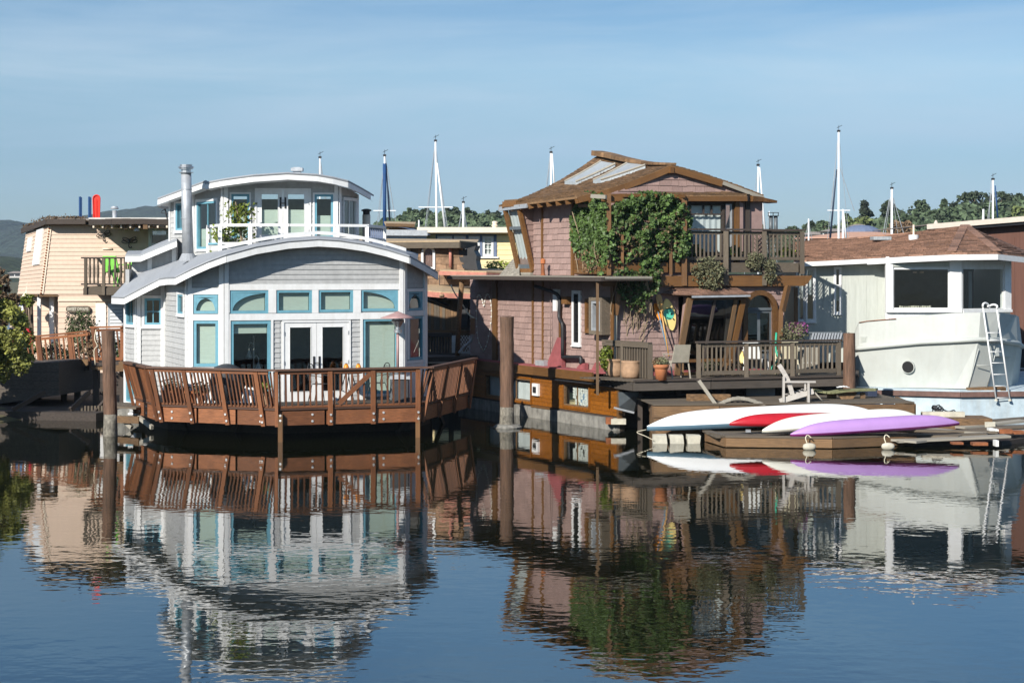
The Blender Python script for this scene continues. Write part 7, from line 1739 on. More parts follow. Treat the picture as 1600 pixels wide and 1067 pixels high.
csn = (cs4[1] - cs4[0]).cross(cs4[3] - cs4[0]).normalized(); csn = csn if csn.y < 0 else -csn
MB().prism([CSp(0, 0, -.15), CSp(1, 0, -.15), CSp(1, 1, -.15), CSp(0, 1, -.15)], csn * .15).obj('wall', 'cream_siding', ch_)
for k in range(17):
    t0, t1 = k / 17, (k + 1.05) / 17
    a4, b4 = [CSp(0, t0), CSp(1, t0), CSp(1, min(1, t1)), CSp(0, min(1, t1))], [CSp(0, t0, .026), CSp(1, t0, .026), CSp(1, min(1, t1), .006), CSp(0, min(1, t1), .006)]
    mesh('siding_board', a4 + b4, [(4, 5, 6, 7), (0, 1, 5, 4), (1, 2, 6, 5), (2, 3, 7, 6), (3, 0, 4, 7), (3, 2, 1, 0)], 'cream_siding', ch_)
for (s0, s1, t0, t1) in ((.56, .84, .43, .96), (.2, .38, .66, .88)):
    wpn = MB().prism([CSp(s0, t0, .02), CSp(s1, t0, .02), CSp(s1, t1, .02), CSp(s0, t1, .02)], csn * .05).obj('window', 'white_paint', ch_)
    e_ = .05; MB().prism([CSp(s0 + e_, t0 + .02, .07), CSp(s1 - e_, t0 + .02, .07), CSp(s1 - e_, t1 - .02, .07), CSp(s0 + e_, t1 - .02, .07)], csn * .01).obj('pane', 'curtain', wpn)
a, b = CW.uv(63.5, 459), CW.uv(76.8, 351); 
for w, P in ((CW, [(a[0] - .02, a[1]), (a[0] + .10, a[1]), (b[0] + .10, b[1]), (b[0] - .02, b[1])]),): w.panel('corner_board', 'cream_paint', ch_, P, .01, .05)
# lower storey, set back at the left
CL = Wall((91, 58.02), (270, 58.02)); hL = [CL.rect(150, 474, 166, 560), CL.rect(171, 476, 192, 512)]
ol = [(0, .6), (CL.len, .6), (CL.len, zlo), (0, zlo)]; CL.holes_panel('wall', 'cream_siding', ch_, ol, [], -.15, 0); CL.siding(ch_, 'cream_siding', ol, hL, .18)
CL.trim('belt_board', 'cream_paint', ch_, (0, CL.uv(150, 470.5)[1], CL.len, CL.uv(150, 468.5)[1]), .02, .06)
CL.trim('door', 'white_paint', ch_, hL[0], 0, .05); lvr = CL.trim('shutter', 'galv', ch_, CL.rect(169, 474, 193, 548), 0.02, .05)
for k in range(12): CL.trim('shutter_slat', 'white_paint', lvr, CL.rect(173, 480 + k * 5.3, 191, 483 + k * 5.3), .05, .075)
CI = Wall((50, 60.0), (91, 59.7)); CI.panel('wall', 'cream_siding', ch_, [(0, .6), (CI.len, .6), (CI.len, zlo), (0, zlo)], -.1, 0); CI.siding(ch_, 'cream_siding', [(0, .6), (CI.len, .6), (CI.len, zlo), (0, zlo)], [], .18)
CR = Wall(tuple(CI.P(CI.len, 0))[:2], tuple(CL.P(0, 0))[:2], True); CR.panel('wall', 'cream_siding', ch_, [(0, .6), (CR.len, .6), (CR.len, zlo), (0, zlo)], -.1, 0)
for x0, x1 in ((58, 63.5), (77, 84)): w = Wall((x0, 58.6), (x1, 58.6)); w.trim('column', 'white_paint', ch_, (0, .6, w.len, zlo), -.1, 0)
MB().prism([W(28, 460, 61.5), W(63, 460.5, 58), W(92, 460.5, 58), W(92, 460, 60), W(50, 460, 62)], (0, 0, -.06)).obj('overhang_soffit', 'brown_wood', ch_)
# back and right side
cb = [(CW.P(CW.len, 0).x, 58), (-10.2, 66), (-17.7, 66), (X(43, 61.6), 61.6)]
for p, q in zip(cb, cb[1:]): w = Wall(p, q, True); w.panel('wall', 'cream_siding', ch_, [(0, .4), (w.len, .4), (w.len, 5.4), (0, 5.4)], -.1, 0)
window(ch_, CW, hC[0], tw=.08, frame='white_paint', fw=.04)
MB().prism([V((x, y, -.5)) for x, y in ((-16.6, 61), (-13.5, 57.6), (-10, 57.6), (-10, 66), (-16.6, 66))], (0, 0, 1.3)).obj('float', 'dark_wood', ch_)
# roof: dark eaves with tufts of growth, bigger overhang at the right
rpts = [(34, 358.5, 61.8), (73, 344, 57.6), (134, 344, 57.6), (139, 346.5, 55.6), (175, 345.5, 55.6), (222, 344.5, 55.8), (268, 346, 56)]
RPc = [W(*p) for p in rpts]; zt2 = Z(341, 57.6)
for p in RPc: p.z = zt2 if p is not RPc[0] else p.z
RPc[0].z = Z(356, 61.8)
RPc = [W(34, 356.5, 61.8), W(73, 341.5, 57.6), W(134, 341.5, 57.6), W(139, 342.5, 55.7), W(175, 341.5, 55.7), W(222, 341, 55.9), W(268, 342.5, 56.1)]
bk = [V((-16.9, 66.3, RPc[1].z)), V((-9.8, 66.3, RPc[1].z))]
MB().prism(RPc + [bk[1], bk[0]], (0, 0, -.05)).obj('roof', 'far_roof', ch_)
for i in range(len(RPc) - 1):
    if i == 2: continue
    beam('fascia', 'dark_wood', ch_, RPc[i] + V((0, -.02, -.10)), RPc[i + 1] + V((0, -.02, -.10)), .06, .17)
beam('gutter', 'far_wall', ch_, RPc[3] + V((0, -.05, .02)), RPc[6] + V((0, -.05, .02)), .06, .05)
pts = []
for k in range(900):
    f = random.random() * 3; i = 0 if f < 1.2 else 1; p = RPc[i].lerp(RPc[i + 1], random.random()); pts.append(p + V((random.gauss(0, .04), random.uniform(-.05, .3), random.uniform(-.05, .07) * (1 + (random.random() < .15)))))
leaf_mesh('roof_growth', 'leaf_dry', ch_, pts, .06, kind='stuff')
for k in range(9): p = RPc[3].lerp(RPc[6], (k + .5) / 9); beam('rafter_tail', 'cream_paint', ch_, p + V((0, -.03, -.22)), p + V((0, 1.8, -.22)), .05, .10)
for x_ in (195, 227): beam('beam_bracket', 'brown_wood', ch_, W(x_, 353, 55.9), W(x_, 353, 58), .14, .20)
q_ = W(213.5, 356, 56.2); MB().lathe(q_ + V((0, 0, -.1)), [(.10, 0), (.08, .06), (.03, .1)], 10).obj('porch_light', 'blind_white', ch_)
# string of bulbs at the corner
cbm = MB()
for k in range(26): t = k / 25; p = W(64 + 13.5 * t, 458 - 105 * t, 57.95); cbm.box(p, (.05, .04, .05))
tag(cbm.obj('corner_lights', 'rust', ch_), kind='stuff')
# downpipe
tube('downpipe', 'cream_paint', ch_, smooth_path([W(56, 370, 60.3), W(50, 410, 60.3), W(44, 452, 60.2), W(40, 461, 60.2), W(27, 475, 60.5), W(22, 490, 60.5), W(18, 512, 60.5)], 3), .075, 8)
# two metal dragonflies
for k, (x_, y_, s_, lab) in enumerate(((163, 368, 1, 'left dark metal dragonfly ornament on the cream wall'), (203, 378, 1.05, 'right dark metal dragonfly ornament on the cream wall, nearer the corner'))):
    u_, v_ = CW.uv(x_, y_); t = thing('dragonfly_ornament', lab, 'wall ornament', CW.P(u_, v_, .05), 'metal dragonflies on the cream wall')
    def loop(ang, L, wd):
        P = []
        for i in range(15): a = 2 * math.pi * i / 14; x = L / 2 + math.cos(a) * L / 2; y = math.sin(a) * wd; P.append(CW.P(u_ + (x * math.cos(ang) - y * math.sin(ang)) * s_, v_ + (x * math.sin(ang) + y * math.cos(ang)) * s_, .07))
        return P
    for ang in (R(40), R(12), R(155), R(185)): tube('wing', 'iron', t, loop(ang + (R(-5) if k else 0), .24, .05), .012, 5)
    tube('body', 'iron', t, smooth_path([CW.P(u_ + .02, v_ + .08, .08), CW.P(u_, v_, .08), CW.P(u_ - .02, v_ - .14, .08), CW.P(u_ + .03, v_ - .2, .08), CW.P(u_ + .07, v_ - .16, .08)], 4), .016, 6)
tube('vent_bar', 'cream_paint', ch_, [CW.P(*CW.uv(161, 389), .04), CW.P(*CW.uv(176, 389), .04)], .03, 6)
# SWEET DREAMS name board and house number
u0, v0 = CW.uv(104, 488); u1, v1 = CW.uv(142, 478); sg = thing('name_board', 'oval-ended brown name board reading SWEET DREAMS on the cream wall', 'sign', CW.P((u0 + u1) / 2, v0, .06))
P = []; rr = (v1 - v0) / 2; vm = (v0 + v1) / 2
for k in range(9): a = -math.pi / 2 + math.pi * k / 8; P.append((u1 - rr + math.cos(a) * rr, vm + math.sin(a) * rr))
for k in range(9): a = math.pi / 2 + math.pi * k / 8; P.append((u0 + rr + math.cos(a) * rr, vm + math.sin(a) * rr))
CW.panel('board', 'grey_wood', sg, P, .04, .10)
def lettering(txt, w, u, v, size, m, parent, n0, sx=1.0, name='lettering'):
    cu = bpy.data.curves.new(name, 'FONT'); cu.body = txt; cu.size = size; cu.align_x = 'CENTER'; cu.align_y = 'CENTER'; cu.extrude = .006; cu.offset = .004
    cu.materials.append(M[m]); o = bpy.data.objects.new(name, cu); c = w.P(u, v, n0)
    mm = Matrix(((w.u.x, 0, w.n.x, c.x), (w.u.y, 0, w.n.y, c.y), (0, 1, 0, c.z), (0, 0, 0, 1))) @ Matrix.Diagonal((sx, 1, 1, 1))
    me = bpy.data.meshes.new_from_object(o); bpy.data.objects.remove(o); o = bpy.data.objects.new(name, me); o['kind'] = 'stuff'
    return _link(o, parent, mm)
lettering('SWEET DREAMS', CW, (u0 + u1) / 2, vm, .145, 'foam', sg, .108, .66)
hn = thing('house_number', 'dark number 2 on the cream wall below the name board', 'sign', CW.P(*CW.uv(105, 493), .04)); lettering('2', CW, CW.uv(105.5, 491.5)[0], CW.uv(105, 492)[1], .2, 'iron', hn, .05)
# balcony with lime green chairs
bx0, bx1 = XY(132, 56.2), XY(222, 56.2); zc0, zc1, zc3 = Z(461, 56.2), Z(450, 56.2), Z(403, 56.2)
beam('balcony_rim', 'grey_wood', ch_, V((bx0.x, bx0.y, (zc0 + zc1) / 2)), V((bx1.x, bx1.y, (zc0 + zc1) / 2)), .08, zc1 - zc0); beam('balcony_rim', 'grey_wood', ch_, V((bx0.x, bx0.y, (zc0 + zc1) / 2)), V((bx0.x, 58, (zc0 + zc1) / 2)), .08, zc1 - zc0)
MB().prism([V((bx0.x, bx0.y, zc1)), V((bx1.x, bx1.y, zc1)), V((bx1.x, 58, zc1)), V((bx0.x, 58, zc1))], (0, 0, .04)).obj('balcony_floor', 'grey_wood', ch_)
for z_ in (zc3, zc1 + .12): beam('balcony_rail', 'dark_wood', ch_, V((bx0.x - .1, bx0.y, z_)), V((bx1.x, bx1.y, z_)), .10, .05); beam('balcony_rail', 'dark_wood', ch_, V((bx0.x, bx0.y, z_)), V((bx0.x, 58, z_)), .08, .05)
for x_ in (134, 162, 196): p = XY(x_, 56.15); beam('balcony_post', 'grey_wood', ch_, V((p.x, p.y, zc0)), V((p.x, p.y, zc3 - .02)), .09, .09)
for x_ in (140.5, 147, 153, 171, 180, 189, 203, 210): p = XY(x_, 56.2); tb_ = MB(); tb_.tube([(p.x, p.y, zc1 + .12), (p.x, p.y, zc1 + .3), (p.x, p.y, zc1 + .38), (p.x, p.y, zc3 - .28), (p.x, p.y, zc3 - .2), (p.x, p.y, zc3)], [.035, .028, .045, .045, .028, .035], 6); tb_.obj('baluster', 'grey_wood', ch_)
for x_, rz_, lab in ((182, R(160), 'lime green lounge chair, left of the two on the small balcony'), (203, R(235), 'lime green lounge chair, right of the two on the small balcony')):
    sling_chair(x_, 57.1, zc1 + .04, rz_, lab, 'lime_cloth', 'green_plastic', 1.1, 'lime green chairs on the small balcony', 'lounge_chair')
# things standing on the roof
for x_, lab in ((125, 'thin blue pole, left of the two on the cream house roof'), (139.5, 'thin blue pole, right of the two, beside the red sled')):
    c = XY(x_, 60); t = thing('pole', lab, 'pole', (c.x, c.y, 5.6), 'blue poles on the cream house roof'); MB().tube([(c.x, c.y, 5.5), (c.x, c.y, Z(307.5, 60))], .04, 8).tube([(c.x + .05, c.y, 5.5), (c.x + .05, c.y, Z(308.5, 60))], .02, 6).obj('tube', 'sail_blue', t)
c = XY(151, 59); t = thing('sled', 'bright red plastic sled standing upright on the cream house roof', 'sled', (c.x, c.y, 5.6)); zt3 = Z(305, 59); P = []
for k in range(11): a = math.pi * k / 10; P.append(V((c.x + math.cos(a) * .115, c.y, zt3 - .115 + math.sin(a) * .115)))
P += [V((c.x - .09, c.y, 5.5)), V((c.x + .09, c.y, 5.5))]
MB().prism(P, (0, .05, 0)).obj('shell', 'red_plastic', t)
mb = MB(); 
rim = P + [P[0]]; mb.tube([p + V((0, -.02, 0)) for p in rim], .02, 6); mb.tube([(c.x, c.y - .02, 5.6), (c.x, c.y - .02, zt3 - .15)], .014, 6); mb.obj('rim', 'red_plastic', t)
c = XY(179, 59); t = thing('vent_pipe', 'short metal vent with cap on the cream house roof', 'vent pipe', (c.x, c.y, 5.6)); MB().lathe((c.x, c.y, 5.6), [(.10, 0), (.075, .05), (.075, Z(329, 59) - 5.6)], 14).obj('pipe', 'galv', t, smooth=True); MB().lathe((c.x, c.y, Z(327, 59)), [(.13, 0), (.14, .03), (.12, .05), (.1, .09)], 14).obj('cap', 'galv', t)
# ---- gangway with redwood rails leading to the grey house
gw = thing('gangway', 'redwood railed gangway sloping across to the cream houseboat', 'gangway', (XY(90, 53).x, 53, 1))
def pk_rail(pts, top, bot, nbs, m='redwood', posts=()):
    for (a, b), n_ in zip(zip(pts, pts[1:]), nbs):
        A_, B_ = W(*a), W(*b); beam('top_rail', m, gw, A_, B_, .12, .05); h = top - bot
        beam('sub_rail', m, gw, A_ + V((0, 0, -.09)), B_ + V((0, 0, -.09)), .04, .08); beam('bottom_rail', m, gw, A_ + V((0, 0, -h)), B_ + V((0, 0, -h)), .06, .08)
        for k in range(n_): p = A_.lerp(B_, (k + .5) / n_); beam('baluster', m, gw, p + V((.10, 0, -h)), p + V((0, 0, -.05)), .045, .04)
pk_rail([(18, 529.5, 54.5), (138, 517.5, 53.0)], 1, 0.08, [17])
for x_, y_ in ((108, 521), (137.5, 518), (60, 526)): p = W(x_, y_, 53.4); beam('rail_post', 'redwood', gw, p + V((.12, 0, -1.05)), p, .11, .09)
pk_rail([(143, 511.5, 51.5), (193, 510.5, 50.5)], 1, 0.1, [7])
for x_ in (145, 191): p = W(x_, 512, 51.4 if x_ < 150 else 50.6); beam('rail_post', 'redwood', gw, p + V((0.14 if x_ < 150 else 0, 0, -1.05)), p, .10, .09)
MB().prism([W(18, 583, 54.5), W(140, 572, 53), W(140, 566, 54.4), W(18, 576, 56)], (0, 0, -.12)).obj('walkway', 'dark_wood', gw); beam('fascia', 'brown_wood', gw, W(112, 567, 52.9), W(138, 566, 52.9), .05, .2)
MB().prism([W(143, 567, 51.4), W(193, 564, 50.4), W(193, 560, 52), W(143, 562, 53)], (0, 0, -.1)).obj('walkway', 'dark_wood', gw); beam('fascia', 'brown_wood', gw, W(172, 574, 50.9), W(194, 572, 50.4), .05, .28); beam('fascia', 'brown_wood', gw, W(143, 572, 51.5), W(170, 573, 51), .05, .2)
for x_, Y_ in ((60, 54), (100, 53.6), (121, 53), (150, 52), (192, 51)): c = XY(x_, Y_); beam('pile', 'dark_wood', gw, V((c.x, c.y, -1)), V((c.x, c.y, 1.35)), .16, .16)
tube('rope', 'rope', gw, smooth_path([W(150, 515, 51.2), W(148, 530, 51.1), W(152, 540, 51.1), W(147, 548, 51.1), W(149, 570, 51.1)], 4), .015, 5)
# pale hull below the gangway; its shade is put in as dark colour
lo_ = thing('barge', 'low plank sided barge, colour darkened for shade, under the gangway', 'barge', (XY(50, 51.5).x, 51.5, 0))
WLo = Wall((-60, 51.8), (92, 51.3)); 
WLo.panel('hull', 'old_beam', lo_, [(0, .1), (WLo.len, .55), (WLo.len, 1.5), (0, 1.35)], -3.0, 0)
for z_ in (.7, .95, 1.2): WLo.trim('plank_seam', 'iron', lo_, (0, z_, WLo.len, z_ + .012), 0, .005)
pf_ = thing('platform', 'dark floating platform and beams in the shade at the left', 'platform', (XY(90, 50).x, 50, 0))
MB().prism([V((p.x, p.y, -.4)) for p in (XY(-80, 50), XY(150, 49), XY(190, 50.2), XY(190, 56), XY(-80, 56))], (0, 0, .62)).obj('float', 'dark_wood', pf_)
for a, b in (((20, 640), (70, 612)), ((110, 640), (140, 612)), ((145, 648), (165, 626))): beam('brace', 'dark_wood', pf_, W(*a, 49.6), W(*b, 50.2), .08, .12)
for k in range(9): c = XY(128 + k * 5.2, 49.8); beam('slat', 'grey_wood', pf_, V((c.x, c.y, .22)), V((c.x, c.y, .36)), .05, .05)
# bush and tree at the left edge
def big_bush(name, label, cx, cy, rx, ry, Y, m, n, size, trunk=True):
    c = W(cx, cy, Y); rx, rz = rx * Y / F, ry * Y / F; t = thing(name, label, 'shrub' if 'shrub' in name else 'tree', (c.x, c.y, .3)); pts = []; cl = []
    for k in range(46 if n < 9999 else 110):
        d = V((random.gauss(0, 1), random.gauss(0, 1), random.gauss(0, 1))).normalized() * random.uniform(.25, 1.0) ** .5; cl.append((c + V((d.x * rx, d.y * rx * .7, d.z * rz)), random.uniform(.14, .26) * min(rx, 1.3)))
    for k in range(n): q, s_ = random.choice(cl); d = V((random.gauss(0, 1), random.gauss(0, 1), random.gauss(0, 1))).normalized() * s_ * random.uniform(.5, 1.15); pts.append(q + d)
    leaf_mesh('crown', m, t, pts, size, nrm=(0, -.2, .6)); mb = MB()
    for k in range(6): q = random.choice(cl)[0]; mb.tube(smooth_path([V((c.x + random.uniform(-.3, .3), c.y, .2)), V((c.x, c.y, .2)).lerp(q, .5) + V((.1, 0, .1)), q], 4), .05, 6)
    mb.obj('trunk', 'bark', t)
big_bush('bush_shrub', 'large yellow-green bush at the left border in front of the gangway', -72, 532, 122, 98, 48.6, 'leaf_bush', 30000, .12)
big_bush('olive_tree', 'rusty brown topped tree behind the bush at the left border', 0, 470, 30, 46, 57, 'leaf_dry', 3200, .13)
big_bush('small_shrub', 'small green tree below the cream overhang at the left', 42, 470, 12, 10, 58.8, 'leaf_bright', 500, .10)
c = W(128, 530, 56.2); bushy('feathery_shrub', 'tall feathery green shrub before the name board', 'shrub', c + V((0, 0, .2)), .55, .66, 'leaf', 1300, .075, .4)
c = W(127, 510, 56.2); bushy('feathery_shrub', 'olive twiggy top of growth beside the name board', 'shrub', c, .48, .5, 'leaf_olive', 700, .06, .4)
for k, (x_, y_, Y_, m_, lab) in enumerate(((85, 552, 54.6, 'leaf_olive', 'tangled grey-green plant behind the gangway balusters'), (115, 556, 54.2, 'leaf', 'dark leafy plant behind the gangway end post'), (150, 545, 52.5, 'leaf_dry', 'dry twiggy plant by the gangway gap'), (183, 545, 51.6, 'leaf', 'dark plant behind the rail next to the brown pile'))):
    bushy('gangway_plant', lab, 'plant', W(x_, y_, Y_), .42, .32, m_, 420, .085, .2)
bushy('dry_hedge', 'shaded dark growth behind the left gangway balusters', 'plant', W(50, 556, 55.2), .55, .35, 'leaf', 500, .09, .2)
# blue balcony / car behind, red parasol
bl_ = thing('balcony', 'blue painted neighbouring balcony glimpsed left of the cream house', 'balcony', W(40, 505, 66)); w = Wall((14, 66), (64, 66)); w.panel('wall', 'sail_blue', bl_, [(0, .5), (w.len, .5), (w.len, Z(462, 66)), (0, Z(462, 66))], -.1, 0)
for k in range(9): w.trim('baluster', 'slate_blue', bl_, (w.len * (.3 + k * .08), Z(510, 66), w.len * (.3 + k * .08) + .04, Z(492, 66)), .1, .15)
w.trim('rail', 'galv', bl_, (w.len * .25, Z(492, 66), w.len, Z(490.5, 66)), .08, .16); w.trim('window', 'curtain', bl_, w.rect(30, 478, 44, 490), 0, .04); w.trim('awning', 'white_paint', bl_, w.rect(40, 463, 45, 490), 0.1, .14)
c = W(43, 523, 55.6); rr_ = thing('parasol', 'folded red parasol bending over the gangway rail at the left', 'parasol', (c.x, c.y, c.z - .6)); tube('cover', 'kayak_red', rr_, smooth_path([W(37, 520, 55.6), W(41, 516, 55.6), W(46, 519, 55.6), W(48, 532, 55.6), W(49, 545, 55.6)], 4), .075, 8)
# muddy bank the bush grows from
c = XY(-150, 50.5); mb = MB(); mb.lathe((c.x, c.y, -.6), [(5.2, 0), (4.6, .45), (3.9, .62), (2.6, .85), (1.2, .98), (.1, 1.0)], 26); mb.v = [V((v.x + .3 * noise.noise(v), c.y + (v.y - c.y) * .7 + .4 * noise.noise(v * .7), v.z + .08 * noise.noise(v * 2))) for v in mb.v]
tag(mb.obj('mud_bank', 'ground', smooth=True), kind='structure')
# ================================================================= houses seen between the grey and the pink one
# brown shingled houseboat
mh = thing('houseboat', 'weathered brown shingled houseboat with tan slab roofs between the grey and pink houses', 'houseboat', (-4, 60, 0))
op = Pieces('wall_shingle', 'wall_shingles', 'old_shingle', 290)
M1 = Wall((575, 60.3), (722, 59.4)); zr1 = Z(380, 60.5)
hM = [M1.rect(661.5, 388, 678, 416)]
om = M1.pl([(575, 480), (728, 480), (722, 385), (575, 385)]); M1.holes_panel('wall', 'dark_wood', mh, om, hM, -.15, 0)
ux = M1.uv(652, 400)[0]; op.shingle(M1, M1.pl([(652, 480), (730, 480), (723, 384), (652, 384)]), [M1.rect(658, 384, 681, 420)], .24, (.18, .45), jit=.02)
for k in range(17): x_ = 600 + k * 3.2; M1.trim('plank', 'pale_wood' if x_ < 640 else 'grey_wood', mh, M1.rect(x_, 384, x_ + 2.9, 470), 0, .02 + .012 * random.random())
# arched white window with pink curtain
u0, v0, u1, v1 = hM[0]; cu = (u0 + u1) / 2; ra = (u1 - u0) / 2; zs = v1 - ra; mb = MB()
for k in range(12):
    a0, a1 = math.pi * k / 12, math.pi * (k + 1) / 12; q = [(cu + math.cos(a) * rr, zs + math.sin(a) * rr * 1.15) for a, rr in ((a0, ra - .02), (a0, ra + .06), (a1, ra + .06), (a1, ra - .02))]; mb.prism([M1.P(x, y, -.02) for x, y in q], M1.n * .09)
for s_ in ((u0 - .06, v0 - .1, u0 + .02, zs), (u1 - .02, v0 - .1, u1 + .06, zs), (u0, v0 - .1, u1, v0 - .03)): M1.wbox(mb, *s_, -.02, .07)
wn_ = mb.obj('arched_window', 'white_paint', mh); fan = [(cu + math.cos(math.pi * k / 12) * ra, zs + math.sin(math.pi * k / 12) * ra * 1.15) for k in range(13)] + [(u0, v0), (u1, v0)]
M1.panel('pane', 'glass', wn_, fan, -.01, 0.0)
mb = MB(); NF = 12
for k in range(NF + 1): u = u0 + (u1 - u0) * k / NF; mb.v += [M1.P(u, v0, -.06 - .03 * (k % 2)), M1.P(u, v1, -.06 - .03 * (k % 2))]
for k in range(NF): mb.f.append((2 * k, 2 * k + 2, 2 * k + 3, 2 * k + 1))
mb.obj('curtain', 'pink_cloth', wn_)
tube('pipe', 'salmon', mh, [M1.P(*M1.uv(705.5, 418), .12), M1.P(*M1.uv(705.5, 388), .12)], .05, 8)
# dark hole curving at the right; a black slab paints its shade
mb = MB(); q = M1.pl([(716, 386), (722, 392), (731, 388), (744, 384), (741, 392), (745, 400), (744, 408), (747, 422), (735, 422), (724, 420), (718, 404)]); mb.prism([M1.P(u, v, .02) for u, v in q], -M1.n * .5); mb.obj('dark_hole', 'iron', mh)
op.shingle(Wall((722, 60), (738, 61.5)), [(0, 2.5), (.5, 2.5), (.45, 4.9), (0, 4.9)], [], .24, (.15, .3))
def slab_roof(name, pts, th, m, mf, parent):
    P = [W(*p) for p in pts]; MB().prism(P, (0, 0, .04)).obj(name, m, parent)
    n = len(P); 
    for i in range(n):
        a, b = P[i], P[(i + 1) % n]
        if (a.y + b.y) / 2 < 62.5: beam('fascia', mf, parent, a + V((0, -.02, -th / 2)), b + V((0, -.02, -th / 2)), .05, th)
slab_roof('roof', [(560, 379.5, 59.9), (660, 378.5, 59.5), (718, 378, 59.0), (745.5, 380.5, 60.2), (748, 376, 66), (560, 374, 67)], .20, 'tan_roof', 'grey_wood', mh)
slab_roof('roof', [(687, 423.5, 58.6), (760, 426, 58.0), (790, 428, 58.6), (782, 422, 63), (708, 419.5, 61)], .13, 'tan_roof', 'salmon', mh)
slab_roof('roof', [(640, 453, 58.0), (690, 457.5, 56.8), (735, 459, 56.8), (748, 458, 58), (742, 447, 62), (692, 441.5, 61), (650, 443, 61)], .16, 'tan_roof', 'salmon', mh)
M2 = Wall((655, 57.9), (748, 57.2)); oM2 = M2.pl([(655, 540), (748, 540), (748, 462), (655, 462)]); M2.panel('wall', 'dark_wood', mh, oM2, -.15, 0)
for k in range(13): x_ = 661 + k * 4.4; M2.trim('plank', random.choice(['brown_wood', 'grey_wood', 'brown_wood']), mh, M2.rect(x_, 463, x_ + 4.1, 516), 0, .02 + .015 * random.random())
M2.trim('window', 'iron', mh, M2.rect(720, 470, 732, 511), .03, .08); M2.trim('header', 'galv', mh, M2.rect(700, 463.5, 735, 468), .03, .10); M2.trim('ledge', 'orange_wood', mh, M2.rect(660, 515.5, 735, 519.5), 0, .35)
op.shingle(M2, M2.pl([(655, 556), (735, 556), (735, 520), (655, 520)]), [], .22, (.2, .4)); M3 = Wall((686, 59.3), (735, 58.8)); op.shingle(M3, M3.pl([(688, 445), (735, 445), (735, 425), (688, 425)]), [], .22, (.2, .4)); op.flush(mh)
M3.panel('wall', 'dark_wood', mh, M3.pl([(686, 450), (740, 450), (740, 422), (686, 422)]), -.1, 0)
tube('pipe', 'iron', mh, [M2.P(*M2.uv(667, 462), .3), M2.P(*M2.uv(706, 477), .25)], .05, 8)
c = W(690.5, 462, 56.6); MB().lathe(c + V((0, -.05, -.06)), [(.07, 0), (.09, .06), (.05, .12)], 12).obj('lamp', 'clay', mh)
MB().prism([V((-6, 57.9, -.5)), V((-1.3, 57.9, -.5)), V((-1.3, 66, -.5)), V((-9, 66, -.5))], (0, 0, 1.6)).obj('float', 'dark_wood', mh)
w = Wall((560, 61.2), (575, 61.0)); w.panel('wall', 'dark_wood', mh, [(-1, 1), (w.len, 1), (w.len, 4.9), (-1, 4.9)], -.1, 0)
# dark railing and lattice landing between the houses
lg = thing('landing', 'dark railed landing with a lattice screen in the gap between the houses', 'landing', (XY(700, 55.5).x, 55.5, 0.9))
w = Wall((663, 55.8), (706, 55.4)); w.trim('top_rail', 'dark_wood', lg, w.rect(663, 520, 705, 526), -.05, .1)
for k in range(9): w.trim('baluster', 'dark_wood', lg, w.rect(665 + k * 4.4, 526, 667.2 + k * 4.4, 552), 0, .04)
w.trim('bottom_rail', 'dark_wood', lg, w.rect(663, 551, 712, 556), 0, .1)
w2 = Wall((716, 55), (734, 54.6)); lattice(w2, w2.rect(717, 522, 733, 549), 'brown_wood', lg, .13); w3 = Wall((660, 56.4), (745, 55.6)); w3.panel('screen', 'far_wall', lg, w3.rect(700, 520, 732, 550) and [(w3.uv(706, 550)[0], w3.uv(706, 552)[1]), (w3.uv(735, 550)[0], w3.uv(706, 552)[1]), (w3.uv(735, 550)[0], w3.uv(706, 524)[1]), (w3.uv(706, 550)[0], w3.uv(706, 524)[1])], -.02, 0)
MB().prism([W(660, 558, 53.5), W(745, 556, 52.6), W(745, 553, 56), W(660, 553, 56)], (0, 0, -.15)).obj('walkway', 'dark_wood', lg)
for x_ in (672, 705, 738): c = XY(x_, 54); beam('pile', 'dark_wood', lg, V((c.x, c.y, -1)), V((c.x, c.y, 1.3)), .15, .15)
lp = thing('leaning_pole', 'slim reddish brown pole leaning against the eave of the pink house', 'pole', W(714, 556, 53.6)); tube('shaft', 'brown_wood', lp, [W(714.5, 556, 53.6), W(717, 500, 53.4), W(721.5, 441, 53.2)], .075, 8)
gp = thing('conduit', 'curved grey conduit rising to an orange post at the pink house corner', 'conduit', W(718, 552, 53.5)); tube('pipe', 'galv', gp, smooth_path([W(717, 552, 53.5), W(724, 543, 53.5), W(735, 534, 53.4), W(739, 526, 53.3), W(739.5, 516, 53.2)], 4), .045, 8)
p = W(738.5, 509, 53.1); beam('post', 'orange_wood', gp, p + V((0, 0, -.25)), p + V((0, 0, .22)), .14, .12)
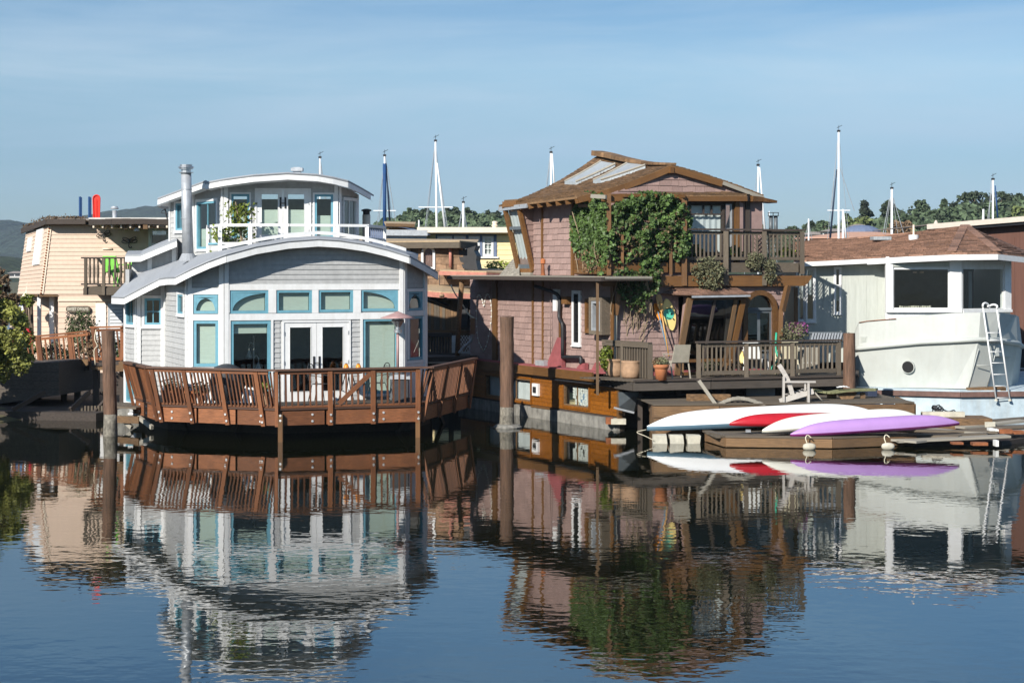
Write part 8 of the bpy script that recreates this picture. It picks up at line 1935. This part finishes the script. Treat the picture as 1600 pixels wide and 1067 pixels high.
# ---- blue-grey vaulted roof and brown slab roof behind
vh = thing('houseboat', 'low houseboat with a pale blue-grey vaulted roof behind the brown shingled one', 'houseboat', (XY(630, 70).x, 70, 0))
mb = MB(); L = []
for k in range(9): f = k / 8; L.append(W(575 + 92 * f, 364 - 11 * math.sin(math.pi * (0.15 + .85 * f)) + (3 * f), 68))
for a, b in zip(L, L[1:]): mb.add([a, b, b + V((0, 6, .1)), a + V((0, 6, .1))], [(0, 1, 2, 3)])
mb.obj('roof', 'slate_blue', vh); beam('fascia', 'galv', vh, W(575, 363.5, 67.9), W(668, 364, 67.9), .08, .22); w = Wall((575, 68.1), (666, 68.1)); w.panel('wall', 'galv', vh, [(0, 1), (w.len, 1), (w.len, Z(365, 68)), (0, Z(365, 68))], -.1, 0)
sb = thing('houseboat', 'distant houseboat of which only a flat brown roof slab shows', 'houseboat', (XY(630, 80).x, 80, 0)); MB().prism([W(603, 354, 80), W(648, 354, 80), W(650, 349, 86), (W(600, 348, 86))], (0, 0, .06)).obj('roof', 'tan_roof', sb); MB().box((XY(626, 82).x, 83, 3), (1.1, 4, 6.2)).obj('wall', 'brown_wood', sb); beam('fascia', 'brown_wood', sb, W(603, 351.5, 79.9), W(648, 352.5, 79.9), .06, .14)
# ---- yellow house
yh = thing('houseboat', 'pale yellow house with blue-grey window band behind the gap', 'houseboat', (XY(770, 72).x, 72, 0))
YW = Wall((655, 72), (905, 72)); oy = [(0, .5), (YW.len, .5), (YW.len, Z(362, 72)), (0, Z(362, 72))]
hy = [YW.rect(a, 369.5, b, 400.5) for a, b in ((683.5, 706.5), (709.5, 727.5), (732.5, 749.5), (754, 771))]
YW.holes_panel('wall', 'yellow_siding', yh, oy, hy, -.15, 0); YW.siding(yh, 'yellow_siding', oy, [YW.rect(681, 366, 776, 403)], .2)
YW.trim('window_band', 'slate_blue', yh, YW.rect(681, 365.3, 776, 368.3), 0, .06)
for a, b in ((681, 683), (707, 709), (728, 732), (750, 753.5), (771.5, 776)): YW.trim('window_band', 'slate_blue', yh, YW.rect(a, 368.4, b, 401), 0, .055)
YW.trim('window_band', 'white_paint', yh, YW.rect(683, 401.2, 779, 403.5), 0, .10)
for h in hy: window(yh, YW, h, tw=0, frame='white_paint', fw=.09, nx=2, ny=3, blind=(0, 1), blind_m='blind_white', sill=False)
beam('roof_edge', 'cream_paint', yh, W(652, 359.8, 71.6), W(908, 359.8, 71.6), .4, .20); beam('roof_edge', 'yellow_siding', yh, W(652, 364, 71.8), W(908, 364, 71.8), .2, .10)
MB().prism([W(652, 358, 71.5), W(908, 358, 71.5), W(908, 356, 79), W(652, 356, 79)], (0, 0, .03)).obj('roof', 'cream_paint', yh)
c = XY(773, 73); MB().lathe((c.x, c.y, Z(359, 73)), [(.10, 0), (.10, .14), (.13, .15), (.13, .19), (.09, .2), (.09, .25), (.115, .27), (.115, .32), (.05, .35)], 14).obj('roof_vent', 'cream_paint', yh)
bushy('shrub', 'small yellow-green shrub below the yellow house wall beside the pink eave', 'shrub', W(779, 416, 66), .55, .22, 'leaf_bright', 420, .09, .4)
for a, b in (((XY(655, 72).x, 72), None),): pass
for p, q in (((YW.P(YW.len, 0).x, 72), (YW.P(YW.len, 0).x, 79)), ((YW.P(YW.len, 0).x, 79), (YW.P(0, 0).x, 79)), ((YW.P(0, 0).x, 79), (YW.P(0, 0).x, 72))): w = Wall(p, q, True); w.panel('wall', 'yellow_siding', yh, [(0, .5), (w.len, .5), (w.len, 5.7), (0, 5.7)], -.1, 0)
# ================================================================= floating docks in the foreground
up0 = thing('dock', 'raised weathered plank platform carrying the garden chair', 'dock', (XY(1200, 44).x, 44, 0))
PZ = .86
A0, A1 = XY(1021, 43.85), XY(1429, 44.6); D0, D1 = XY(1021, 43.85) + V((.1, 2.6, 0)), XY(1429, 44.6) + V((.1, 2.6, 0))
dA = (A1 - A0).normalized(); nA = V((-dA.y, dA.x, 0)); LA = (A1 - A0).length
for k in range(18): p = A0 + nA * (.07 + k * .145); beam('plank', 'grey_wood', up0, V((p.x, p.y, PZ - .02 + random.uniform(-.004, .004))), V(((p + dA * LA).x, (p + dA * LA).y, PZ - .02)), .137, .035)
for i in range(4):
    p, q = A0.lerp(A1, i / 4), A0.lerp(A1, (i + 1) / 4 - .003); beam('edge_beam', 'brown_wood', up0, V((p.x, p.y - .03, PZ - .19)), V((q.x, q.y - .03, PZ - .19)), .07, .27)
beam('edge_beam', 'brown_wood', up0, V((A0.x, A0.y, PZ - .19)), V((D0.x, D0.y, PZ - .19)), .07, .27); beam('edge_beam', 'brown_wood', up0, V((A1.x, A1.y, PZ - .19)), V((D1.x, D1.y, PZ - .19)), .07, .27)
MB().prism([V((p.x, p.y, -.5)) for p in (A0 + V((.06, .06, 0)), A1 + V((0, .06, 0)), D1, D0)], (0, 0, 1.1)).obj('crib', 'brown_wood', up0)
beam('edge_beam', 'brown_wood', up0, V((A0.x, A0.y - .02, .42)), V(((A0 + dA * 1.3).x, (A0 + dA * 1.3).y - .02, .42)), .08, .2)
for k, (x_, w_) in enumerate(((1030.5, .34), (1057, .32), (1083, .30))):
    c = XY(x_, 42.95); t = thing('float_block', ['left', 'middle', 'right'][k] + ' of the three pale foam float blocks under the dock corner', 'float', (c.x, c.y, -.1), 'pale foam blocks under the dock corner')
    mb = MB(); mb.v = [V((c.x + sx * w_ / 2, c.y + sy * .2, z_)) + V((random.uniform(-.02, .02), 0, random.uniform(-.02, .02))) for z_ in (-.1, .2) for sx, sy in ((-1, -1), (1, -1), (1, 1), (-1, 1))]; mb.f = CUBE_F[:]; mb.obj('block', 'foam', t)
# lower dock with the kayaks
lo = thing('dock', 'low brown timber float in front carrying the four upturned kayaks', 'dock', (XY(1230, 42).x, 42, 0))
LZ = .24
B0, B1, B2, B3 = XY(1104, 43.3), XY(1134, 41.9), XY(1300, 41.6), XY(1430, 42.4)
MB().prism([V((p.x, p.y, -.4)) for p in (B0, B1, B2, B3, XY(1440, 43.9), XY(1100, 43.9))], (0, 0, LZ + .4 - .05)).obj('crib', 'brown_wood', lo)
for a, b in ((B0, B1), (B1, B2), (B2, B3)): beam('edge_beam', 'brown_wood', lo, V((a.x, a.y - .02, LZ - .12)), V((b.x, b.y - .02, LZ - .12)), .10, .20); beam('top_board', 'grey_wood', lo, V((a.x, a.y + .06, LZ + .01)), V((b.x, b.y + .06, LZ + .01)), .2, .04)
dB = (B3 - B1).normalized(); nB = V((-dB.y, dB.x, 0))
for k in range(13): p = B1 + nB * (.2 + k * .14) - dB * .2; q = p + dB * 4.6; beam('plank', 'grey_wood', lo, V((p.x, p.y, LZ - .02)), V((q.x, q.y, LZ - .02)), .13, .035)
# loose weathered boards at the right
wr = thing('dock', 'low broken dock of splintered silver grey boards at the right', 'dock', (XY(1500, 42.5).x, 42.5, 0))
random.seed(31)
for k, (a, b, w_, m_) in enumerate((((1372, 684, 42.6), (1440, 690, 41.7), .42, 'pale_wood'), ((1376, 677, 43.2), (1500, 682, 42.3), .34, 'grey_wood'), ((1400, 689, 42.0), (1575, 681, 42.2), .42, 'pale_wood'), ((1384, 671, 43.8), (1560, 675, 42.9), .36, 'grey_wood'), ((1420, 667, 44.2), (1540, 677.5, 42.7), .20, 'pale_wood'), ((1410, 682, 42.6), (1540, 678, 42.6), .25, 'grey_wood'),
    ((1500, 668, 44.2), (1600, 657, 45.3), .35, 'pale_wood'), ((1510, 672, 43.8), (1620, 665, 44.3), .30, 'grey_wood'), ((1495, 662, 45), (1625, 652, 46), .4, 'grey_wood'), ((1530, 676, 43.4), (1625, 672, 43.7), .25, 'pale_wood'))):
    beam('board', m_, wr, W(*a) + V((0, 0, 0)), W(*b), w_, .05)
for x_, y_, Y_, w_, m_, h_ in ((1545, 662.5, 44.5, .26, 'foam', .13), (1473, 648, 45, 1.05, 'foam', .16), (1560, 674, 43.0, .22, 'paper', .12), (1548, 672.5, 43.1, .12, 'paper', .12), (1570, 673.5, 42.9, .3, 'rust', .1), (1588, 675, 43.2, .3, 'rust', .08), (1530, 693, 41.7, .35, 'rust', .07), (1495, 692, 41.6, .25, 'rust', .05), (1556, 692, 41.7, .07, 'paper', .14)):
    MB().box(W(x_, y_, Y_), (w_, .25, h_)).obj('bracket' if m_ == 'rust' else 'float', m_, wr)
MB().box(W(1480, 660, 44.9), (2.0, 1.0, .28)).obj('beam', 'brown_wood', wr)
MB().prism([V((p.x, p.y, -.4)) for p in (XY(1400, 42.3), XY(1565, 42.3), XY(1640, 44), XY(1640, 47), XY(1430, 46))], (0, 0, .5)).obj('crib', 'dark_wood', wr)
rpl = thing('rope_coil', 'heap of dark rope lying on the right dock by the float', 'rope', W(1468, 642, 45.5)); mb = MB()
for k in range(5): c = W(1466 + random.uniform(-3, 3), 636 + k * 1.5, 45.4); mb.tube([c + V((math.cos(a) * .11, math.sin(a) * .1, math.sin(a * 2 + k) * .05)) for a in [i * .6 for i in range(11)]], .018, 5)
mb.tube(smooth_path([W(1474, 640, 45.4), W(1482, 643, 45.3), W(1490, 641, 45.3), W(1493, 643, 45.3)], 4), .018, 5); mb.obj('coil', 'iron', rpl)
# buoys
for x_, y_, Y_, lab in ((1264.5, 698, 41.35, 'white oval buoy hanging at the front edge of the kayak dock, left one'), (1387.5, 697.5, 41.4, 'white buoy with a dark mark at the right end of the kayak dock')):
    c = W(x_, y_, Y_); t = thing('buoy', lab, 'buoy', c, 'white buoys along the kayak dock'); mb = MB(); n = 8
    prof = [(0.02, -.15), (.06, -.13), (.085, -.07), (.09, 0), (.085, .07), (.06, .13), (.02, .15)]; k0 = len(mb.v)
    mb.tube([c + V((z_, 0, 0)) for r_, z_ in prof], [r_ for r_, z_ in prof], 16); mb.obj('float', 'foam', t, smooth=True); tube('rope', 'rope', t, smooth_path([c + V((-.05, 0, .08)), c + V((-.08, .03, .2)), c + V((-.02, .1, .26)), c + V((.06, .08, .2))], 4), .014, 5)
# ---- kayaks, hull up
def kayak(name, label, tip0, tip1, w, h, m, m2=None, gun=.05):
    """tip0, tip1 = (px,py,Y) of the gunwale at both ends; deck side down"""
    a, b = W(*tip0), W(*tip1); t = thing(name, label, 'kayak', ((a + b) / 2), 'upturned kayaks on the low dock'); d = (b - a); L = d.length; d.normalize(); s = V((-d.y, d.x, 0)).normalized(); up = d.cross(s); up = up if up.z > 0 else -up
    N = 44; K = 14; mb = MB(); g = MB()
    def sec(f):
        q = max(0.0, 1 - abs(2 * f - 1) ** 2.3) ** .72; return w / 2 * q + .003, h * (.25 + .75 * max(0, 1 - abs(2 * f - 1) ** 4.2)) * (max(0, 1 - abs(2 * f - 1) ** 9)) ** .7 + .012
    for i in range(N + 1):
        f = i / N; c = a.lerp(b, f) ; hw, hh = sec(f)
        for j in range(K + 1):
            th = math.pi * j / K; x = math.cos(th); y = math.sin(th); yy = y ** .85 if y > 0 else 0; mb.v.append(c + s * (x * hw) + up * (yy * hh + gun * .5))
    for i in range(N):
        for j in range(K): k = i * (K + 1) + j; mb.f.append((k, k + 1, k + K + 2, k + K + 1))
    mb.obj('hull', m, t, smooth=True)
    dk_ = MB()
    for i in range(N + 1):
        f = i / N; c = a.lerp(b, f); hw, hh = sec(f); dh = .035 * (hw / (w / 2))
        for j in range(7): th = math.pi * j / 6; dk_.v.append(c + s * (math.cos(th) * (hw + .008)) + up * (gun * .5 - gun - math.sin(th) * dh) if 0 < j < 6 else c + s * (math.cos(th) * (hw + .008)) + up * (gun * .5))
    for i in range(N):
        for j in range(6): k = i * 7 + j; dk_.f.append((k + 1, k, k + 7, k + 8))
    dk_.obj('deck', m2 or m, t, smooth=True)
    return t, s, up
kayak('kayak', 'longest kayak, glossy white hull over a blue-grey deck, behind the others', (1011, 669.5, 43.4), (1376, 651, 44.0), .60, .34, 'kayak_white', 'kayak_blue', gun=.10)
kayak('kayak', 'dark red upturned kayak wedged between two white ones', (1140, 663, 42.5), (1385, 661, 43.3), .54, .23, 'kayak_red', 'kayak_red')
kayak('kayak', 'cream upturned kayak between the red and the purple ones', (1191, 674, 42.15), (1437, 653, 43.2), .54, .27, 'kayak_cream', 'kayak_cream')
kayak('kayak', 'purple upturned kayak lying nearest at the dock edge', (1235, 680, 41.75), (1499, 662, 42.5), .56, .25, 'kayak_purple', 'kayak_plum', gun=.05)
# beige strap and cleats
cl = thing('cleat', 'small metal dock cleat below the red kayak tip', 'cleat', W(1169, 674, 42.6)); MB().box(W(1169, 674, 42.6), (.12, .06, .03)).tube([W(1165, 671.5, 42.6), W(1173, 671.5, 42.6)], .014, 6).obj('horn', 'galv', cl)
tube('line', 'rope', thing('mooring_line', 'thin slack line from the white kayak tip to the water', 'rope', W(995, 680, 43)), smooth_path([W(1010, 671, 42.9), W(995, 675, 42.9), W(1008, 681, 42.8), W(1022, 688, 42.7)], 4), .008, 5)
# ---- wavy lounge chair frame
lc = thing('chaise_longue', 'pale wooden chaise with upright back and arched seat on the platform', 'chaise longue', W(1140, 634, 44.4))
for dy in (0, .55):
    p = smooth_path([W(1119.5, 634, 44.2 + dy), W(1135, 626, 44.2 + dy), W(1153, 622, 44.2 + dy), (W(1172, 625, 44.2 + dy)), W(1195, 633.5, 44.2 + dy)], 5)
    mb = MB()
    for a, b in zip(p, p[1:]): mb.beam(a, b + (b - a) * .05, .05, .075)
    mb.obj('seat_rail', 'pale_wood', lc); beam('back_rail', 'pale_wood', lc, W(1119, 633, 44.2 + dy), W(1092, 594.5, 44.2 + dy), .05, .085)
for k in range(7): f = (k + .5) / 7; a = W(1119, 633, 44.2).lerp(W(1092, 594.5, 44.2), f); beam('back_slat', 'grey_wood', lc, a, a + V((0, .55, 0)), .07, .015)
for k in range(0, len(p) - 1, 2): a = p[k] + V((0, -.55, .04)); beam('seat_slat', 'pale_wood', lc, a, a + V((0, .55, 0)), .07, .015)
# ---- garden armchair (wooden, slanted)
ad = thing('garden_armchair', 'weathered wooden armchair with slanted back on the raised platform', 'chair', W(1250, 632, 44.7))
Ya = 44.5
def ap(x, y, dy=0): return W(x, y, Ya + dy)
for dy in (0, .6):
    beam('arm_post', 'weathered_white', ad, ap(1224.5, 588, dy), ap(1224, 628, dy), .05, .11); beam('seat_side', 'weathered_white', ad, ap(1218, 627, dy + .02), ap(1271, 611, dy + .02), .04, .13)
    beam('front_leg', 'weathered_white', ad, ap(1262.5, 598, dy), ap(1263, 629, dy), .05, .16); beam('arm_board', 'weathered_white', ad, ap(1226, 596.5, dy), ap(1274, 596.5, dy), .14, .04); beam('arm_bracket', 'weathered_white', ad, ap(1258, 597, dy), ap(1258, 610, dy), .04, .05)
for k in range(5):
    dy = .05 + k * .125; q = smooth_path([ap(1238, 616, dy), ap(1230, 592, dy), ap(1217, 570, dy)], 3)
    mb = MB()
    for a, b in zip(q, q[1:]): mb.beam(a, b, .06, .11)
    mb.obj('back_slat', 'weathered_white', ad)
for k in range(6): f = (k + .3) / 6; a = ap(1232, 618.5, .02).lerp(ap(1271, 607, .02), f); beam('seat_slat', 'weathered_white', ad, a, a + V((0, .6, 0)), .08, .02)
st2 = thing('stick', 'thin pale stick leaning off the armchair front', 'stick', ap(1285, 627, .1)); tube('shaft', 'pale_wood', st2, [ap(1273, 613, .1), ap(1286, 627.5, .1)], .02, 6)
# ---- mossy plank bench with white cloth
bnc = thing('bench', 'long mossy plank bench behind the garden armchair', 'bench', W(1330, 615, 46)); mat('moss_wood', (.20, .20, .10), .9, .3, .003, 5, grain=G1)
q = smooth_path([W(1272, 609.5, 45.6), W(1295, 613, 45.6), W(1320, 610, 45.7), W(1360, 608.5, 45.9), W(1368, 608.5, 45.9)], 4); mb = MB()
for a, b in zip(q, q[1:]): mb.beam(a, b, .4, .05)
mb.obj('seat', 'moss_wood', bnc)
for x_ in (1296, 1303, 1348): a = W(x_, 613, 45.8); beam('leg', 'brown_wood', bnc, V((a.x, a.y, PZ)), a, .12, .08)
MB().prism([W(1306, 613, 45.6), W(1318, 628, 45.5), W(1328, 630, 45.5), W(1340, 613, 45.8)], (0, .05, 0)).obj('side_panel', 'brown_wood', bnc)
cq = W(1317, 605.5, 45.6); ct = thing('folded_cloth', 'crumpled white cloth lying on the mossy bench', 'cloth', cq); mb = MB(); k0 = 9
for j in range(4):
    for i in range(10): mb.v.append(cq + V(((i - 4.5) * .036, (j - 1.5) * .08, .05 * (1 - ((i - 4.5) / 5) ** 2) * (1 - ((j - 1.5) / 2) ** 2) + .02 * noise.noise(V((i * .9, j * .9, 2))))))
for j in range(3):
    for i in range(9): k = j * 10 + i; mb.f.append((k, k + 1, k + 11, k + 10))
mb.obj('cloth', 'flower_white', ct, smooth=True)
tim = thing('timber', 'weathered timber block lying under the deck edge behind the chaise', 'timber', W(1106, 622, 45.0)); MB().beam(W(1074, 622, 45.0), W(1140, 622, 45.2), .2, .2).obj('block', 'brown_wood', tim)
# end of the underside: small boat fender between platform and hull
fb = thing('crate', 'dark blue crate standing by the white hull at the platform end', 'crate', W(1361, 615, 46.6)); MB().box(W(1361, 617, 46.7), (.24, .4, .28)).obj('body', 'sail_navy', fb); MB().box(W(1354, 624, 46.4), (.25, .3, .05)).obj('lid', 'iron', fb)
# ================================================================= air between here and the far hills
hz = bpy.data.materials.new('haze'); hz.use_nodes = True
hn_ = hz.node_tree; hn_.nodes.clear()
pv = hn_.nodes.new('ShaderNodeVolumePrincipled'); ho = hn_.nodes.new('ShaderNodeOutputMaterial')
pv.inputs['Color'].default_value = (0.62, 0.80, 1.0, 1); pv.inputs['Density'].default_value = 0.00012; pv.inputs['Anisotropy'].default_value = 0.0
hn_.links.new(pv.outputs[0], ho.inputs['Volume'])
M['haze'] = hz
hb = MB(); hb.box((0, 2000, 98), (7000, 4200, 202.5)); tag(hb.obj('haze', 'haze'), kind='stuff')
